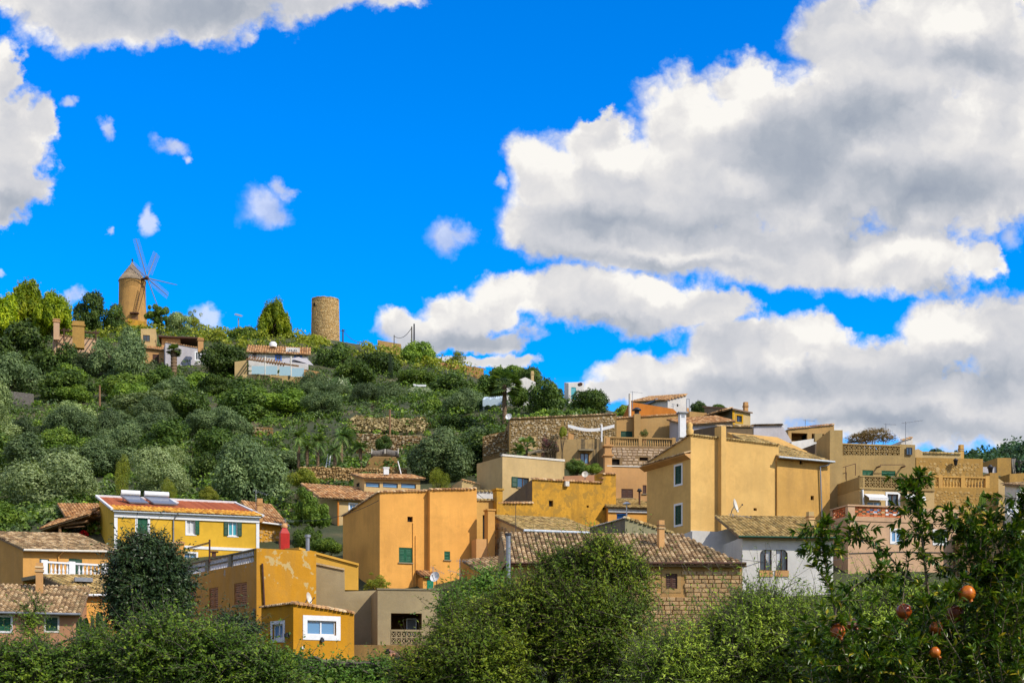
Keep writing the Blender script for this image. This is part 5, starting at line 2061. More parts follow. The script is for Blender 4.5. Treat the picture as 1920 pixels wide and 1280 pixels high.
# ------------------------------------------------------------------ right hand terraces
S_STONEFACE = stucco('golden_masonry', (0.52, 0.34, 0.12), 0.5, (0.30, 0.19, 0.07), streak=0.2, grain=0.3)
h = House('house', 'tall sand coloured house with a screen block parapet and green shutters', 1578, 100, 12, 1716, [(1578, 853), (1716, 853)], S_SAND, depth=8)
h.win('F', (1617, 881, 1637, 905), 'shutter', mat=GREEN, frame=GREEN)
h.win('F', (1653, 882, 1679, 905), 'shutter', mat=GREEN, frame=GREEN)
h.build()
a, b = h.F.s(1582), h.F.s(1688)
z0, z1 = h.F.z(853, a), h.F.z(833, a)
breeze_wall(h.root, h.F, a, b, z0 + 0.02, z1, 11, 2, S_SAND, 'breeze', _breeze, -0.14)
mb = MB()
h.F.box(mb, a - 0.1, b + 0.1, z1, z1 + 0.1, -0.3, 0.02)
mb.build('parapet_rail', S_SAND, h.root)
mb = MB()
a2, b2, z2, z3 = h.F.rect((1687, 833, 1716, 853))
h.F.box(mb, a2, b2, z2 - 0.05, z3, -1.5, 0.003)
mb.build('parapet_pier', S_SAND, h.root)
make_window(h.root, h.F.shifted(0.21), h.F.rect((1698, 839, 1709, 853)), 'glass', frame=DARKMETAL, pane=PANE, sill=False)
t = House('wing', '', 1556, 98.2, 14, 1580, [(1556, 806), (1580, 806)], S_SAND, left=1531, left_top=826)
t.build()
for ch in list(t.root.children):
    ch.location = Vector(ch.location) + t.root.location - h.root.location
    ch.parent = h.root
    ch.name = 'tower_wall'
bpy.data.objects.remove(t.root)
mb = MB()
for (p, q) in (((1560, 882), (1598, 871)), ((1598, 871), (1598, 893)), ((1580, 877), (1580, 900)), ((1644, 873), (1690, 873))):
    s0_, s1_ = h.F.s(p[0]), h.F.s(q[0])
    mb.tube(h.F.pt(s0_, h.F.z(p[1], s0_), 0.5), h.F.pt(s1_, h.F.z(q[1], s1_), 0.5), 0.03, n=4)
mb.build('awning_rail', DKBROWN, h.root)
mb = MB()
for px in (1644, 1690):
    s_ = h.F.s(px)
    mb.tube(h.F.pt(s_, h.F.z(876, s_), 0.55), h.F.pt(s_, h.F.z(876, s_), 0.0), 0.06, n=5)
mb.build('awning_bracket', DKBROWN, h.root)
TALL = h
h = House('house', 'middle terrace storey with a screen block balustrade white awnings and door below the sand house', 1612, 95, 12, 1752, [(1612, 915), (1752, 915)], S_CREAM, left=1557, left_top=915)
h.zL = h.zC = h.zR = h.zBk = h.F.z(916, 0)
h.tops = [(0, h.zC), (h.w, h.zC)]
h.win('F', (1664, 926, 1684, 962), 'glass', surround=WHITE, sw=0.14, frame=DKBROWN)
h.win('F', (1626, 940, 1652, 962), 'glass', frame=WHITE, pane=BLUEPANE)
h.build()
a, b = h.F.s(1621), h.F.s(1741)
z0, z1 = h.zC + 0.12, h.F.z(893, 0)
breeze_wall(h.root, h.F, a, b, z0, z1, 12, 2, S_SAND, 'breeze', _breeze, -0.14)
mb = MB()
h.F.box(mb, -0.05, h.w, h.zC, h.zC + 0.1, -0.35, 0.1)
h.F.box(mb, 0, h.w, z1, z1 + 0.09, -0.3, 0.03)
mb.build('parapet_rail', S_SAND, h.root)
mb = MB()
h.F.box(mb, 0.0, a, z0, z1 - 0.003, -0.28, 0.0)
h.F.box(mb, b, h.w, z0, z1 - 0.003, -0.28, 0.0)
mb.build('parapet_pier', S_SAND, h.root)
mb = MB()
zz0, zz1 = h.L.z(912, 0), h.zC + (z1 - h.zC)
mb.hexa([h.L.pt(0, h.zC - 0.01, -0.25), h.L.pt(h.dep, h.zC - 0.01, -0.25), h.L.pt(h.dep, h.zC - 0.01, 0.012), h.L.pt(0, h.zC - 0.01, 0.012),
         h.L.pt(0, zz0, -0.25), h.L.pt(h.dep, zz1, -0.25), h.L.pt(h.dep, zz1, 0.012), h.L.pt(0, zz0, 0.012)])
mb.build('side_parapet', S_SAND, h.root)
h.pipe('F', [(1616, 918), (1618, 950)], 0.07, WHITE)
for (x0, x1) in ((1620, 1656), (1690, 1726)):
    a, b, z0, z1 = h.F.rect((x0, 927, x1, 936))
    mb = MB()
    mb.hexa([h.F.pt(a, z0, 0.75), h.F.pt(b, z0, 0.75), h.F.pt(b, z1, 0.02), h.F.pt(a, z1, 0.02),
             h.F.pt(a, z0 + 0.03, 0.77), h.F.pt(b, z0 + 0.03, 0.77), h.F.pt(b, z1 + 0.03, 0.04), h.F.pt(a, z1 + 0.03, 0.04)])
    nv = 10
    for i in range(nv):
        s_ = a + (b - a) * (i + 0.5) / nv
        wv = (b - a) / nv * 0.46
        h.F.box(mb, s_ - wv, s_ + wv, z0 - 0.14, z0, 0.745, 0.76)
    mb.build('awning', WHITE, h.root)

h = House('house', 'pink house with a red brick lattice parapet behind the pomegranate tree', 1590, 87, 14, 1798, [(1590, 972), (1798, 975)], S_PINK, left=1557, left_top=982)
h.win('F', (1672, 994, 1690, 1016), 'glass', surround=WHITE, sw=0.12, pane=BLUEPANE)
h.win('F', (1752, 996, 1772, 1018), 'shutter', mat=DKGREEN, surround=WHITE, sw=0.12)
h.build()
zt = h.F.z(948, 0)
BRICK = pieces('red_lattice_brick', [(0, (0.34, 0.085, 0.03)), (0.5, (0.44, 0.12, 0.04)), (1, (0.52, 0.17, 0.07))])
BRICKME = 'red_lattice'


def lattice(root, fc, a, b, z0, z1):
    def fn(mb):
        for (x0, x1, y0, y1) in ((-0.5, -0.05, -0.44, 0.44),):
            mb.hexa([(-0.5, -0.3, -0.4), (0.5, -0.3, -0.4), (0.5, 0.3, -0.4), (-0.5, 0.3, -0.4), (-0.5, -0.3, 0.4), (0.5, -0.3, 0.4), (0.5, 0.3, 0.4), (-0.5, 0.3, 0.4)])
    me = shared('lattice_brick', fn, BRICK)
    rows = 5
    bw = 0.26
    hh = (z1 - z0) / rows
    ncol = int((b - a) / bw)
    bw = (b - a) / ncol
    for j in range(rows):
        for i in range(ncol):
            if (i + j) % 2 == 0 or j in (0, rows - 1):
                inst('brick', me, root, fc.pt(a + (i + 0.5) * bw, z0 + (j + 0.5) * hh, -0.12), fc.yaw, (bw * 0.9, 0.2, hh))


a, b = h.F.s(1603), h.F.s(1690)
zlo = h.F.z(967, 0)
mb = MB()
h.F.box(mb, 0, h.w, h.zC - 0.12, zlo, -0.25, 0.05)
h.F.box(mb, 0, a, zlo, zt, -0.25, 0.0)
h.F.box(mb, b, h.w, zlo, zt + 0.003, -0.25, 0.0)
h.F.box(mb, -0.05, b, zt, zt + 0.09, -0.3, 0.06)
mb.build('parapet', S_PINK, h.root)
lattice(h.root, h.F, a, b, zlo + 0.01, zt - 0.005)
mb = MB()
q0, q1 = 0.2, h.dep - 0.35
zl0 = h.zC - 0.12
h.L.box(mb, 0, h.dep - 0.26, zl0, zlo, -0.25, 0.05)
h.L.box(mb, 0, q0, zlo, zt, -0.25, 0.0)
h.L.box(mb, q1, h.dep - 0.26, zlo, zt, -0.25, 0.0)
h.L.box(mb, 0, h.dep - 0.31, zt, zt + 0.085, -0.3, 0.05)
mb.build('side_parapet', S_PINK, h.root)
lattice(h.root, h.L, q0, q1, zlo + 0.01, zt - 0.005)
for zy in (1035,):
    h.pipe('F', [(1592, 1037, 0.03), (1690, 1034, 0.03), (1795, 1036, 0.03)], 0.025, DARKMETAL, 'cable')
PK = h
h = House('house', 'golden masonry house wall with a wall lantern at the far right', 1718, 106, 8, 1843, [(1718, 857), (1843, 860)], S_STONEFACE, depth=6)
h.build()
stone_wall(h.wall, h.F, 0.1, h.w - 0.1, h.F.z(900, 0), h.zC - 0.15, STONE_HONEY, 0.34, course=False, seed=11, proud=0.02)
mb = MB()
c = h.F.pt(h.F.s(1788), h.F.z(868, 2), 0.35)
mb.lathe(c - Vector((0, 0, 0.25)), [(0.02, 0), (0.12, 0.1), (0.16, 0.4), (0.22, 0.42), (0.03, 0.6)], 8)
mb.tube(c + Vector((0, 0, -0.3)), h.F.pt(h.F.s(1786), h.F.z(874, 2), 0), 0.03, n=4)
mb.build('wall_lantern', DARKMETAL, h.root)
h = House('house', 'terrace with tan turned balustrade over a rough stone wall at the right', 1742, 98, 8, 1872, [(1742, 914), (1872, 914)], S_STONEFACE, depth=8)
h.build()
stone_wall(h.wall, h.F, 0.1, h.w - 0.05, h.F.z(985, 0), h.zC - 0.1, STONE_HONEY, 0.34, course=False, seed=12, proud=0.02)
a, b = h.F.s(1750), h.F.s(1856)
z0, z1 = h.zC, h.F.z(891, a)
balustrade(h.root, h.F, a, b, z0, z1, S_HONEY, n=18, posts=(h.F.s(1764), h.F.s(1806), h.F.s(1852)), post_w=0.3, out=-0.14)
mb = MB()
q = h.F.rect((1856, 886, 1872, 914))
h.F.box(mb, q[0], q[1], q[2] - 0.02, q[3], -1.0, 0.002)
mb.build('end_pier', S_STONEFACE, h.root)
TB = h
h = House('house', 'tiled ledge house below the stone terrace wall at right', 1796, 92, 8, 1880, [(1796, 962), (1880, 962)], S_HONEY, depth=4, depth_z=0.3)
h.build()
h.coping(ROOF_OCHRE, 'F', 0.3)
h = House('house', 'dark weathered lower wall house behind the pomegranate branches at right', 1798, 88, 10, 1900, [(1798, 1000), (1900, 998)], stucco('weathered_brown', (0.26, 0.17, 0.09), 0.6, (0.09, 0.07, 0.05), streak=0.6, grain=0.3), depth=3)
h.build()
h = House('house', 'cream sliver of a house with a sloping edge beside the right stone terrace', 1868, 101, 8, 1893, [(1868, 893), (1893, 912)], S_CREAM, depth=5)
h.build()
h = House('house', 'shaded house at the right picture edge with a white front', 1906, 97, 30, 1960, [(1906, 912), (1960, 909)], S_WHITE, left=1884, left_top=910)
h.build()
h.roof(ROOF_OLD, 0.4, 0.2, lift=0.1)
h = House('house', 'brown stone house behind with a flat top at the right picture edge', 1870, 118, 10, 1896, [(1870, 858), (1896, 858)], S_STONEFACE, depth=4)
h.build()
h = House('house', 'low stone wall house behind the white fronted one at the right edge', 1893, 110, 10, 1960, [(1893, 888), (1960, 884)], S_STONEFACE, depth=3)
h.build()
h = House('house', 'cream strip of a house with a small chimney above the wall lantern', 1728, 116, 8, 1802, [(1728, 849), (1802, 851)], S_CREAM, depth=5)
h.build()
h.coping(ROOF_OCHRE, 'F', 0.3)
chimney(h.root, 1802, 842, 858, 117, 9, S_HONEY, ROOF_OLD)
h = House('house', 'tiny cream gable just right of the tall sand house parapet', 1714, 112, 8, 1730, [(1714, 843), (1722, 841), (1730, 846)], S_CREAM, depth=4)
h.build()
h = House('house', 'pale wall with a blue stain beyond the tan balustrade', 1842, 118, 8, 1880, [(1842, 875), (1880, 875)], S_LILAC, depth=3)
h.build()
h = House('house', 'small white rooftop hut behind the aerial on the sand house', 1690, 108, 10, 1711, [(1690, 826), (1711, 820)], S_WHITE, depth=3)
h.build()
h.coping(ROOF_WARM)
antenna(1698, 790, 836, 104, 'large yagi aerial pointing right on the sand house roof', (30, -3), None)
antenna(1661, 793, 835, 108, 'thin grey aerial behind the dry creeper', (17, 2), (-7, -4))
root = empty('street_lamp', P(1857, 915, 100), 'small black street lantern beside the end of the tan balustrade', 'street lamp')
mb = MB()
mb.tube(P(1857, 925, 100), P(1857, 888, 100), 0.05, 0.04, 6)
mb.build('post', DARKMETAL, root)
mb = MB()
mb.lathe(P(1857, 888, 100), [(0.04, 0), (0.13, 0.05), (0.19, 0.4), (0.26, 0.43), (0.05, 0.65)], 8)
mb.build('lantern', DARKMETAL, root)
root = empty('sign', P(1897, 962, 92), 'round white plate with faint blue lettering at the right edge', 'sign')
mb = MB()
mb.lathe(P(1897, 957, 92), [(0.36, 0), (0.38, 0.02), (0.38, 0.05), (0.36, 0.06)], 20, (0, -1, 0.05))
mb.build('plate', WHITE, root)
mb = MB()
c = P(1897, 957, 91.9)
for i in range(4):
    mb.box((c.x - 0.17 + i * 0.11, c.y, c.z + (0.015 if i % 2 else 0)), 0.055, 0.01, 0.14 if i % 2 == 0 else 0.1)
mb.build('lettering', plain('blue_print', (0.05, 0.13, 0.35), 0.6), root)
mb = MB()
mb.tube(P(1897, 957, 92.05), P(1897, 990, 92.4), 0.04, n=5)
mb.build('bracket', STEEL, root)

# ------------------------------------------------------------------ upper row of houses
h = House('house', 'long rubble stone house with a white shade sail at its right end', 955, 126, 4, 1156, [(955, 785), (1156, 776)], stucco('rubble_mortar', (0.36, 0.26, 0.13), 0.4, grain=0.3), depth=7)
h.win('F', (994, 821, 1001, 830), 'hole')
h.build()
a_, b_, z0_, z1_ = h.holes['F'][0]
stone_wall(h.wall, h.F, 0.05, h.w - 0.05, h.F.z(850, 0), lambda s: h.zC + (h.zR - h.zC) * s / h.w - 0.12, STONE_GREY, 0.27, course=False, seed=21, proud=0.05, skip=((a_ - 0.15, b_ + 0.15, z0_ - 0.15, z1_ + 0.15),), gap=0.035)
h.coping(ROOF_OLD, 'F', 0.26)
mb = MB()
h.F.box(mb, a_ - 0.2, a_, z0_ - 0.6, z1_ + 0.15, -0.05, 0.06)
h.F.box(mb, b_, b_ + 0.2, z0_ - 0.6, z1_ + 0.15, -0.05, 0.06)
h.F.box(mb, a_, b_, z1_, z1_ + 0.15, -0.05, 0.06)
h.F.box(mb, a_, b_, z0_ - 0.6, z0_, -0.05, 0.06)
mb.build('surround', S_CREAM, h.root)
ST = h
dish(954, 781, 6, 125, 'small white satellite dish at the left corner of the rubble stone house', (-0.3, -0.9, 0.3), WHITE, 0.6)
root = empty('shade_sail', P(1128, 822, 121), 'white shade sail on a white post over the terrace of the rubble stone house', 'shade sail')
mb = MB()
mb.tube(P(1128, 828, 121), P(1128, 795, 121), 0.07, n=6)
mb.build('post', WHITE, root)
mb = MB()
n = 12
r0 = [P(1065 + (1152 - 1065) * i / n, 795 + 8 * math.sin(math.pi * i / n) * 1.0, 121) for i in range(n + 1)]
r1 = [P(1072 + (1146 - 1072) * i / n, 797 + 9 * math.sin(math.pi * i / n), 124.5) for i in range(n + 1)]
for i in range(n):
    mb.quad(r0[i], r0[i + 1], r1[i + 1], r1[i])
    mb.quad(r0[i] - Vector((0, 0, 0.26)), r0[i + 1] - Vector((0, 0, 0.26)), r0[i + 1], r0[i])
mb.build('sail', WHITE, root)
h = House('house', 'streaked plaster house front with a dark framed blue window and a stone lintel', 1042, 121, 6, 1138, [(1042, 823), (1138, 823)], S_STREAK, depth=5)
h.win('F', (1088, 849, 1104, 869), 'glass', frame=DKBROWN, pane=BLUEPANE, surround=stucco('dressed_stone', (0.52, 0.36, 0.19), 0.15), sw=0.1)
h.build()
mb = MB()
q = h.F.rect((1084, 843, 1111, 846))
h.F.box(mb, q[0], q[1], q[2], q[3], 0, 0.5)
mb.build('lintel', CONCRETE, h.root)
mb = MB()
q = h.F.rect((1066, 811, 1076, 823))
h.F.box(mb, q[0], q[1], q[2], q[3], -0.6, -0.1)
mb.build('parapet_block', S_PEACH, h.root)
h = House('house', 'tan house with a tall capped chimney and a balustraded terrace in the upper row', 1155, 128, 6, 1280, [(1155, 784), (1280, 776)], S_TAN, depth=6)
h.win('F', (1164, 808, 1186, 822), 'shutter', mat=DKGREEN, frame=DKBROWN)
h.build()
h.coping(ROOF_WARM, 'F', 0.22)
mb = MB()
q = h.F.rect((1187, 778, 1199, 822))
h.F.box(mb, q[0], q[1], q[2], q[3], 0.0, 0.55)
c = mb.build('chimney', S_TAN, h.root)
mb = MB()
ct = h.F.pt((q[0] + q[1]) / 2, q[3], 0.27)
mb.lathe(ct, [(0.22, 0), (0.22, 0.35), (0.42, 0.36), (0.40, 0.46), (0.15, 0.62)], 10)
mb.build('chimney_pot', DARKMETAL, c)
h = House('house', 'brown stone house storey below the balustraded terrace with three dark openings', 1133, 119, 8, 1268, [(1133, 836), (1268, 836)], stucco('brown_masonry', (0.38, 0.27, 0.17), 0.4, (0.2, 0.14, 0.09), streak=0.3, grain=0.3), depth=8)
h.win('F', (1146, 860, 1162, 871), 'hole')
h.win('F', (1199, 857, 1215, 863), 'hole')
h.build()
hz = [(a, b, z0, z1) for a, b, z0, z1 in h.holes['F']]
stone_wall(h.wall, h.F, 0.3, h.w - 0.1, h.F.z(880, 0), h.zC - 0.1, pieces('mauve_brown_stone', [(0, (0.30, 0.21, 0.14)), (0.5, (0.40, 0.29, 0.19)), (1, (0.48, 0.36, 0.25))]), 0.42, seed=22, proud=0.03, skip=hz)
balustrade(h.root, h.F, 0.1, h.w - 0.1, h.zC, h.F.z(818, 0), S_TAN, n=30, posts=(0.15, h.w * 0.5, h.w - 0.2), out=-0.14, post_w=0.3)
antenna(1160, 830, 838, 124, 'tiny aerial on the terrace rail of the tan house', (4, 1), None, n_el=3)
root = empty('clipped_shrub', P(1208, 822, 122), 'round clipped green ball shrub on the balustraded terrace', 'shrub')
o = link('foliage', crown_mesh('round', 3000, 0.10, BROAD, 40), root, (0, 0, 0.42))
o.scale = (0.40, 0.40, 0.42)
mb = MB()
mb.lathe(P(1208, 824, 122), [(0.18, -0.25), (0.26, 0.1)], 8)
mb.build('pot', ROOF_WARM, root)
h = House('house', 'peach house with a single brown shutter left of the butter yellow house', 1138, 109, 8, 1222, [(1138, 874), (1222, 876)], S_PEACH, depth=6)
h.win('F', (1165, 916, 1187, 933), 'shutter', mat=DKBROWN, frame=DKBROWN)
h.win('F', (1205, 909, 1212, 925), 'shutter', mat=DKBROWN, frame=DKBROWN, leaves=1, split=1)
h.build()
mb = MB()
h.F.box(mb, -0.02, h.w, h.zC, h.zC + 0.08, -0.3, 0.06)
mb.build('coping', OFFWHITE, h.root)
mb = MB()
c = h.F.pt(0.1, 0, -0.2)
mb.box((c.x, c.y, h.zC + 0.1), 0.55, 0.5, 2.0, 0.15)
mb.box((c.x, c.y, h.zC + 0.85), 0.8, 0.72, 0.12, 0.15)
mb.box((c.x, c.y, h.zC + 1.22), 0.5, 0.45, 0.62, 0.15)
mb.box((c.x, c.y, h.zC + 1.6), 0.75, 0.68, 0.14, 0.15)
mb.box((c.x, c.y, h.zC + 1.95), 0.3, 0.28, 0.56, 0.15)
mb.build('chimney', S_PEACH, h.root)
h = House('house', 'low orange house with mossy tiles and white gutter below the brown shuttered peach house', 1140, 102, 8, 1222, [(1140, 951), (1222, 953)], S_ORANGE, depth=4.5, depth_z=1.15)
h.build()
h.roof(ROOF_OCHRE, 0.3)
h.cornice('F', 0.28, 0.12, WHITE, 0.05)
root = empty('street_lamp', P(1175, 985, 99), 'slim white post lamp before the low orange house', 'street lamp')
mb = MB()
mb.tube(P(1175, 995, 99), P(1175, 945, 99), 0.05, n=6)
mb.build('post', WHITE, root)
mb = MB()
mb.lathe(P(1175, 945, 99), [(0.06, -0.05), (0.30, 0.0), (0.28, 0.06), (0.1, 0.16)], 10)
mb.build('lamp_head', WHITE, root)
root = empty('tarpaulin', P(1166, 972, 99.5), 'bright blue sheet behind the grey shed', 'tarpaulin')
mb = MB()
c = P(1166, 972, 99.5)
mb.box(c, 0.7, 0.15, 0.6)
mb.box((c.x, c.y - 0.1, c.z + 0.3), 0.75, 0.3, 0.05)
mb.build('sheet', plain('blue_sheet', (0.03, 0.20, 0.60), 0.6), root)
root = empty('flue_pipe', P(1199, 945, 106), 'thin dark stove pipe in front of the peach house', 'flue', 'metal flues')
mb = MB()
mb.tube(P(1199, 952, 103), P(1199, 922, 103), 0.07, n=6)
mb.build('pipe', DKBROWN, root)
mb = MB()
mb.lathe(P(1199, 922, 103), [(0.08, 0), (0.2, 0.05), (0.1, 0.25)], 8)
mb.build('cowl', DARKMETAL, root)
dish(1097, 889, 6, 107, 'pale grey satellite dish above the golden house roofline', (-0.1, -0.95, 0.3), OFFWHITE, 0.4)
h = House('garden_wall', 'dusty pink terrace wall behind the pale dish above the golden house', 1058, 108, 8, 1142, [(1058, 892), (1142, 889)], S_ROSE, depth=0.6, cat='wall')
h.build()

h = House('house', 'terracotta orange gable wall house behind the tall capped chimney', 1181, 134, 8, 1273, [(1181, 753), (1262, 766), (1273, 776)], S_TERRA, depth=4)
h.zR = h.zBk = h.zL = h.tops[-1][1]
h.build()
h = House('house', 'white house with a rising tiled roof at the top of the village', 1252, 140, 20, 1287, [(1252, 750), (1287, 741)], S_WHITE, left=1184, left_top=754)
h.win('F', (1269, 757, 1272, 762), 'hole')
h.build()
h.coping(ROOF_WARM, 'F', 0.3)
C, R, B, L = h.cs
E0 = Vector((L.x, L.y, h.zL + 0.08))
E1 = Vector((C.x, C.y, h.zC + 0.08))
tile_roof(h.root, E0, (E1 - E0), (Vector((R.x, R.y, h.zR + 0.08)) - E1) , [(0, -0.3), ((E1 - E0).length, -0.3), ((E1 - E0).length, h.w), (0, h.w)], ROOF_WARM)
mb = MB()
q = h.L.rect((1208, 753, 1235, 757))
h.L.box(mb, q[0], q[1], q[2], q[3], 0.02, 0.3)
mb.build('blind', plain('blue_grey_blind', (0.16, 0.22, 0.32), 0.7), h.root)
antenna(1186, 733, 770, 134, 'aerial with a short boom left of the white top house', (18, 3), None)
antenna(1262, 756, 768, 139, 'low aerial against the white gable wall', (12, 3), (-5, 1), n_el=4)
root = empty('post', P(1181, 770, 133), 'weathered pale post beside the terracotta gable', 'pole')
mb = MB()
mb.tube(P(1181, 780, 133), P(1181, 738, 133), 0.12, n=6)
mb.build('pole', OFFWHITE, root)
root = empty('chimney_stack', P(1279, 815, 122), 'tall white chimney stack right of the tan terrace', 'chimney')
mb = MB()
mb.box(P(1279, 797, 122), 0.55, 0.5, P(0, 775, 122).z - P(0, 822, 122).z, 0.2)
mb.build('stack', WHITE, root)
mb = MB()
c = P(1279, 774, 122)
mb.box(c, 0.85, 0.8, 0.1, 0.2)
mb.box((c.x, c.y, c.z - 0.32), 0.3, 0.52, 0.25, 0.2)
mb.build('chimney_cap', STEEL, root)
root = empty('balcony_screen', P(1291, 775, 140), 'glass balcony screen with thin posts right of the white top house', 'railing')
mb = MB()
for px in (1287, 1292.5):
    mb.tube(P(px, 775, 139), P(px, 748, 139), 0.04, n=4)
mb.tube(P(1287, 748, 139), P(1292.5, 748, 139), 0.03, n=4)
mb.build('frame', STEEL, root)
h = House('house', 'small terracotta step house right of the white gable', 1287, 141, 8, 1293, [(1287, 764), (1293, 765)], S_PEACH, depth=3)
h.build()
h = House('house', 'tan stone house with an uneven top behind the white mid wall', 1293, 138, 8, 1325, [(1293, 771), (1325, 774)], S_TAN, depth=4)
h.build()
h = House('house', 'cream house with a yellow framed barred window and grey side wall', 1373, 136, 26, 1407, [(1373, 768), (1407, 775)], S_CREAM, left=1321, left_top=764)
h.win('F', (1381, 779, 1391, 791), 'glass', frame=DARKMETAL, surround=stucco('ochre_trim', (0.66, 0.40, 0.02), 0.1), sw=0.14, split=3)
h.build()
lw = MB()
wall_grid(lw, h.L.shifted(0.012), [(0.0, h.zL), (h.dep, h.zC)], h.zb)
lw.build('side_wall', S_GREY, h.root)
mb = MB()
h.F.box(mb, 0.0, 0.25, h.zb, h.zC - 0.02, 0, 0.04)
mb.build('corner_trim', stucco('ochre_trim', (0.66, 0.40, 0.02), 0.1), h.root)
C, R, B, L = h.cs
mb = MB()
tp = [Vector((p.x, p.y, z)) for p, z in ((C, h.zC), (R, h.zR), (B, h.zBk), (L, h.zL))]
ctr = sum(tp, Vector()) / 4
tq = [ctr + (p - ctr) * 1.1 for p in tp]
mb.hexa([p + Vector((0, 0, 0.02)) for p in tq] + [p + Vector((0, 0, 0.16)) for p in tq])
mb.build('roof', plain('grey_brown_roof_edge', (0.22, 0.15, 0.10), 0.9), h.root)
chimney(h.root, 1398, 760, 778, 138, 9, S_PEACH, S_PEACH)
fr = h.L.shifted(0.9)
zc = h.L.z(790, h.dep)
mb = MB()
tile_roof(h.root, h.L.pt(0, h.L.z(786, 0), 0.9), h.L.d, (-h.L.n + Vector((0, 0, 0.3))), [(0, -0.3), (h.dep, -0.3), (h.dep, 0.9), (0, 0.9)], ROOF_WARM, name='lean_roof')
h = House('house', 'white house with a low pitched tiled roof in the middle of the upper row', 1286, 123, 10, 1374, [(1286, 797), (1374, 791)], S_LILAC, depth=5, depth_z=1.4)
h.win('F', (1290, 800, 1297, 810), 'glass', frame=WHITE, pane=BLUEPANE, sill=False)
h.build()
h.roof(ROOF_WARM, 0.3)
h = House('house', 'grey brown gabled shed house wall behind the butter yellow roofline', 1343, 113, 14, 1412, [(1343, 799), (1412, 800)], S_GREYBROWN, left=1300, left_top=806)
h.build()
h.coping(ROOF_OLD, 'F', 0.26)
h = House('house', 'pale lilac white house with a slanting right edge behind the butter yellow house', 1413, 114, 14, 1484, [(1413, 798), (1466, 797), (1484, 826)], S_LILAC, depth=3)
h.zR = h.zBk = h.zL = h.tops[-1][1]
h.build()
mb = MB()
n = 16
rnd = random.Random(4)
for i in range(n):
    s = h.tops[1][0] * (i + 0.5) / n
    z = h.zC + (h.tops[1][1] - h.zC) * (i + 0.5) / n
    vs = []
    for o, hz in ((0.2, -0.02), (-0.5, 0.08)):
        for q in range(5):
            t = math.pi * q / 4
            vs.append(h.F.pt(s - math.cos(t) * 0.13, z + hz + math.sin(t) * 0.13, o))
    mb.add(vs, [(q, q + 1, 6 + q, 5 + q) for q in range(4)])
tag(mb.build('coping_tile', ROOF_OLD, h.root), kind='stuff')
antenna(1510, 786, 800, 122, 'faint thin aerial above the open porch roof', (16, 2), None)
h = House('house', 'open porch house with tiled roof and square pillars left of the sand tower', 1478, 120, 12, 1564, [(1478, 804), (1564, 796)], S_TAN, depth=5)
a, b = h.F.s(1484), h.F.s(1560)
zt_, zb_2 = h.F.z(808, 0), h.F.z(826, 0)
h.holes['F'] = [(a, (a + b) * 0.5 - 0.4, zb_2, min(zt_, h.zC - 0.3)), ((a + b) * 0.5, b - 0.7, zb_2, min(zt_, h.zC - 0.3))]
h.build()
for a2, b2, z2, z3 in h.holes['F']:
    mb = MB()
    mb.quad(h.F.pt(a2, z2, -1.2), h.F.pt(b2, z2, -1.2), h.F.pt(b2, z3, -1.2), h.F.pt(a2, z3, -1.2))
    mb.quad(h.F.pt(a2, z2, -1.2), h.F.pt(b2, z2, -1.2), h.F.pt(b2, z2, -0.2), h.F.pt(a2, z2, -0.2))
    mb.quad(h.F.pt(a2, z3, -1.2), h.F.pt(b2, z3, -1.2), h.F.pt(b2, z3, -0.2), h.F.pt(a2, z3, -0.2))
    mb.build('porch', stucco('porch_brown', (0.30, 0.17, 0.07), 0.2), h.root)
h.coping(ROOF_WARM, 'F', 0.24)
h = House('garden_wall', 'pale blue white stair wall below the open porch', 1484, 110, 16, 1538, [(1484, 828), (1538, 820)], S_WHITE, depth=1, cat='wall')
h.build()
h = House('house', 'small brown weathered stair house left of the sand tower', 1528, 104, 14, 1542, [(1528, 832), (1542, 828)], S_GREYBROWN, depth=3)
h.build()
mb = MB()
h.F.box(mb, 0, h.w, h.zR, h.zR + 0.6, -0.2, 0.0)
mb.build('parapet', S_SAND, h.root)

h = House('outbuilding', 'small orange rooftop hut behind the dark evergreen in front of the yellow house', 318, 78, 34, 346, [(318, 1020), (346, 1018)], S_ORANGE, left=284, left_top=1026, cat='outbuilding')
h.build()
h.coping(ROOF_WARM, 'F', 0.2)
h.coping(ROOF_OLD, 'L', 0.2)
root = empty('clothes_line', P(393, 1048, 70), 'dark roof post with a slanting drying rail in front of the yellow house', 'clothes line')
mb = MB()
mb.tube(P(393, 1055, 70), P(393, 1011, 70), 0.05, n=6)
mb.build('post', DKBROWN, root)
mb = MB()
mb.tube(P(393, 1016, 70), P(352, 1027, 72), 0.03, n=5)
mb.tube(P(393, 1018, 70), P(352, 1029, 70.5), 0.02, n=5)
mb.build('rail', WOOD, root)
mb = MB()
mb.box(P(401, 1034, 70.5), 0.42, 0.3, 0.06, 0.3)
mb.box(P(401, 1039, 70.5), 0.2, 0.2, 0.25, 0.3)
mb.build('shelf', DKBROWN, root)
fc = Face(P(560, 1250, 60.2), (1, 0, 0), (0, -1, 0))
root = empty('windbreak', P(630, 1262, 60.2), 'low dark green mesh windbreak at the foot of the ochre outbuilding', 'fence')
mb = MB()
fc.box(mb, fc.s(556), fc.s(704), P(0, 1275, 60.2).z, P(0, 1240, 60.2).z, -0.03, 0.03)
mb.build('mesh_panel', plain('dark_green_mesh', (0.006, 0.03, 0.022), 0.9), root)
for px in (556, 606, 655, 704):
    mb = MB()
    mb.tube(P(px, 1285, 60.15), P(px, 1239, 60.15), 0.035, n=6)
    mb.build('post', DARKMETAL, root)

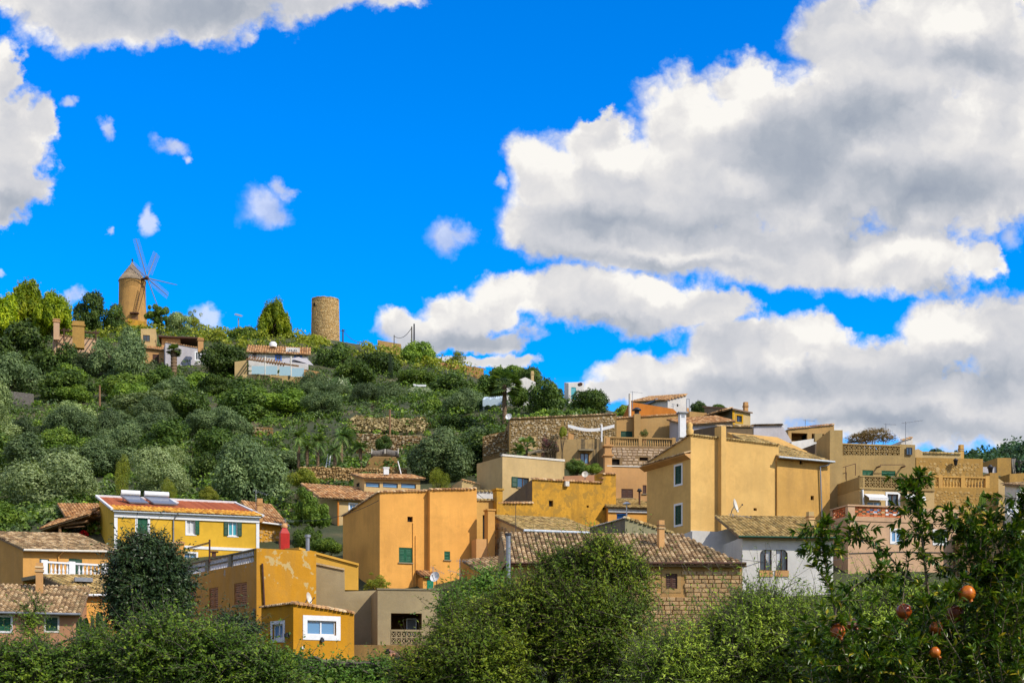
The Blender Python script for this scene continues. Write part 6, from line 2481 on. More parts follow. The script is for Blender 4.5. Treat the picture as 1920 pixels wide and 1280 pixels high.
# ------------------------------------------------------------------ houses up on the hill
h = House('house', 'pink house with a tall square chimney half hidden under the left hilltop pines', 101, 240, 20, 182, [(101, 627), (182, 636)], S_PINK, depth=6)
h.build()
h.coping(ROOF_WARM, 'F', 0.3)
chimney(h.root, 106, 599, 632, 239, 13, S_PINK, S_PEACH)
c0, c1 = P(147, 645, 236), P(147, 612, 236)
root = empty('chimney_stack', c0, 'thick stone chimney stack beside a dark pergola roof on the hill', 'chimney')
mb = MB()
mb.box((c0 + c1) / 2, 1.9, 1.5, (c1 - c0).z + 1.5, 0.3)
mb.box((c1.x, c1.y, c1.z + 0.05), 2.2, 1.8, 0.25, 0.3)
mb.build('stack', stucco('golden_masonry', (0.52, 0.34, 0.12)), root)
root = empty('pergola', P(140, 640, 242), 'dark flat pergola between the two chimneys on the left hill', 'pergola')
for i in range(9):
    mb = MB()
    mb.tube(P(118 + i * 8, 617 + i * 0.8, 239), P(122 + i * 8, 616 + i * 0.8, 244), 0.09, n=4)
    mb.build('slat', DKBROWN, root)
mb = MB()
mb.tube(P(114, 619, 239), P(185, 625, 239), 0.13, n=4)
mb.build('beam', DKBROWN, root)
for px in (120, 180):
    mb = MB()
    mb.tube(P(px, 640, 239), P(px, 618, 239), 0.12, n=5)
    mb.build('post', DKBROWN, root)
h = House('house', 'beige two window house block just below the windmill', 264, 245, 12, 292, [(264, 616), (292, 616)], S_CREAM, depth=6)
h.win('F', (268, 628, 281, 639), 'glass', frame=DKBROWN, split=2)
h.build()
h = House('house', 'peach house with a low tiled roof and orange front below the windmill', 264, 240, 14, 309, [(264, 672), (309, 680)], S_PEACH, depth=6, depth_z=3.0)
h.zC = h.F.z(652, 0); h.zR = h.F.z(657, h.w); h.tops = [(0, h.zC), (h.w, h.zR)]
h.zL = h.zC + 1.8; h.zBk = h.zR + 1.8
h.win('F', (286, 664, 298, 685), 'shutter', mat=DKBROWN, frame=DKBROWN)
h.build()
h.roof(ROOF_WARM, 0.4, wid=0.35, ln=0.6)
h = House('house', 'pale lilac house with a sloping tile edge and side chimney on the hill', 310, 238, 18, 388, [(310, 642), (388, 655)], S_LILAC, depth=7)
h.win('F', (367, 661, 375, 674), 'glass', frame=WHITE, surround=WHITE, sw=0.2)
h.build()
h.coping(ROOF_WARM, 'F', 0.4)
chimney(h.root, 376, 636, 655, 237, 12, S_PEACH, S_PEACH)
h2_ = House('house', 'small peach porch house with a dark roof behind the lilac house', 303, 246, 10, 338, [(303, 634), (338, 633)], S_PEACH, depth=5)
h2_.build()
mb = MB()
h2_.F.box(mb, -0.5, h2_.w + 3.5, h2_.zC, h2_.zC + 0.2, -5, 1.0)
mb.build('roof', DKBROWN, h2_.root)
h = House('house', 'white house with blue window frames and old tiled roof on the hillside', 466, 230, 8, 578, [(466, 660), (578, 665)], S_WHITE, depth=6, depth_z=2.4)
BLUEF = plain('blue_window_paint', (0.08, 0.20, 0.62), 0.6)
h.win('F', (518, 667, 526, 674), 'glass', frame=BLUEF, surround=BLUEF, sw=0.2)
h.win('F', (554, 667, 564, 674), 'glass', frame=BLUEF, surround=BLUEF, sw=0.2)
h.win('F', (473, 662, 481, 670), 'glass', frame=DKBROWN)
h.build()
h.roof(ROOF_WARM, 0.5, 0.4, wid=0.4, ln=0.7)
mb = MB()
h.F.box(mb, h.F.s(536), h.F.s(562), h.zC + 0.3, h.F.z(649, 8), -3.0, -1.0)
mb.build('dormer', S_WHITE, h.root)
for x0 in (541, 550):
    make_window(h.root, h.F.shifted(-0.78), h.F.rect((x0, 652, x0 + 7, 657)), 'glass', frame=WHITE, pane=PANE, sill=False)
mb = MB()
c = P(512, 648, 234)
mb.lathe(c, [(0.6, -0.2), (0.62, 0.35), (0.4, 0.6), (0.1, 0.66)], 12)
mb.build('water_tank', WHITE, h.root)
root = empty('pergola', P(520, 705, 224), 'pergola with brown slats and a grey canopy in front of the white and blue house', 'pergola')
for px in (497, 545.5):
    mb = MB()
    mb.tube(P(px, 706, 222), P(px, 668, 222), 0.13, n=6)
    mb.build('post', OFFWHITE, root)
for i in range(14):
    mb = MB()
    mb.tube(P(466 + i * 5, 674 + i * 0.9, 222), P(470 + i * 5, 668 + i * 0.7, 227), 0.12, n=4)
    mb.build('slat', WOOD, root)
mb = MB()
mb.tube(P(462, 673, 222), P(560, 686, 222), 0.16, n=4)
mb.build('beam', WOOD, root)
mb = MB()
mb.quad(P(527, 679, 222.5), P(586, 684, 222.5), P(575, 671, 227), P(535, 671, 227))
mb.quad(P(545, 672, 223), P(588, 685, 223), P(580, 676, 226), P(560, 669, 227))
mb.build('canopy', plain('grey_canvas_light', (0.42, 0.40, 0.40), 0.9), root)
root = empty('glass_railing', P(520, 703, 221), 'pale blue glass terrace railing below the hillside pergola', 'railing')
for (x0, x1, y0, y1) in ((472, 496, 686, 701), (498, 520, 686, 702), (524, 545, 687, 704), (547, 570, 690, 706)):
    mb = MB()
    a_, b_ = P(x0, y0, 221), P(x1, y1, 221)
    mb.box(((a_.x + b_.x) / 2, 221, (a_.z + b_.z) / 2), abs(b_.x - a_.x), 0.05, abs(a_.z - b_.z))
    mb.build('glass_panel', glass('pale_blue_glass', (0.36, 0.50, 0.52), 0.1), root)
h = House('retaining_wall', 'cream terrace wall below the pergola of the white and blue house', 455, 221.5, 6, 602, [(455, 701), (602, 706)], S_CREAM, depth=2, cat='wall')
h.build()
h = House('retaining_wall', 'low cream terrace edge right of the glass railing on the hill', 570, 223, 6, 600, [(570, 692), (600, 697)], S_PEACH, depth=3, cat='wall')
h.build()
h = House('house', 'white wall end house left of the pergola hidden by a dark tree', 440, 226, 10, 463, [(440, 678), (463, 675)], S_CREAM, depth=4)
h.build()

# white house in the trees near the ridge, and the one right of it
h = House('house', 'white house with teal shutters peeping between trees near the fan palm', 946, 176, 14, 1004, [(946, 722), (985, 707), (1004, 716)], S_WHITE, depth=6)
h.zR = h.zBk = h.zL = h.zC
h.win('F', (967, 726, 973, 736), 'shutter', mat=plain('teal_paint', (0.0, 0.33, 0.40), 0.5), leaves=1, split=1)
h.build()
chimney(h.root, 998, 700, 716, 178, 6, S_CREAM, S_CREAM)
root = empty('shade_sail', P(935, 752, 170), 'scalloped pale blue canopy among the trees left of the fan palm', 'shade sail')
mb = MB()
n = 10
pa = [P(905 + 38 * i / n, 748 - 0.2 * i + 1.6 * math.sin(i * 1.9), 169) for i in range(n + 1)]
pb = [P(908 + 36 * i / n, 744 - 0.2 * i, 173) for i in range(n + 1)]
for i in range(n):
    mb.quad(pa[i], pa[i + 1], pb[i + 1], pb[i])
    mb.quad(pa[i] - Vector((0, 0, 0.8)), pa[i + 1] - Vector((0, 0, 0.8)), pa[i + 1], pa[i])
mb.build('canopy', plain('pale_blue_canvas', (0.45, 0.55, 0.62), 0.9), root)
for px in (907, 941):
    mb = MB()
    mb.tube(P(px, 770, 170), P(px, 746, 170), 0.1, n=5)
    mb.build('post', OFFWHITE, root)
h = House('house', 'white ridge house with a teal window and dark round vent right of the tall trees', 1066, 178, 20, 1095, [(1066, 718), (1095, 717)], S_WHITE, left=1058, left_top=717)
h.win('F', (1071, 726, 1080, 748), 'shutter', mat=plain('teal_paint', (0.0, 0.33, 0.40), 0.5), leaves=1, split=1)
h.build()
mb = MB()
mb.tube(P(1086, 721, 177), P(1089, 720, 175.5), 0.22, n=10)
mb.build('vent_pipe', DKBROWN, h.root)
for (nm, lb, a, b, y0, y1, d, mt) in (('garden_wall', 'long reddish reed topped wall high on the right shoulder of the hill', 826, 907, 679, 690, 256, plain('reed_fence', (0.42, 0.22, 0.09), 0.95, var=0.25)),
                                      ('garden_wall', 'pale stone wall just right of the round tower', 632, 690, 644, 654, 283, S_GOLD),
                                      ('garden_wall', 'brown dry stone wall on the ridge left of the tall twin poles', 708, 752, 637, 645, 276, S_TAN),
                                      ('garden_wall', 'small cream wall block below the twin poles', 744, 760, 678, 684, 255, S_CREAM),
                                      ('garden_wall', 'weathered grey reed fence panel at the left of the hillside', 18, 62, 733, 738, 200, plain('grey_reed', (0.17, 0.15, 0.13), 0.95, var=0.3))):
    h = House(nm, lb, a, d, 6, b, [(a, y0), (b, y1)], mt, depth=0.5, cat='wall')
    h.build()
h = House('garden_wall', 'ochre wall strip in front of the round tower top of the slope', 612, 279, 6, 700, [(612, 652), (700, 656)], S_TERRA, depth=0.5, cat='wall')
h.build()


def drystone(label, x0, x1, y0, y1, ybase, d, mat, size, seed, nm='dry_stone_wall'):
    fc = Face(P(x0, ybase, d), (1, 0, 0), (0, -1, 0))
    c = P((x0 + x1) / 2, ybase, d)
    root = empty(nm, c, label, 'stone wall')
    w = fc.s(x1)
    mb = MB()
    zt0, zt1 = P(x0, y0, d).z, P(x1, y1, d).z
    zb_ = P(x0, ybase, d).z - 1.0
    mb.hexa([fc.pt(0, zb_, -0.9), fc.pt(w, zb_, -0.9), fc.pt(w, zb_, 0), fc.pt(0, zb_, 0), fc.pt(0, zt0, -0.9), fc.pt(w, zt1, -0.9), fc.pt(w, zt1, 0), fc.pt(0, zt0, 0)])
    core = mb.build('wall_core', MORTAR, root)
    stone_wall(root, fc, 0, w, zb_ + 0.9, lambda s: zt0 + (zt1 - zt0) * s / w + 0.12, mat, size, course=False, seed=seed, proud=0.14, gap=0.015)
    return root


drystone('long coursed dry stone terrace wall above the cream attic house', 560, 762, 875, 879, 912, 128, STONE_GOLD, 0.27, 31)
drystone('upper rough dry stone wall below the dry grass on the slope', 668, 800, 812, 818, 848, 150, STONE_GREY, 0.32, 32)
drystone('short low dry stone wall among bushes left on the slope', 472, 510, 800, 801, 806, 160, STONE_GREY, 0.5, 33)
drystone('grey stone stair wall beside the rubble stone house', 905, 955, 818, 806, 850, 128, STONE_GREY, 0.28, 34)
root = empty('boulder', P(720, 880, 133), 'smooth tan rock face above the long dry stone wall', 'rock')
mb = MB()
rnd = random.Random(9)
prof = [(684, 878), (692, 862), (700, 856), (742, 857), (746, 866), (744, 880)]
f_ = [P(x, y, 130) for x, y in prof]
b_ = [P(x, y - 3, 134) for x, y in prof]
n = len(prof)
mb.add(f_ + b_, [tuple(range(n))] + [(i, (i + 1) % n, n + (i + 1) % n, n + i) for i in range(n)])
mb.build('rock', stucco('tan_rock', (0.42, 0.28, 0.13), 0.4, grain=0.3), root)
root = empty('rolled_mat', P(722, 850, 131.5), 'weathered grey rolled reed mat lying on the tan rock', 'mat')
mb = MB()
for i in range(9):
    a, b = P(697 + i * 5.6, 850 + 1.5 * math.sin(i), 131.5), P(697 + (i + 1) * 5.6, 850 + 1.5 * math.sin(i + 1), 131.5)
    mb.tube(a, b, 0.36, n=10)
mb.build('mat', plain('grey_reed', (0.17, 0.15, 0.13), 0.95), root)
mb = MB()
for px in (697, 722, 747):
    mb.tube(P(px, 850, 131), P(px + 0.1, 841, 131), 0.05, n=4)
mb.build('cord', OFFWHITE, root)
root = empty('ladder', P(614, 875, 134), 'pale ladder leaning in the palm garden above the long stone wall', 'ladder')
mb = MB()
mb.tube(P(611, 876, 133), P(615, 852, 134.5), 0.05, n=4)
mb.tube(P(617, 876, 133), P(620, 852, 134.5), 0.05, n=4)
mb.build('rail', WHITE, root)
for i in range(6):
    mb = MB()
    mb.tube(P(611.6 + i * 0.6, 872 - i * 3.6, 133.2 + i * 0.22), P(617.5 + i * 0.5, 872 - i * 3.6, 133.2 + i * 0.22), 0.035, n=4)
    mb.build('rung', WHITE, root)

for (px, y0, y1, d, r, lb, mt) in ((187, 722, 757, 192, 0.16, 'pale wooden post among dark trees on the left slope', WOOD), (731, 768, 822, 152, 0.13, 'slim wooden pole above the upper dry stone wall', WOOD),
                                   (643, 617, 657, 276, 0.17, 'dark utility pole just right of the round tower', DARKMETAL), (772, 612, 660, 262, 0.14, 'left of two tall thin poles on the ridge', GREYBARK),
                                   (776.5, 607, 684, 258, 0.17, 'right and taller of two thin poles on the ridge', DARKMETAL), (739, 628, 648, 274, 0.10, 'short leaning thin post on the ridge', GREYBARK)):
    root = empty('utility_pole', P(px, y1, d), lb, 'pole', 'poles on the hill')
    mb = MB()
    mb.tube(P(px, y1 + 4, d), P(px, y0, d), r, r * 0.8, 6)
    mb.build('pole', mt, root)
    if px == 643:
        mb = MB()
        mb.tube(P(638, 620, d), P(648, 619, d), 0.08, n=4)
        mb.build('crossarm', DARKMETAL, root)
for (a, b, sg, lb) in (((643, 619, 276), (690, 637, 280), 1.2, 'sagging wire from the utility pole down the ridge'), ((739, 630, 274), (772, 614, 262), 1.0, 'thin wire between ridge poles')):
    mb = MB()
    A, B = P(*a), P(*b)
    pts = [A.lerp(B, i / 10) - Vector((0, 0, sg * 4 * (i / 10) * (1 - i / 10))) for i in range(11)]
    mb.path(pts, 0.05, 0.05, 4)
    tag(mb.build('wire', DARKMETAL, None, A), lb, 'wire')
for (pa_, pb_, sg, lb) in (((1296, 1026, 92), (1560, 1040, 86), 0.35, 'thin cable drooping along the white house walls'), ((1385, 1050, 82), (1594, 1046, 86), 0.25, 'second lower cable across the front of the white house'),
                           ((893, 925, 100), (1000, 985, 96), 0.3, 'thin cable slanting over the low stone house'), ((486, 962, 97), (712, 940, 90), 0.9, 'long sagging cable between the yellow house and the orange house')):
    A, B = P(*pa_) + Vector((0, -0.6, 0)), P(*pb_) + Vector((0, -0.6, 0))
    mb = MB()
    mb.path([A.lerp(B, i / 12) - Vector((0, 0, sg * 4 * (i / 12) * (1 - i / 12))) for i in range(13)], 0.018, 0.018, 4)
    tag(mb.build('cable', DARKMETAL, None, A), lb, 'cable')
root = empty('solar_street_light', P(447, 622, 284), 'solar panel street light on the skyline between windmill and tower', 'street lamp')
mb = MB()
mb.tube(P(447, 630, 284), P(447, 596, 284), 0.13, n=6)
mb.build('pole', STEEL, root)
mb = MB()
c = P(447, 592, 284)
mb.hexa([c + Vector(v) for v in ((-0.75, -0.4, 0.1), (0.65, -0.5, -0.35), (0.75, 0.5, 0.1), (-0.6, 0.5, 0.5), (-0.75, -0.4, 0.22), (0.65, -0.5, -0.23), (0.75, 0.5, 0.22), (-0.6, 0.5, 0.62))])
mb.build('solar_panel', plain('grey_panel', (0.22, 0.23, 0.26), 0.4), root)
root = empty('sun_loungers', P(787, 724, 210), 'white slanted garden furniture piece on the hillside hedge', 'lounger')
root.name = 'lounger'
mb = MB()
mb.tube(P(775, 721, 210), P(782, 723, 210), 0.2, n=4)
mb.tube(P(782, 723, 210), P(799, 723, 210), 0.2, n=4)
mb.build('frame', WHITE, root)

# ------------------------------------------------------------------ windmill
dm = 300.0
S = dm / F
base = P(248, 612, dm)
gb = gz(base.x, base.y)
root = empty('windmill', (base.x, base.y, gb), 'old golden windmill with a conical shingled cap and lattice sails on the hilltop', 'windmill')
MILLW = stucco('mill_golden_render', (0.60, 0.37, 0.155), 0.4, (0.30, 0.17, 0.07), streak=0.3, grain=0.2)
zt, zb2 = P(0, 527, dm).z, P(0, 612, dm).z
mb = MB()
mb.lathe((base.x, base.y, 0), [(27.5 * S, gb - 2), (26.5 * S, zb2 + 2), (24.8 * S, (zt + zb2) / 2), (24.2 * S, zt - 0.1), (24.4 * S, zt)], 32)
mb.build('tower', MILLW, root)
CAPW = pieces('grey_shingle', [(0, (0.17, 0.13, 0.085)), (0.5, (0.23, 0.175, 0.12)), (1, (0.28, 0.22, 0.15))], moss=(0.15, 0.11, 0.065))
zcap = P(0, 493, dm).z
cap0 = MB()
prof = []
nst = 6
for i in range(nst):
    r0 = 24.6 * S * (1 - i / nst) + 0.12
    r1 = 24.6 * S * (1 - (i + 1) / nst) + 0.10
    z0 = zt - 0.15 + (zcap - zt) * i / nst
    z1 = zt - 0.15 + (zcap - zt) * (i + 1) / nst
    prof += [(r0, z0), (r1 + 0.18, z1 + 0.04)]
prof.append((0.05, zcap + 0.3))
cap0.lathe((base.x, base.y, 0), prof, 28)
capo = cap0.build('roof', CAPW, root)
mb = MB()
mb.lathe((base.x, base.y, zcap), [(0.12, -0.2), (0.12, 0.5), (0.22, 0.6), (0.05, 0.95)], 6)
mb.build('finial', DARKMETAL, capo)
hubc = P(274, 522, dm - 2.0)
axis = Vector((0.80, -0.58, 0.10)).normalized()
mb = MB()
mb.tube(Vector((base.x, base.y, hubc.z - 0.2)), hubc + axis * 0.6, 0.28, n=8)
mb.build('windshaft', DKBROWN, root)
mb = MB()
mb.lathe(hubc + axis * 0.1, [(0.35, -0.2), (0.42, 0.0), (0.35, 0.35), (0.1, 0.5)], 10, axis)
mb.build('hub', DKBROWN, root)
SAILW = plain('grey_sail_wood', (0.22, 0.20, 0.22), 0.8)
# in-plane basis of the sail wheel
up0 = (Vector((0, 0, 1)) - axis * axis.z).normalized()
sd0 = axis.cross(up0).normalized()
if sd0.x < 0:
    sd0 = -sd0
fx = sd0.x  # foreshortening of the horizontal in the view
for (ex, ey, full) in ((262, 452, True), (290, 468, True), (316, 518, False), (302, 545, True), (287, 574, False), (254, 504, True)):
    dx, dz = (ex - 274) * S / max(abs(fx), 0.3), -(ey - 522) * S
    dirv = (sd0 * dx + up0 * dz)
    ln = dirv.length
    ln = min(ln, 9.5)
    dirv.normalize()
    per = axis.cross(dirv).normalized()
    mb = MB()
    mb.tube(hubc + axis * 0.3, hubc + axis * 0.3 + dirv * ln, 0.13, 0.07, 5)
    so = mb.build('sail', SAILW, root)
    if full:
        mb = MB()
        hw = 0.82
        for k in range(16):
            c = hubc + axis * 0.3 + dirv * (ln * (0.22 + 0.76 * k / 15))
            mb.tube(c - per * hw, c + per * hw, 0.028, n=4)
        for w_ in (-hw, -hw * 0.5, hw * 0.5, hw):
            mb.tube(hubc + axis * 0.3 + dirv * ln * 0.22 + per * w_, hubc + axis * 0.3 + dirv * ln * 0.98 + per * w_, 0.022, n=4)
        mb.build('lattice', SAILW, so)
# leaning ladder and doorway canopy on the tower front
mb = MB()
t0, t1 = P(256, 583, dm - 3.35), P(270, 532, dm - 3.0)
u_ = Vector((0.4, 0, 0))
mb.tube(t0 - u_, t1 - u_, 0.06, n=4)
mb.tube(t0 + u_, t1 + u_, 0.06, n=4)
for i in range(15):
    c = t0.lerp(t1, i / 14)
    mb.tube(c - u_, c + u_, 0.05, n=4)
mb.build('ladder', DKBROWN, root)
mb = MB()
c = P(252, 587, dm - 3.3)
mb.box(c, 1.8, 0.9, 0.25)
mb.build('door_canopy', DKBROWN, root)
mb = MB()
c = P(253, 594, dm - 3.02)
mb.box(c, 1.3, 0.2, 1.4)
mb.build('door', WOOD, root)
h = House('garden_wall', 'golden stone base wall at the foot of the windmill', 240, 296, 12, 274, [(240, 597), (274, 603)], S_GOLD, depth=2, cat='wall')
h.build()

# ------------------------------------------------------------------ round tower
dt = 288.0
S = dt / F
base = P(610, 640, dt)
gb = gz(base.x, base.y)
root = empty('mill_tower', (base.x, base.y, gb), 'roofless round stone tower standing alone on the skyline', 'tower')
zt, zb2 = P(0, 564, dt).z, P(0, 640, dt).z
mb = MB()
R0, R1 = 26.2 * S, 24.6 * S
mb.lathe((base.x, base.y, 0), [(R0 + 0.2, gb - 2), (R0, zb2), (R1, zt), (R1 - 0.7, zt), (R1 - 0.7, zt - 3)], 32)
core = mb.build('wall', stucco('tower_mortar', (0.50, 0.35, 0.16), 0.4, grain=0.25), root)
mb = MB()
rnd = random.Random(77)
z = zb2 - 1.0
while z < zt - 0.05:
    hh = rnd.uniform(0.20, 0.36)
    rr = R0 + (R1 - R0) * (z - zb2) / (zt - zb2)
    a = rnd.uniform(0, 0.2)
    while a < 6.2 + 0.08:
        w = rnd.uniform(0.25, 0.62) / rr
        if rnd.random() > 0.06:
            zz = min(z + hh - 0.03, zt)
            j = lambda: rnd.uniform(-0.035, 0.035)
            q = [(a + 0.01, z), (a + w - 0.015, z), (a + w - 0.015, zz), (a + 0.01, zz)]
            ca, cz = a + w / 2, (z + zz) / 2
            bk = [Vector((base.x + math.cos(x) * (rr - 0.05), base.y + math.sin(x) * (rr - 0.05), y + j())) for x, y in q]
            pr = rnd.uniform(0.03, 0.10)
            fr_ = [Vector((base.x + math.cos(ca + (x - ca) * 0.8) * (rr + pr), base.y + math.sin(ca + (x - ca) * 0.8) * (rr + pr), cz + (y - cz) * 0.75 + j())) for x, y in q]
            mb.add(bk + fr_, ((4, 5, 6, 7), (0, 1, 5, 4), (1, 2, 6, 5), (2, 3, 7, 6), (3, 0, 4, 7)))
        a += w
    z += hh
tag(mb.build('stone', pieces('tower_stone', [(0, (0.34, 0.225, 0.10)), (0.4, (0.42, 0.29, 0.13)), (1, (0.52, 0.385, 0.19))]), core), kind='stuff')
mb = MB()
q = P(590, 576, dt - 4)
ang = math.atan2(-1.0, (590 - 610) / 26.0 * 1.2)
c = Vector((base.x + math.cos(ang) * R1, base.y + math.sin(ang) * R1, P(0, 576, dt).z))
mb.box(c, 0.5, 0.5, 0.6, ang)  # dark box painted as the shade inside a hole
mb.build('opening', DARK, root)
mb = MB()
n = 40
for i in range(n):
    a0, a1 = 2 * math.pi * i / n, 2 * math.pi * (i + 1) / n - 0.01
    hgt = 0.12 + 0.18 * random.Random(i).random()
    p = [Vector((base.x + math.cos(a) * r, base.y + math.sin(a) * r, zz)) for zz in (zt, zt + hgt) for (a, r) in ((a0, R1 + 0.1), (a1, R1 + 0.1), (a1, R1 - 0.6), (a0, R1 - 0.6))]
    mb.hexa(p)
tag(mb.build('capstone', STONE_TAN, core), kind='stuff')

# ------------------------------------------------------------------ undergrowth on the slope
hill_poly = [(-120, 640), (250, 615), (620, 650), (820, 690), (960, 730), (1130, 770), (1000, 860), (960, 905), (760, 880), (560, 1000), (180, 1010), (-120, 1010)]
pts = px_scatter(hill_poly, 104, 300, 3800, 5)
third = len(pts) // 3
shrub_mass('undergrowth', pts[:third], 0.95, 42, 0.33, BROAD, 51)
shrub_mass('undergrowth', pts[third:2 * third], 0.95, 42, 0.33, BROAD, 52)
shrub_mass('undergrowth', pts[2 * third:2 * third + third // 2], 0.8, 42, 0.33, OLIVE_DARK, 53)
shrub_mass('undergrowth', pts[2 * third + third // 2:], 0.85, 42, 0.33, MIDGREEN, 54)
_g = np.random.default_rng(41)
_xy = np.column_stack([_g.uniform(-42, 62, 900), _g.uniform(30, 84, 900)])
_keep = np.ones(len(_xy), bool)
for _o in bpy.data.objects:      # keep the plots of the near houses free
    if _o.parent is None and _o.get('category') in ('house', 'outbuilding', 'shed', 'wall') and _o.location.y < 100:
        _keep &= np.hypot(_xy[:, 0] - _o.location.x, _xy[:, 1] - _o.location.y) > 5.0
shrub_mass('undergrowth', _xy[_keep], 0.75, 50, 0.24, MIDGREEN, 59)
ridge = px_scatter([(-100, 590), (250, 600), (450, 618), (620, 640), (820, 680), (900, 700), (900, 712), (600, 668), (200, 640), (-100, 640)], 240, 310, 260, 6)
shrub_mass('undergrowth', ridge, 1.6, 70, 0.45, YELLOWGREEN, 55)
DRY = foliage('dry_grass', (0.16, 0.12, 0.05), (0.28, 0.21, 0.09), (0.42, 0.33, 0.16), transl=0.1)
dry = px_scatter([(660, 790), (800, 795), (800, 812), (668, 812)], 150, 175, 120, 7)
shrub_mass('dry_grass', dry, 0.8, 60, 0.35, DRY, 56, hr=0.5)

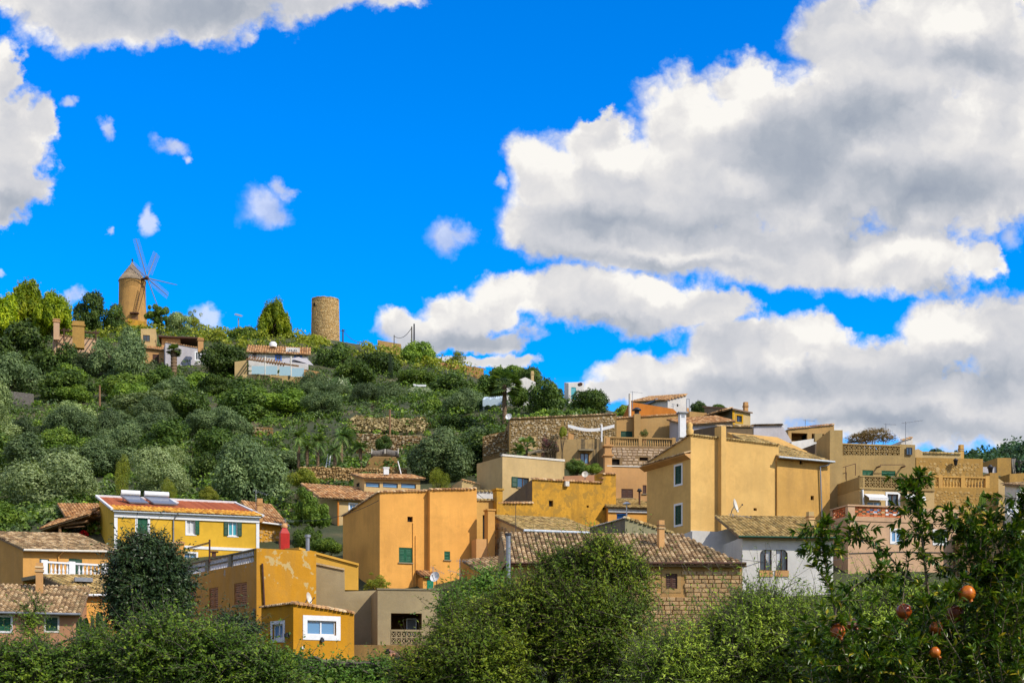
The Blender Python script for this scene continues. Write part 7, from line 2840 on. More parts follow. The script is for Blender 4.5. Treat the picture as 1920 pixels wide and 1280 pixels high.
# ------------------------------------------------------------------ trees on the hill
G_SKY, G_UP, G_MID, G_LOW = 'trees on the skyline', 'trees on the upper slope', 'trees on the middle slope', 'olive trees behind the village'
TREES = [
    # skyline
    ((-70, 530, 50, 680), 264, 'pine', 'bright green pine cut off by the left picture edge on the skyline', G_SKY),
    ((0, 507, 98, 660), 272, 'pine', 'tallest bright pine at the far left of the skyline', G_SKY),
    ((58, 535, 142, 660), 266, 'pine', 'sunny yellow green pine above the pink chimney', G_SKY),
    ((134, 547, 205, 640), 280, 'broad', 'dark rounded tree left of the windmill', G_SKY),
    ((185, 568, 246, 632), 282, 'broad', 'dark spreading tree touching the foot of the windmill', G_SKY),
    ((268, 566, 322, 625), 286, 'bright', 'leafy fig like tree right under the windmill sails', G_SKY),
    ((308, 582, 364, 640), 282, 'olive', 'grey green tree right of the fig like tree on the skyline', G_SKY),
    ((338, 576, 388, 632), 288, 'sparse', 'thin yellowish tree with sky showing through near the windmill', G_SKY),
    ((378, 612, 440, 665), 266, 'yellow', 'yellow green bush tree on the skyline above the dark tree by the lilac house', G_SKY),
    ((425, 606, 500, 660), 272, 'mid', 'green scrub tree below the solar street light', G_SKY),
    ((474, 553, 552, 668), 274, 'conepine', 'lone tall bright pine left of the round stone tower', G_SKY),
    ((535, 618, 640, 690), 268, 'yellow', 'broad sunlit tree at the left foot of the round stone tower', G_SKY),
    ((640, 655, 720, 705), 258, 'yellow', 'low sunlit scrub tree right below the utility pole', G_SKY),
    ((744, 628, 822, 702), 256, 'mid', 'rounded green tree beside the tall twin poles', G_SKY),
    ((828, 655, 884, 692), 258, 'sparse', 'sparse yellow tree above the reed topped wall', G_SKY),
    # ridge going down to the right
    ((888, 686, 968, 770), 196, 'broad', 'dark tree left of the fan palm on the ridge', G_SKY),
    ((935, 676, 1000, 740), 200, 'mid', 'pale topped green tree behind the fan palm', G_SKY),
    ((966, 684, 1022, 742), 192, 'broad', 'dark tree above the white house with teal shutters', G_SKY),
    ((948, 716, 996, 775), 168, 'mid', 'green tree covering the lower half of the white house with teal shutters', G_SKY),
    ((985, 706, 1066, 790), 164, 'broad', 'big dark tree in front of the white house with teal shutters', G_SKY),
    ((1062, 726, 1150, 790), 158, 'broad', 'wide dark tree under the white ridge house with the round vent', G_SKY),
    ((1146, 752, 1188, 795), 146, 'mid', 'small green tree left of the terracotta gable', G_SKY),
    ((1292, 750, 1330, 785), 170, 'broad', 'dark treetop behind the glass balcony screen', G_SKY),
    ((1330, 755, 1362, 775), 172, 'mid', 'small treetop behind the grey side wall of the yellow framed house', G_SKY),
    # upper slope
    ((-40, 600, 100, 740), 236, 'broad', 'large dark tree below the left skyline pines', G_UP),
    ((70, 640, 178, 755), 228, 'broad', 'dark tree under the pink chimney house', G_UP),
    ((160, 598, 276, 745), 224, 'dkolive', 'big grey green olive covering the pink house below the windmill', G_UP),
    ((-50, 660, 80, 780), 208, 'dkolive', 'dark olive at the left edge above the reed fence', G_UP),
    ((60, 690, 190, 775), 204, 'broad', 'dark tree right of the grey reed fence', G_UP),
    ((180, 690, 290, 770), 206, 'mid', 'green tree behind the pale wooden post', G_UP),
    ((262, 690, 345, 755), 212, 'broad', 'leafy tree in front of the peach house below the windmill', G_UP),
    ((330, 688, 412, 752), 216, 'mid', 'green tree at the foot of the lilac house', G_UP),
    ((376, 640, 470, 722), 229, 'broad', 'dark rounded tree between the lilac house and the white and blue house', G_UP),
    ((404, 705, 510, 785), 206, 'broad', 'dark hanging shrub tree below the left end of the terrace wall', G_UP),
    ((492, 715, 592, 790), 204, 'broad', 'dark shrub tree below the pale blue glass railing', G_UP),
    ((560, 695, 622, 760), 214, 'dkolive', 'grey dark tree right of the terrace wall', G_UP),
    ((606, 692, 664, 775), 209, 'flower', 'tall white flowering shrub tree on the upper slope', G_UP),
    ((590, 640, 680, 720), 244, 'broad', 'dark tree below the round stone tower', G_UP),
    ((655, 655, 760, 730), 240, 'broad', 'dark tree left of the cypress on the upper slope', G_UP),
    ((726, 668, 739, 724), 232, 'cypress', 'slim dark cypress on the upper slope', G_UP),
    ((740, 685, 830, 740), 226, 'mid', 'green hedge like tree under the white slanted furniture piece', G_UP),
    ((660, 720, 770, 790), 196, 'dkolive', 'wide dark tree in the middle of the upper slope', G_UP),
    ((752, 722, 830, 760), 200, 'flower', 'white dotted shrub right of the wide dark tree', G_UP),
    ((790, 700, 900, 770), 206, 'broad', 'dark tree below the reed topped wall', G_UP),
    ((840, 735, 945, 815), 176, 'dkolive', 'big dark tree left of the fan palm trunk', G_UP),
    # middle slope
    ((-50, 715, 32, 815), 168, 'olive', 'olive half cut off at the left edge below the reed fence', G_MID),
    ((80, 742, 182, 842), 172, 'olive', 'rounded green olive on the left of the middle slope', G_MID),
    ((170, 768, 242, 850), 162, 'dkolive', 'dome shaped dark olive on the left of the middle slope', G_MID),
    ((210, 728, 356, 805), 180, 'olive', 'wide pale crowned olive on the upper middle slope', G_MID),
    ((246, 778, 372, 862), 166, 'mid', 'yellowish green wide bush tree on the middle slope', G_MID),
    ((370, 762, 472, 860), 170, 'dkolive', 'grey olive with an open crown on the middle slope', G_MID),
    ((460, 775, 545, 850), 174, 'broad', 'dark bush tree left of the short low dry stone wall', G_MID),
    ((530, 760, 620, 830), 178, 'flower', 'greyish flowering bush tree below the dark shrub trees', G_MID),
    ((770, 738, 842, 805), 172, 'mid', 'round green tree right of the slim wooden pole', G_MID),
    ((664, 752, 735, 800), 180, 'dkolive', 'dark low tree left of the slim wooden pole', G_MID),
    ((-40, 788, 60, 870), 160, 'mid', 'yellowish bush tree at the left edge of the middle slope', G_MID),
    ((20, 820, 165, 905), 146, 'mid', 'dark green tree behind the large pale olive', G_MID),
    ((150, 818, 235, 910), 146, 'dkolive', 'dark tree between the two pale olives', G_MID),
    # behind the village
    ((-10, 838, 212, 1000), 122, 'pale', 'largest pale silvery olive at the left behind the village', G_LOW),
    ((222, 832, 372, 955), 120, 'pale', 'second pale silvery olive behind the solar heaters', G_LOW),
    ((212, 858, 246, 935), 117, 'lightcol', 'light green columnar conifer behind the left solar heater', G_LOW),
    ((300, 900, 335, 945), 112, 'lightcol', 'small light green conifer behind the right solar heater', G_LOW),
    ((372, 905, 412, 950), 114, 'yellow', 'small yellow green bush tree behind the red roof', G_LOW),
    ((392, 828, 552, 1000), 122, 'dkolive', 'largest dark olive behind the right end of the yellow house', G_LOW),
    ((345, 845, 425, 945), 130, 'broad', 'dark tree with a bare stem behind the red roof', G_LOW),
    ((470, 845, 600, 905), 140, 'dkolive', 'dark shrub tree left of the long dry stone wall', G_LOW),
    ((-60, 930, 45, 1010), 108, 'mid', 'bright green tree behind the tan house at the left edge', G_LOW),
    ((50, 935, 190, 1010), 112, 'olive', 'low olive behind the timber porch', G_LOW),
    ((545, 912, 628, 1015), 103, 'bright', 'loose bright green tree in front of the cream attic house', G_LOW),
    ((535, 870, 600, 925), 118, 'yellow', 'yellow green shrub tree at the left end of the long dry stone wall', G_LOW),
    ((580, 1000, 650, 1050), 92, 'mid', 'leafy bush tree left of the orange house', G_LOW),
    ((545, 985, 600, 1040), 98, 'broad', 'dark bush behind the red chimney housing', G_LOW),
    ((755, 800, 905, 925), 128, 'dkolive', 'large dark olive between the dry stone walls and the cream cube house', G_LOW),
    ((845, 800, 960, 890), 134, 'dkolive', 'dark grey olive left of the rubble stone house', G_LOW),
    ((800, 770, 900, 850), 160, 'broad', 'dark tree above the large dark olive right of the upper dry stone wall', G_LOW),
    ((700, 815, 738, 850), 147, 'broad', 'small dark bush against the upper dry stone wall', G_LOW),
    ((800, 880, 850, 925), 118, 'lightcol', 'narrow light green shrub above the orange house roofline', G_LOW),
]
for bb, d, kind, lab, grp in TREES:
    tree(bb, d, kind, lab, 'cypress' if kind == 'cypress' else 'tree', 'tree', grp)

# more of the wood that covers the slope, wherever nothing built stands in view
KEEPOUT = [(90, 596, 190, 652), (258, 610, 398, 694), (444, 638, 610, 712), (575, 556, 648, 640), (545, 800, 800, 915), (905, 690, 1002, 800), (1052, 708, 1104, 762), (14, 728, 68, 766), (700, 632, 762, 668),
           (818, 672, 914, 706), (436, 580, 460, 630), (632, 612, 652, 662), (764, 600, 786, 690), (724, 762, 742, 824), (655, 780, 805, 850), (765, 712, 806, 730), (180, 716, 196, 760), (210, 440, 330, 616), (720, 662, 744, 726)]
LOOK = {'broad': 'dark green tree', 'dkolive': 'grey green olive', 'mid': 'mid green bushy tree', 'olive': 'pale grey olive'}
MARKS = [('the grey reed fence', 40, 748), ('the pale wooden post', 187, 740), ('the small shaggy palm', 326, 680), ('the terrace wall', 530, 710), ('the slim cypress', 732, 700),
         ('the slanted white furniture', 787, 723), ('the slim wooden pole', 731, 795), ('the upper dry stone wall', 730, 832), ('the short low stone wall', 490, 803), ('the palm garden', 610, 845),
         ('the fan palm', 946, 750), ('the red roof', 350, 930), ('the largest pale olive', 100, 915), ('the second pale olive', 297, 890), ('the largest dark olive', 472, 910), ('the large dark olive', 830, 860)]


def filler_label(kind, px, py):
    nm, mx, my = min(MARKS, key=lambda m: (m[1] - px) ** 2 + 2.2 * (m[2] - py) ** 2)
    dx, dy = px - mx, py - my
    side = ('right of' if dx > 0 else 'left of') if abs(dx) > 1.3 * abs(dy) else ('below' if dy > 0 else 'above')
    far_ = 'well ' if math.hypot(dx, dy) > 60 else 'just '
    return '%s %s%s %s' % (LOOK[kind], far_, side, nm)


_pts = px_scatter([(-40, 690), (250, 690), (620, 690), (830, 715), (960, 760), (960, 830), (900, 900), (760, 900), (560, 960), (-40, 960)], 112, 236, 1500, 23)
_made, _rr, _fill = [], random.Random(31), []
for (x, y) in _pts:
    px, py = CX + F * x / y, YH - F * (gz(x, y) - ZC) / y
    w = _rr.uniform(2.2, 4.2) * F / y
    hgt = w * _rr.uniform(0.75, 1.0)
    bb = (px - w, py - hgt * 1.35, px + w, py + hgt * 0.35)
    if y < 136 and any(bb[0] < k[2] and bb[2] > k[0] and bb[1] < k[3] and bb[3] > k[1] for k in ((0, 838, 212, 965), (222, 832, 372, 945), (392, 828, 552, 940))):
        continue
    if any(bb[0] < k[2] and bb[2] > k[0] and bb[1] < k[3] and bb[3] > k[1] for k in KEEPOUT):
        continue
    if any(abs(px - q[0]) < (w + q[2]) * 0.62 and abs(py - q[1]) < 26 for q in _made):
        continue
    _made.append((px, py, w))
    if py < 790:
        kind = _rr.choice(('broad', 'broad', 'broad', 'dkolive', 'mid'))
    else:
        kind = _rr.choice(('dkolive', 'broad', 'olive', 'mid', 'dkolive'))
    _fill.append((px, tree(bb, y, kind, filler_label(kind, px, py), 'tree', 'tree', 'crowded trees of the slope')))
    if len(_made) >= 110:
        break
_by = {}
for px, o in _fill:
    _by.setdefault(o['label'], []).append((px, o))
for lb, its in _by.items():
    if len(its) > 1:
        its.sort(key=lambda t: t[0])
        words_ = ('left hand', 'right hand') if len(its) == 2 else ('leftmost',) + ('second from left',) * (len(its) > 2) + ('third from left',) * (len(its) > 3) + ('fourth from left',) * (len(its) > 4)
        for i_, (px, o) in enumerate(its):
            w_ = words_[i_] if i_ < len(words_) and not (i_ == len(its) - 1 and len(its) > 2) else 'rightmost'
            o['label'] = w_ + ' ' + lb
print('filler trees', len(_made))

# planted bank, creepers and hedges among the upper houses
tree((1060, 858, 1100, 896), 115, 'broad', 'left clump of the green hedge under the dark framed blue window', 'hedge', 'hedge', 'hedge clumps')
tree((1092, 864, 1132, 896), 115.3, 'mid', 'right clump of the green hedge under the dark framed blue window', 'hedge', 'hedge', 'hedge clumps')
BOUG = foliage('bougainvillea', (0.03, 0.035, 0.015), (0.07, 0.06, 0.03), (0.33, 0.02, 0.13))
DRYVINE = foliage('dry_creeper', (0.05, 0.04, 0.015), (0.13, 0.09, 0.03), (0.22, 0.12, 0.05))
KINDS['boug'] = ('loose', 3500, 0.075, BOUG, (61,), 0.3, 0.6)
KINDS['vine'] = ('dome', 3800, 0.07, DRYVINE, (62,), 0.3, 0.6)
tree((1008, 808, 1056, 865), 119, 'boug', 'dark creeper with magenta flowers beside the streaked plaster house', 'bougainvillea', 'shrub')
tree((1046, 795, 1064, 826), 120, 'yellow', 'small yellow green shrub on the terrace left of the shade sail', 'shrub', 'shrub')
tree((1580, 796, 1690, 845), 102.5, 'vine', 'brownish dry creeper dome over the screen block parapet', 'creeper', 'creeper')
tree((1582, 822, 1622, 834), 100.9, 'boug', 'magenta flowering plant row just above the screen block parapet', 'bougainvillea', 'shrub', thick=0.5)
tree((672, 1072, 742, 1112), 80, 'sparse', 'sparse yellow flowering shrub before the shaded orange wall', 'shrub', 'shrub')
tree((1835, 912, 1850, 965), 97.2, 'mid', 'hanging green creeper on the rough stone wall under the tan balustrade', 'creeper', 'creeper', thick=0.5)
g = P(1020, 842, 122)
root = empty('porch_canopy', g, 'low dark slab canopy under the magenta creeper', 'canopy')
mb = MB()
mb.hexa([P(990, 850, 119), P(1040, 846, 119), P(1040, 843, 122), P(990, 847, 122), P(990, 847, 119), P(1040, 843, 119), P(1040, 840, 122), P(990, 844, 122)])
mb.build('slab', CONCRETE, root)


# ------------------------------------------------------------------ palms
def palm(px, ytop, ybase, rpx, d, label, fan=True, n=34, trunk_r=0.28):
    top, bot = P(px, ytop, d), P(px, ybase, d)
    r = rpx * d / F
    g = gz(bot.x, bot.y)
    root = empty('palm_tree', (bot.x, bot.y, g), label, 'palm tree', 'palms')
    mb = MB()
    N = 9
    for i in range(N):
        a = Vector((bot.x, bot.y, g - 0.4)).lerp(top, i / N)
        b = Vector((bot.x, bot.y, g - 0.4)).lerp(top, (i + 1) / N)
        mb.tube(a, b, trunk_r * 1.08, trunk_r * 0.92, 8)
    mb.build('trunk', plain('palm_bark', (0.20, 0.13, 0.075), 0.95, var=0.3), root)
    rnd = random.Random(int(px))
    mat = foliage('palm_frond', (0.03, 0.06, 0.015), (0.075, 0.13, 0.03), (0.17, 0.22, 0.05))
    for i in range(n):
        a = rnd.uniform(0, 6.28)
        el = rnd.uniform(-0.7, 1.2)
        dv = Vector((math.cos(a) * math.cos(el), math.sin(a) * math.cos(el), math.sin(el)))
        stem = top + dv * r * 0.55
        sd = dv.cross(Vector((0, 0, 1))).normalized()
        upv = sd.cross(dv)
        mb = MB()
        mb.tube(top, stem, 0.03, n=3)
        if fan:
            m = 11
            for k in range(m):
                t = -1.25 + 2.5 * k / (m - 1)
                e = stem + (dv * math.cos(t) + sd * math.sin(t)) * r * 0.5 + Vector((0, 0, -0.12 * r))
                w = sd * 0.09 * r if abs(t) < 0.8 else dv * 0.09 * r
                mid_ = stem.lerp(e, 0.6)
                mb.add([stem, mid_ + w * 0.7, e, mid_ - w * 0.7], ((0, 1, 2, 3),))
        else:
            m = 10
            prev = top
            for k in range(1, m + 1):
                q = k / m
                c = top + dv * r * q + Vector((0, 0, -0.45 * r * q * q))
                for sg in (-1, 1):
                    e = c + sd * sg * r * 0.30 * (1.15 - q) + dv * r * 0.14 + Vector((0, 0, -0.08 * r))
                    mb.add([prev, c, e], ((0, 1, 2),))
                prev = c
        mb.build('frond', mat, root)
    return root


palm(946, 722, 800, 36, 156, 'tall fan palm with a bare reddish trunk on the ridge', True, 60, 0.25)
palm(326, 656, 697, 15, 228, 'small shaggy palm before the lilac house', True, 60, 0.5)
palm(985, 838, 860, 26, 121, 'low fan palm beside the stone stair wall', True, 26, 0.2)
palm(968, 850, 866, 22, 120, 'lower small fan palm in front of the rubble stone house', True, 20, 0.2)
for i, (px, yt, yb, r, d, lb) in enumerate(((560, 818, 872, 30, 136, 'banana like palm at the left of the palm garden'), (596, 825, 875, 30, 135, 'second palm from the left in the palm garden'),
                                             (640, 815, 875, 36, 137, 'biggest palm in the middle of the palm garden'), (676, 838, 875, 28, 134, 'dark palm next to the tan rock'),
                                             (576, 838, 875, 24, 133, 'short pale stemmed palm near the ladder'), (628, 842, 875, 24, 133, 'short dark palm right of the ladder'))):
    palm(px, yt, yb, r, d, lb, False, 22, 0.16)
shrub_mass('undergrowth', px_scatter([(545, 850), (690, 850), (690, 876), (545, 876)], 129, 140, 120, 17), 0.8, 60, 0.28, MIDGREEN, 57)

# ------------------------------------------------------------------ far right wooded hills
for i, (x0, y0, x1, y1, d, lb) in enumerate(((1722, 836, 1784, 895, 425, 'rounded pine left on the far hill'), (1780, 833, 1820, 900, 430, 'pine above the small chimney on the far hill'),
                                             (1805, 836, 1846, 905, 428, 'dark pine right of the small chimney on the far hill'), (1836, 848, 1876, 905, 440, 'bluish pine in the dip of the far hill'),
                                             (1866, 836, 1912, 900, 415, 'green pine at the start of the far right slope'), (1896, 820, 1950, 900, 410, 'tallest pine on the far right slope'),
                                             (1885, 850, 1930, 900, 405, 'lower pine above the grey cliff'), (1815, 862, 1860, 915, 420, 'low dark pine on the far hillside'))):
    tree((x0, y0, x1, y1), d, 'far', lb, 'pine_tree', 'tree', 'pines on the far hill')
far = px_scatter([(1700, 850), (1960, 850), (1960, 905), (1700, 905)], 395, 440, 260, 19)
if len(far):
    shrub_mass('woodland', far, 4.0, 90, 1.0, FARPINE, 58)
root = empty('cliff', P(1905, 875, 395), 'grey streaked rock cliff under the far right pines', 'cliff')
mb = MB()
n = 14
rnd = random.Random(8)
tp, bt = [], []
for i in range(n + 1):
    x = 1842 + 110 * i / n
    tp.append(P(x, 862 + rnd.uniform(-3, 3) if i > 6 else 862 + rnd.uniform(0, 6), 396 + rnd.uniform(-4, 4)))
    bt.append(P(x, 950, 392 + rnd.uniform(-4, 4)))
for i in range(n):
    mb.quad(bt[i], bt[i + 1], tp[i + 1], tp[i])
    mb.quad(tp[i], tp[i + 1], tp[i + 1] + Vector((0, 12, 2)), tp[i] + Vector((0, 12, 2)))
mb.build('rock_face', stucco('cliff_rock', (0.30, 0.30, 0.31), 0.6, (0.10, 0.10, 0.11), streak=0.8, grain=0.4), root)


# ------------------------------------------------------------------ near trees with twigs and small leaves
def twig_tree(bboxes, d, label, leafmat, n_twigs, per, L, Wd, seed, name='tree', cat='tree', base_px=None, twig_len=0.55, depth=1.0, barkmat=None, bare=0.0, rise=0.35):
    """A near tree: limbs, many curved twigs and narrow leaves along them. bboxes: the crown's lobes as photo boxes."""
    rng = np.random.default_rng(seed)
    cs, rs = [], []
    for (x0, y0, x1, y1, dd) in bboxes:
        a, b = P(x0, y0, d + dd), P(x1, y1, d + dd)
        rx, rz = (b.x - a.x) / 2, (a.z - b.z) / 2
        cs.append(((a.x + b.x) / 2, d + dd, (a.z + b.z) / 2))
        rs.append((rx, min(rx, max(rz, 0.6)) * depth, rz))
    cs, rs = np.array(cs), np.array(rs)
    bpx = base_px if base_px is not None else None
    bx = P(bpx, 1300, d).x if bpx is not None else float(cs[:, 0].mean())
    g = gz(bx, d)
    root = empty(name, (bx, d, g), label, cat, None)
    vol = rs.prod(1) ** (2 / 3)
    k = rng.choice(len(cs), size=n_twigs, p=vol / vol.sum())
    dv = _norm(rng.normal(size=(n_twigs, 3)) + np.array([0.0, -0.25, 0.35]))
    start = cs[k] + dv * rs[k] * rng.uniform(0.45, 0.9, (n_twigs, 1)) 
    ln = twig_len * rng.uniform(0.5, 1.4, n_twigs)
    wild = rng.random(n_twigs) < 0.10
    ln[wild] *= 1.7
    start[wild] = (cs[k] + dv * rs[k] * 0.92)[wild]
    tw = _norm(dv * 0.9 + rng.normal(size=dv.shape) * 0.6 + np.array([0, 0, rise]))
    bend = rng.normal(size=dv.shape) * 0.25 + np.array([0, 0, -0.15])
    # leaves along the twigs
    m = n_twigs * per
    kk = np.repeat(np.arange(n_twigs), per)
    t = np.tile((np.arange(per) + 0.5) / per, n_twigs) + rng.normal(0, 0.03, m)
    p = start[kk] + tw[kk] * (ln[kk] * t)[:, None] + bend[kk] * (ln[kk] * t * t)[:, None]
    side = _norm(np.cross(tw[kk], rng.normal(size=(m, 3))))
    tang = _norm(side * 0.9 + tw[kk] * 0.75)
    p = p + tang * (L * 0.5)
    nrm = _norm(rng.normal(size=(m, 3)) * 0.6 + np.array([0.15, -0.15, 0.8]) + dv[kk] * 0.45)
    LL = L * rng.uniform(0.6, 1.3, m)
    keep = rng.random(n_twigs)[kk] > bare
    v, q = leaf_quads(p[keep], nrm[keep], LL[keep], (Wd * LL / L)[keep], rng, tang[keep], 0.03)
    o = mesh_np('crown', v - np.array(root.location), q, leafmat)
    link('crown', o, root)
    # twigs as thin three sided tubes
    A, B = start, start + tw * ln[:, None] * 0.55 + bend * ln[:, None] * 0.3
    Cc = start + tw * ln[:, None] + bend * ln[:, None]
    tv = []
    tq = []
    base = 0
    for (X, Y, r0, r1) in ((A, B, 0.010, 0.007), (B, Cc, 0.007, 0.003)):
        ax = _norm(Y - X)
        u = _norm(np.cross(ax, np.array([0.3, 0.2, 0.9])))
        w = np.cross(ax, u)
        ring = []
        for (pp, r) in ((X, r0), (Y, r1)):
            for a in range(3):
                an = a * 2.0944
                ring.append(pp + (u * math.cos(an) + w * math.sin(an)) * r)
        tv.append(np.stack(ring, 1).reshape(-1, 3))
        i0 = base + np.arange(n_twigs) * 6
        for a in range(3):
            b2 = (a + 1) % 3
            tq.append(np.stack([i0 + a, i0 + b2, i0 + 3 + b2, i0 + 3 + a], 1))
        base += n_twigs * 6
    me = mesh_np('twig', np.concatenate(tv) - np.array(root.location), np.concatenate(tq), barkmat or GREYBARK)
    tag(link('twig', me, root), kind='stuff')
    rnd = random.Random(seed)
    mb = MB()
    foot = Vector((bx, d, g - 0.3))
    zc_ = float((cs[:, 2] - rs[:, 2] * 0.3).min())
    fork = Vector((bx + rnd.uniform(-0.2, 0.2), d, max(g + 0.8, min(zc_, g + 1.8))))
    mb.tube(foot, fork, 0.22, 0.16, 9)
    for i in range(len(cs)):
        c = Vector(cs[i])
        for j in range(4):
            e = c + Vector((rnd.uniform(-0.7, 0.7) * rs[i][0], rnd.uniform(-0.7, 0.7) * rs[i][1], rnd.uniform(-0.2, 0.75) * rs[i][2]))
            m_ = fork.lerp(e, 0.45) + Vector((rnd.uniform(-0.3, 0.3), rnd.uniform(-0.3, 0.3), 0.25))
            mb.path([fork, m_, e], 0.09, 0.015, 6)
            for s_ in range(3):
                e2 = e + Vector((rnd.uniform(-0.8, 0.8), rnd.uniform(-0.8, 0.8), rnd.uniform(-0.1, 0.9)))
                mb.tube(e.lerp(m_, 0.3 * s_), e2, 0.022, 0.006, 5)
    mb.build('trunk', barkmat or GREYBARK, root)
    return root


PALEBARK = plain('pale_twig_bark', (0.30, 0.27, 0.21), 0.95, var=0.3, scale=12)
ALMOND = foliage('almond_foliage', (0.0267, 0.0511, 0.0035), (0.0742, 0.1208, 0.0069), (0.215, 0.2485, 0.0175), 0.3, nscale=0.5, tone=(1.12, 1.12))
ALMOND2 = foliage('grey_almond_foliage', (0.0514, 0.0898, 0.0075), (0.1333, 0.2033, 0.0167), (0.3483, 0.4277, 0.0415), 0.3, nscale=0.5, tone=(1.08, 1.08))
THICKET = foliage('thicket_foliage', (0.0208, 0.0479, 0.0037), (0.0586, 0.1129, 0.0074), (0.1725, 0.2309, 0.0153), 0.25, nscale=0.6, tone=(1.05, 1.05))
LAUREL = foliage('laurel_foliage', (0.011, 0.023, 0.008), (0.0242, 0.0483, 0.014), (0.066, 0.1035, 0.03), 0.15, 0.4, nscale=0.8, tone=(0.95, 0.95))
CREEP = foliage('creeper_foliage', (0.024, 0.06, 0.006), (0.06, 0.132, 0.012), (0.132, 0.228, 0.03), 0.3, tone=(1.05, 1.05))

twig_tree([(1000, 1034, 1130, 1140, 0), (1075, 1012, 1180, 1110, -0.4), (1130, 1046, 1220, 1160, 0.2), (945, 1080, 1100, 1220, -0.5), (890, 1098, 1020, 1310, -0.7), (1050, 1100, 1236, 1340, -1.0), (835, 1125, 960, 1320, 0.3), (1010, 1100, 1160, 1300, -1.2)], 42,
          'big bushy green tree filling the lower middle in front of the stone house', ALMOND, 7000, 13, 0.115, 0.038, 71, base_px=1040, barkmat=BARK)
twig_tree([(800, 1140, 920, 1330, 0), (800, 1180, 1000, 1340, -1), (735, 1222, 850, 1340, -0.5)], 41,
          'bushy green tree in front of the beige terrace house', ALMOND, 3000, 13, 0.125, 0.042, 72, base_px=830, barkmat=BARK)
twig_tree([(1280, 1142, 1500, 1340, 0), (1365, 1122, 1490, 1240, 0.3), (1180, 1200, 1360, 1350, -0.8), (1440, 1135, 1590, 1330, 0.5)], 38,
          'airy grey green tree with pale twigs before the white house', ALMOND2, 4600, 15, 0.12, 0.036, 73, base_px=1400, twig_len=0.75, bare=0.03, rise=0.9)
twig_tree([(1500, 1120, 1700, 1340, 0), (1580, 1085, 1760, 1260, 1.0), (1680, 1130, 1960, 1340, 0.5)], 36,
          'grey green tree behind the pomegranate branches', ALMOND2, 3600, 14, 0.115, 0.036, 74, base_px=1680, rise=0.8)
twig_tree([(828, 1100, 920, 1200, 0), (880, 1075, 960, 1180, 0.5)], 56,
          'fresh green shrub at the foot of the orange house', CREEP, 1500, 13, 0.15, 0.07, 75, 'shrub', 'shrub')
twig_tree([(300, 1170, 500, 1330, 0), (220, 1150, 400, 1330, 0.5), (430, 1215, 570, 1340, -0.6)], 45,
          'dark thicket below the peeling ochre house', THICKET, 3400, 13, 0.13, 0.05, 76, 'thicket', 'thicket', base_px=400)
twig_tree([(-60, 1206, 170, 1340, 0), (90, 1192, 300, 1340, 0.6), (-60, 1212, 60, 1330, 1)], 46,
          'dark thicket at the lower left corner', THICKET, 3000, 13, 0.13, 0.05, 77, 'thicket', 'thicket', base_px=60)
twig_tree([(42, 1118, 82, 1290, 0), (140, 1172, 220, 1300, 0.4)], 54,
          'thin leafy tree before the low pink house', THICKET, 650, 12, 0.14, 0.05, 78, base_px=90)
twig_tree([(545, 1245, 700, 1340, 0), (660, 1240, 790, 1340, 0.4), (480, 1225, 600, 1340, 0.2)], 55,
          'low green shrubs below the small ochre outbuilding', CREEP, 1900, 13, 0.14, 0.075, 79, 'shrub', 'shrub')
twig_tree([(203, 1020, 356, 1180, 0), (225, 1010, 320, 1090, 0.1), (210, 1080, 350, 1215, -0.1)], 58,
          'dense dark evergreen tree in front of the left houses', LAUREL, 6500, 14, 0.17, 0.065, 80, base_px=280, twig_len=0.5, barkmat=BARK)
twig_tree([(385, 1165, 480, 1235, 0)], 56, 'small round dark bush under the V shaped wall stain', LAUREL, 1300, 13, 0.15, 0.06, 81, 'shrub', 'shrub', barkmat=BARK)
# cactus like spurge by the dark evergreen
root = empty('columnar_cactus', P(172, 1210, 60), 'upright yellow green columnar cactus clump left of the dark evergreen', 'cactus')
rnd = random.Random(12)
for i in range(15):
    px = 148 + i * 3.6 + rnd.uniform(-2, 2)
    yt = 1145 + rnd.uniform(0, 28)
    mb = MB()
    b0, t0 = P(px, 1235, 60 + rnd.uniform(-0.4, 0.4)), P(px + rnd.uniform(-3, 3), yt, 60)
    mb.lathe(b0, [(0.07, 0), (0.085, (t0.z - b0.z) * 0.5), (0.08, (t0.z - b0.z) * 0.92), (0.03, t0.z - b0.z)], 7, (t0 - b0))
    mb.build('stem', plain('cactus_green', (0.12, 0.17, 0.035), 0.7, var=0.3), root)

# ------------------------------------------------------------------ pomegranate tree
PL = foliage('pomegranate_leaf', (0.017, 0.0403, 0.0042), (0.0368, 0.0783, 0.0063), (0.1205, 0.1483, 0.0095), 0.28, 0.28, nscale=6.0, tone=(1.12, 1.12))
PLY = foliage('yellowing_pomegranate_leaf', (0.12, 0.12, 0.01), (0.30, 0.25, 0.02), (0.42, 0.30, 0.03), 0.3, 0.35, nscale=6.0, tone=(1.05, 1.05))
TWIG = plain('pomegranate_twig', (0.16, 0.12, 0.075), 0.8, var=0.25, scale=40)
PD = 9.0
proot_px = 1860
gp = gz(P(proot_px, 1300, PD + 0.4).x, PD + 0.4)
pom = empty('pomegranate_tree', (P(proot_px, 1300, PD + 0.4).x, PD + 0.4, gp), 'leafy pomegranate tree with red fruit close by in the lower right corner', 'tree')
prng = np.random.default_rng(99)
prnd = random.Random(99)
branch_mb = MB()
LV = []  # leaf records: position, direction, length


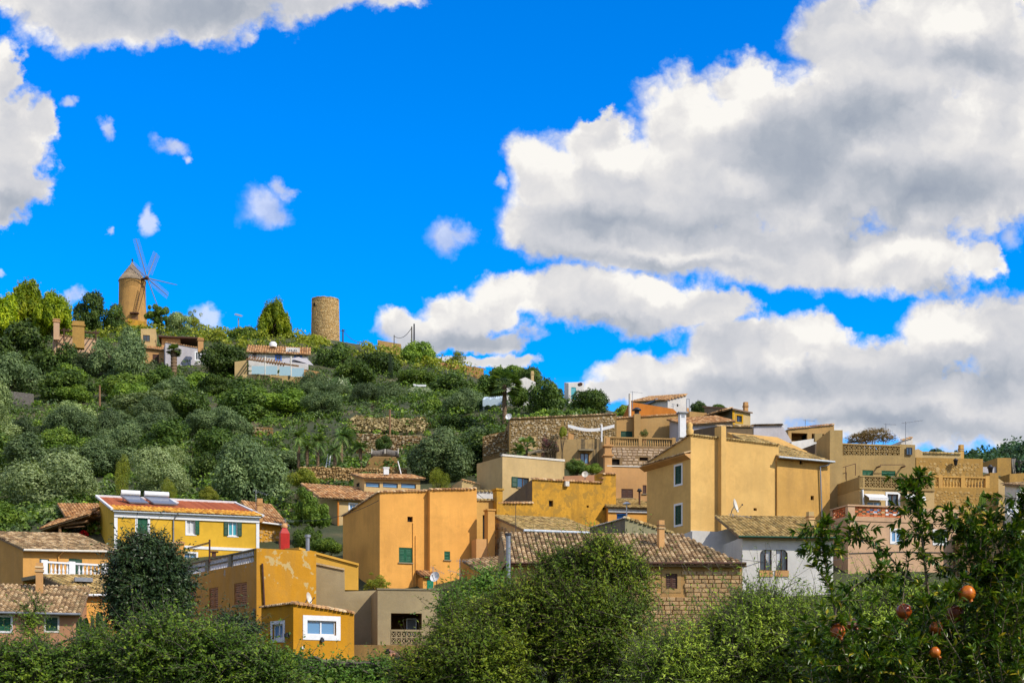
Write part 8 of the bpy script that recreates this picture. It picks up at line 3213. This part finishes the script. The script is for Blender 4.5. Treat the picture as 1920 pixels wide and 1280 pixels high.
def shoot(pts, r0, r1, leaves=True, dens=62, spread=0.8, size=0.058, whorl=True, from_t=0.05):
    """A shoot through world points, with leaves in clusters along it."""
    P3 = [Vector(p) for p in pts]
    # smooth
    fine_ = []
    n = len(P3)
    for i in range(n - 1):
        a = P3[max(i - 1, 0)]
        b, c = P3[i], P3[i + 1]
        e = P3[min(i + 2, n - 1)]
        for k in range(5):
            t = k / 5
            fine_.append(0.5 * ((2 * b) + (c - a) * t + (2 * a - 5 * b + 4 * c - e) * t * t + (3 * b - a - 3 * c + e) * t ** 3))
    fine_.append(P3[-1])
    branch_mb.path(fine_, r0, r1, 5)
    if leaves:
        ln = sum((fine_[i + 1] - fine_[i]).length for i in range(len(fine_) - 1))
        m = int(ln * dens)
        for i in range(m):
            t = from_t + (1 - from_t) * (i + prnd.random()) / max(m, 1)
            x = t * (len(fine_) - 1)
            j = min(int(x), len(fine_) - 2)
            p = fine_[j].lerp(fine_[j + 1], x - j)
            ax = (fine_[j + 1] - fine_[j]).normalized()
            for _ in range(2 if prnd.random() < 0.6 else 3):
                sd = ax.cross(Vector((prnd.gauss(0, 1), prnd.gauss(0, 1), prnd.gauss(0, 1)))).normalized()
                dv = (sd * spread + ax * prnd.uniform(0.3, 0.9) + Vector((0, 0, -0.12))).normalized()
                LV.append((p, dv, size * prnd.uniform(0.6, 1.25)))
        if whorl:
            ax = (fine_[-1] - fine_[-2]).normalized()
            for _ in range(9):
                sd = ax.cross(Vector((prnd.gauss(0, 1), prnd.gauss(0, 1), prnd.gauss(0, 1)))).normalized()
                dv = (sd * prnd.uniform(0.4, 1.0) + ax * 0.8).normalized()
                LV.append((fine_[-1], dv, size * prnd.uniform(0.8, 1.3)))
    return fine_


def q(px, py, dd=0.0):
    return P(px, py, PD + dd)


def sprout(line, n, lo, hi, up=0.5, dens=70, size=0.055, rr=0.003, toward=(0, 0, 0)):
    """Side shoots from a main shoot."""
    for _ in range(n):
        i = prnd.randrange(2, len(line) - 1)
        p = line[i]
        dv = Vector((prnd.gauss(0, 1), prnd.gauss(0, 0.7), prnd.gauss(0, 0.6) + up)) + Vector(toward)
        dv.normalize()
        ln = prnd.uniform(lo, hi)
        bend = Vector((prnd.gauss(0, 0.25), prnd.gauss(0, 0.2), prnd.uniform(-0.35, 0.1)))
        shoot([p, p + dv * ln * 0.5, p + dv * ln + bend * ln * 0.5], rr, 0.0012, True, dens, 0.8, size)


gbase = Vector((pom.location.x, pom.location.y, gp - 0.2))
fork = P(1850, 1420, PD + 0.35)
branch_mb.path([gbase, fork], 0.05, 0.04, 8)
main1 = shoot([fork, q(1765, 1290, 0.05), q(1745, 1150, 0), q(1730, 1020, -0.05), q(1722, 950, 0), q(1723, 888, 0)], 0.016, 0.002, True, 55, size=0.055, from_t=0.45)
main2 = shoot([fork, q(1650, 1290, -0.2), q(1580, 1190, -0.15), q(1555, 1090, -0.1), q(1540, 1010, -0.1), q(1548, 975, -0.1)], 0.013, 0.002, True, 45, from_t=0.5)
main3 = shoot([main1[12], q(1700, 1080, 0), q(1660, 1035, 0), q(1615, 1010, 0), q(1592, 1012, 0), q(1596, 998, 0)], 0.008, 0.002, True, 70)
main4 = shoot([fork, q(1860, 1250, 0.1), q(1850, 1130, 0.15), q(1840, 1050, 0.1), q(1800, 1000, 0.05), q(1792, 985, 0.05)], 0.016, 0.002, True, 60, from_t=0.4)
main5 = shoot([fork, q(1930, 1250, 0.0), q(1925, 1100, 0.0), q(1900, 1010, 0), q(1915, 960, 0), q(1922, 925, 0)], 0.014, 0.002, True, 50, from_t=0.4)
main6 = shoot([main1[8], q(1700, 1200, -0.1), q(1600, 1170, -0.2), q(1530, 1175, -0.25), q(1510, 1200, -0.25)], 0.009, 0.002, True, 65)
main7 = shoot([main4[10], q(1880, 1060, 0), q(1860, 1000, 0), q(1855, 965, 0)], 0.007, 0.002, True, 70)
main8 = shoot([fork, q(1720, 1300, -0.4), q(1650, 1240, -0.4), q(1600, 1250, -0.45)], 0.010, 0.002, True, 60)
main9 = shoot([main2[12], q(1600, 1100, -0.1), q(1640, 1080, -0.1), q(1650, 1060, -0.1)], 0.006, 0.002, True, 65)
main10 = shoot([main1[14], q(1790, 1070, 0), q(1820, 1040, 0), q(1800, 1010, 0)], 0.006, 0.002, True, 70)
hook = shoot([main3[-6], q(1592, 985, 0), q(1600, 975, 0), q(1610, 985, 0)], 0.003, 0.0015, True, 40)
sprout(main1, 30, 0.05, 0.22, 0.35, size=0.05)
sprout(main1[14:], 14, 0.04, 0.14, 0.2)
sprout(main2, 26, 0.08, 0.22, 0.3)
sprout(main3, 9, 0.05, 0.14, 0.3)
sprout(main4, 40, 0.10, 0.28, 0.4)
sprout(main5, 40, 0.10, 0.28, 0.4)
sprout(main6, 18, 0.08, 0.2, 0.3)
sprout(main7, 12, 0.06, 0.18, 0.3)
sprout(main8, 26, 0.10, 0.28, 0.5)
sprout(main9, 8, 0.06, 0.15, 0.3)
sprout(main10, 10, 0.06, 0.16, 0.3)
# the dense body of the bush
for i in range(340):
    px, py = prnd.uniform(1500, 1960), prnd.uniform(1085, 1330)
    if px < 1790 and py < 1120 + (1790 - px) * 0.36:
        continue
    dd = prnd.uniform(-0.45, 0.5)
    p = q(px, py, dd)
    b = p + Vector((prnd.uniform(-0.05, 0.15), prnd.uniform(0, 0.15), -prnd.uniform(0.15, 0.3)))
    dv = Vector((prnd.gauss(-0.2, 0.7), prnd.gauss(-0.2, 0.5), 0.7)).normalized()
    shoot([b, p, p + dv * prnd.uniform(0.08, 0.2)], 0.004, 0.0012, True, 60, size=0.055)
for i in range(44):
    px, py = prnd.uniform(1830, 1960), prnd.uniform(990, 1120)
    p = q(px, py, prnd.uniform(-0.2, 0.4))
    dv = Vector((prnd.gauss(0, 0.7), prnd.gauss(-0.2, 0.5), 0.6)).normalized()
    shoot([p - Vector((0, 0, 0.12)), p, p + dv * prnd.uniform(0.08, 0.18)], 0.004, 0.0012, True, 60, size=0.052)
bo = branch_mb.build('branch', TWIG, pom)


def pom_leaves(recs, mat, name='leaf'):
    """Each leaf: a narrow blade of six faces folded along its midrib and curved back."""
    n = len(recs)
    p = np.array([tuple(r[0]) for r in recs])
    t = _norm(np.array([tuple(r[1]) for r in recs]))
    L = np.array([r[2] for r in recs])[:, None]
    upv = np.array([0, 0, 1.0]) + prng.normal(size=(n, 3)) * 0.45
    b = _norm(np.cross(t, upv))
    nn = np.cross(b, t)
    w = L * 0.15
    curl = prng.uniform(0.02, 0.30, (n, 1))
    st = [0.0, 0.28, 0.68, 1.0]
    wd = [0.08, 0.9, 0.85, 0.0]
    rows = []
    for s, k in zip(st, wd):
        c = p + t * L * s - nn * L * curl * s * s
        rows += [c + b * w * k + nn * w * k * 0.45, c, c - b * w * k + nn * w * k * 0.45]
    v = np.stack(rows, 1).reshape(-1, 3)
    i0 = np.arange(n) * 12
    qs = []
    for r in range(3):
        for c in range(2):
            a = i0 + r * 3 + c
            qs.append(np.stack([a, a + 1, a + 4, a + 3], 1))
    off = np.array(pom.location)
    o = link(name, mesh_np(name, v - off, np.concatenate(qs), mat, True), pom)
    return tag(o, kind='stuff')


FR = [(1570, 1183, 15, -0.25, 'red pomegranate lowest at the left end of the tree', 0.3, 0.6), (1598, 1170, 12, -0.05, 'orange red pomegranate tucked behind the leftmost one', 0.9, 0.35),
      (1695, 1145, 15, -0.10, 'dark red pomegranate hanging on a long bare twig', 0.1, 0.45), (1813, 1112, 16, -0.15, 'bright orange red pomegranate highest on the tree with its crown down', 0.25, 1.0),
      (1791, 1150, 17, 0.12, 'shaded brownish pomegranate below the bright highest one', 0.0, 0.5), (1755, 1176, 13, -0.2, 'orange pomegranate half behind leaves in the middle', 0.5, 0.9),
      (1753, 1222, 11, -0.35, 'split orange pomegranate low in the middle', 0.9, 1.0)]
# leave the fruit visible: drop leaves that would sit right in front of them
keep = []
for r in LV:
    p = r[0] + r[1] * r[2] * 0.5
    px, py = CX + F * p.x / p.y, YH - F * (p.z - ZC) / p.y
    if any((px - fx_) ** 2 + (py - fy) ** 2 < (fr_ * 1.12) ** 2 and p.y < PD + fd + 0.05 and prnd.random() < 0.95 for fx_, fy, fr_, fd, _, _, _ in FR):
        continue
    keep.append(r)
LV = keep
prnd.shuffle(LV)
ny = int(len(LV) * 0.035)
print('pomegranate leaves', len(LV))
pom_leaves(LV[ny:], PL)
pom_leaves(LV[:ny], PLY)['label'] = 'scattered yellowing leaves'


def fruit_mat(name, a, b_):
    m, t, b, _ = mat_base(name)
    pos = geo_pos(t)
    n1 = t.noise(pos, 18.0, 5, 0.6)
    col = t.mix(t.rng(n1, 0.35, 0.68), rgb(a), rgb(b_))
    col = t.mix(t.rng(t.noise(pos, 120.0, 4, 0.7), 0.58, 0.72, 0, 0.5), col, rgb((0.16, 0.05, 0.015)))
    t.set(b.inputs['Base Color'], col)
    b.inputs['Roughness'].default_value = 0.35
    bump(t, b, t.noise(pos, 60, 4, 0.6), 0.15, 0.004)
    return m


for (px, py, r_, dd, lab, tilt, warm) in FR:
    c = q(px, py, dd)
    r = r_ * (PD + dd) / F
    fm = fruit_mat('pomegranate_skin', (0.34 * (0.5 + 0.5 * warm), 0.024 + 0.036 * warm, 0.006), (0.58 * (0.5 + 0.5 * warm), 0.06 + 0.105 * warm, 0.012))
    fo = empty('pomegranate', c, lab, 'pomegranate', 'pomegranates on the tree')
    ax = Vector((math.sin(tilt * 2.0) * 0.9, -0.2, -1.0)).normalized()
    me_mb = MB()
    prof = []
    for i in range(15):
        t = math.pi * i / 14
        k = 1 + 0.04 * math.sin(3 * t)
        prof.append((max(math.sin(t) * r * k, r * 0.05), -math.cos(t) * r * 0.93))
    me_mb.lathe(c, prof, 22, ax)
    # gently angular sides
    me_mb.v = [tuple(Vector(c) + (Vector(v) - Vector(c)) * (1 + 0.035 * math.sin(5 * math.atan2((Vector(v) - c).dot(Vector((1, 0, 0))), (Vector(v) - c).dot(Vector((0, 1, 0))))))) for v in me_mb.v]
    me_mb.build('fruit', fm, fo)
    cm = MB()
    u_ = ax.orthogonal().normalized()
    w_ = ax.cross(u_)
    tip = c + ax * r * 0.86
    cm.lathe(tip, [(r * 0.30, 0), (r * 0.24, r * 0.2), (r * 0.28, r * 0.36)], 12, ax)
    for i in range(6):
        a = 2 * math.pi * i / 6
        e = u_ * math.cos(a) + w_ * math.sin(a)
        s_ = e.cross(ax) * r * 0.13
        p0_ = tip + ax * r * 0.32 + e * r * 0.27
        cm.add([p0_ - s_, p0_ + s_, p0_ + ax * r * 0.34 + e * r * 0.16], ((0, 1, 2),))
    cm.build('calyx', fm, fo)
    sm = MB()
    tp_ = q(1700, 1040, 0) if px == 1695 else c - ax * r * 1.1 + Vector((0.03, 0.05, 0.10))
    sm.path([c - ax * r * 0.9, (c - ax * r * 0.9).lerp(tp_, 0.5) + Vector((0.004, 0.01, 0)), tp_], 0.003, 0.0025, 5)
    sm.build('stalk', TWIG, fo)


# ------------------------------------------------------------------ the bent figure behind the low shrubs
pd_ = 57.0
ph = P(728, 1221, pd_)
pg = gz(ph.x + 0.45, pd_)
person = empty('person', (ph.x + 0.45, pd_, pg), 'person with dark hair and bare back bending forward behind the low shrubs', 'person')
SKIN = plain('skin', (0.62, 0.30, 0.17), 0.6, var=0.06)
H = ph.z - pg
hipz = max(0.55, min(0.92, H * 0.72))
J = {'pelvis': (0, 0, hipz), 'waist': (-0.10, 0, hipz + 0.16), 'chest': (-0.26, 0, hipz + 0.32), 'neck': (-0.40, 0, hipz + 0.36), 'head': (-0.50, 0, H),
     'lh': (0.0, -0.10, hipz - 0.05), 'lk': (-0.12, -0.12, hipz * 0.52), 'la': (0.02, -0.12, 0.07), 'lt': (-0.14, -0.13, 0.03),
     'rh': (0.0, 0.10, hipz - 0.05), 'rk': (-0.10, 0.12, hipz * 0.52), 'ra': (0.06, 0.12, 0.07), 'rt': (-0.10, 0.13, 0.03),
     'ls': (-0.30, -0.19, hipz + 0.28), 'le': (-0.38, -0.24, hipz + 0.02), 'lw': (-0.52, -0.18, hipz - 0.20), 'lf': (-0.58, -0.17, hipz - 0.28),
     'rs': (-0.30, 0.19, hipz + 0.28), 're': (-0.38, 0.24, hipz + 0.02), 'rw': (-0.54, 0.16, hipz - 0.20), 'rf': (-0.60, 0.15, hipz - 0.28)}
RAD = {'pelvis': .15, 'waist': .13, 'chest': .16, 'neck': .06, 'head': .105, 'lh': .10, 'lk': .065, 'la': .042, 'lt': .035, 'rh': .10, 'rk': .065, 'ra': .042, 'rt': .035,
       'ls': .065, 'le': .045, 'lw': .03, 'lf': .035, 'rs': .065, 're': .045, 'rw': .03, 'rf': .035}
ED = [('pelvis', 'waist'), ('waist', 'chest'), ('chest', 'neck'), ('neck', 'head'), ('pelvis', 'lh'), ('lh', 'lk'), ('lk', 'la'), ('la', 'lt'), ('pelvis', 'rh'), ('rh', 'rk'), ('rk', 'ra'), ('ra', 'rt'),
      ('chest', 'ls'), ('ls', 'le'), ('le', 'lw'), ('lw', 'lf'), ('chest', 'rs'), ('rs', 're'), ('re', 'rw'), ('rw', 'rf')]
names = list(J)
me = bpy.data.meshes.new('body')
me.from_pydata([J[k] for k in names], [(names.index(p), names.index(q_)) for p, q_ in ED], [])
me.materials.append(SKIN)
body = link('body', me, person)
sk_ = body.modifiers.new('skin', 'SKIN')
sub = body.modifiers.new('smooth', 'SUBSURF')
sub.levels = sub.render_levels = 1
for i, k in enumerate(names):
    me.skin_vertices[0].data[i].radius = (RAD[k], RAD[k])
me.skin_vertices[0].data[0].use_root = True
off = Vector(person.location)
mb = MB()
hc = off + Vector(J['head'])
mb.lathe(hc + Vector((0.02, 0, -0.02)), [(0.02, 0.135), (0.075, 0.12), (0.115, 0.07), (0.125, 0.0), (0.115, -0.05), (0.06, -0.06)], 12, (-0.25, 0, 1))
mb.build('hair', plain('dark_hair', (0.02, 0.014, 0.01), 0.7), person)
mb = MB()
mb.lathe(off + Vector(J['pelvis']) + Vector((0.02, 0, -0.18)), [(0.20, 0.0), (0.215, 0.1), (0.20, 0.24), (0.17, 0.28)], 12, (-0.2, 0, 1))
mb.build('shorts', plain('dark_blue_cloth', (0.03, 0.05, 0.10), 0.9), person)
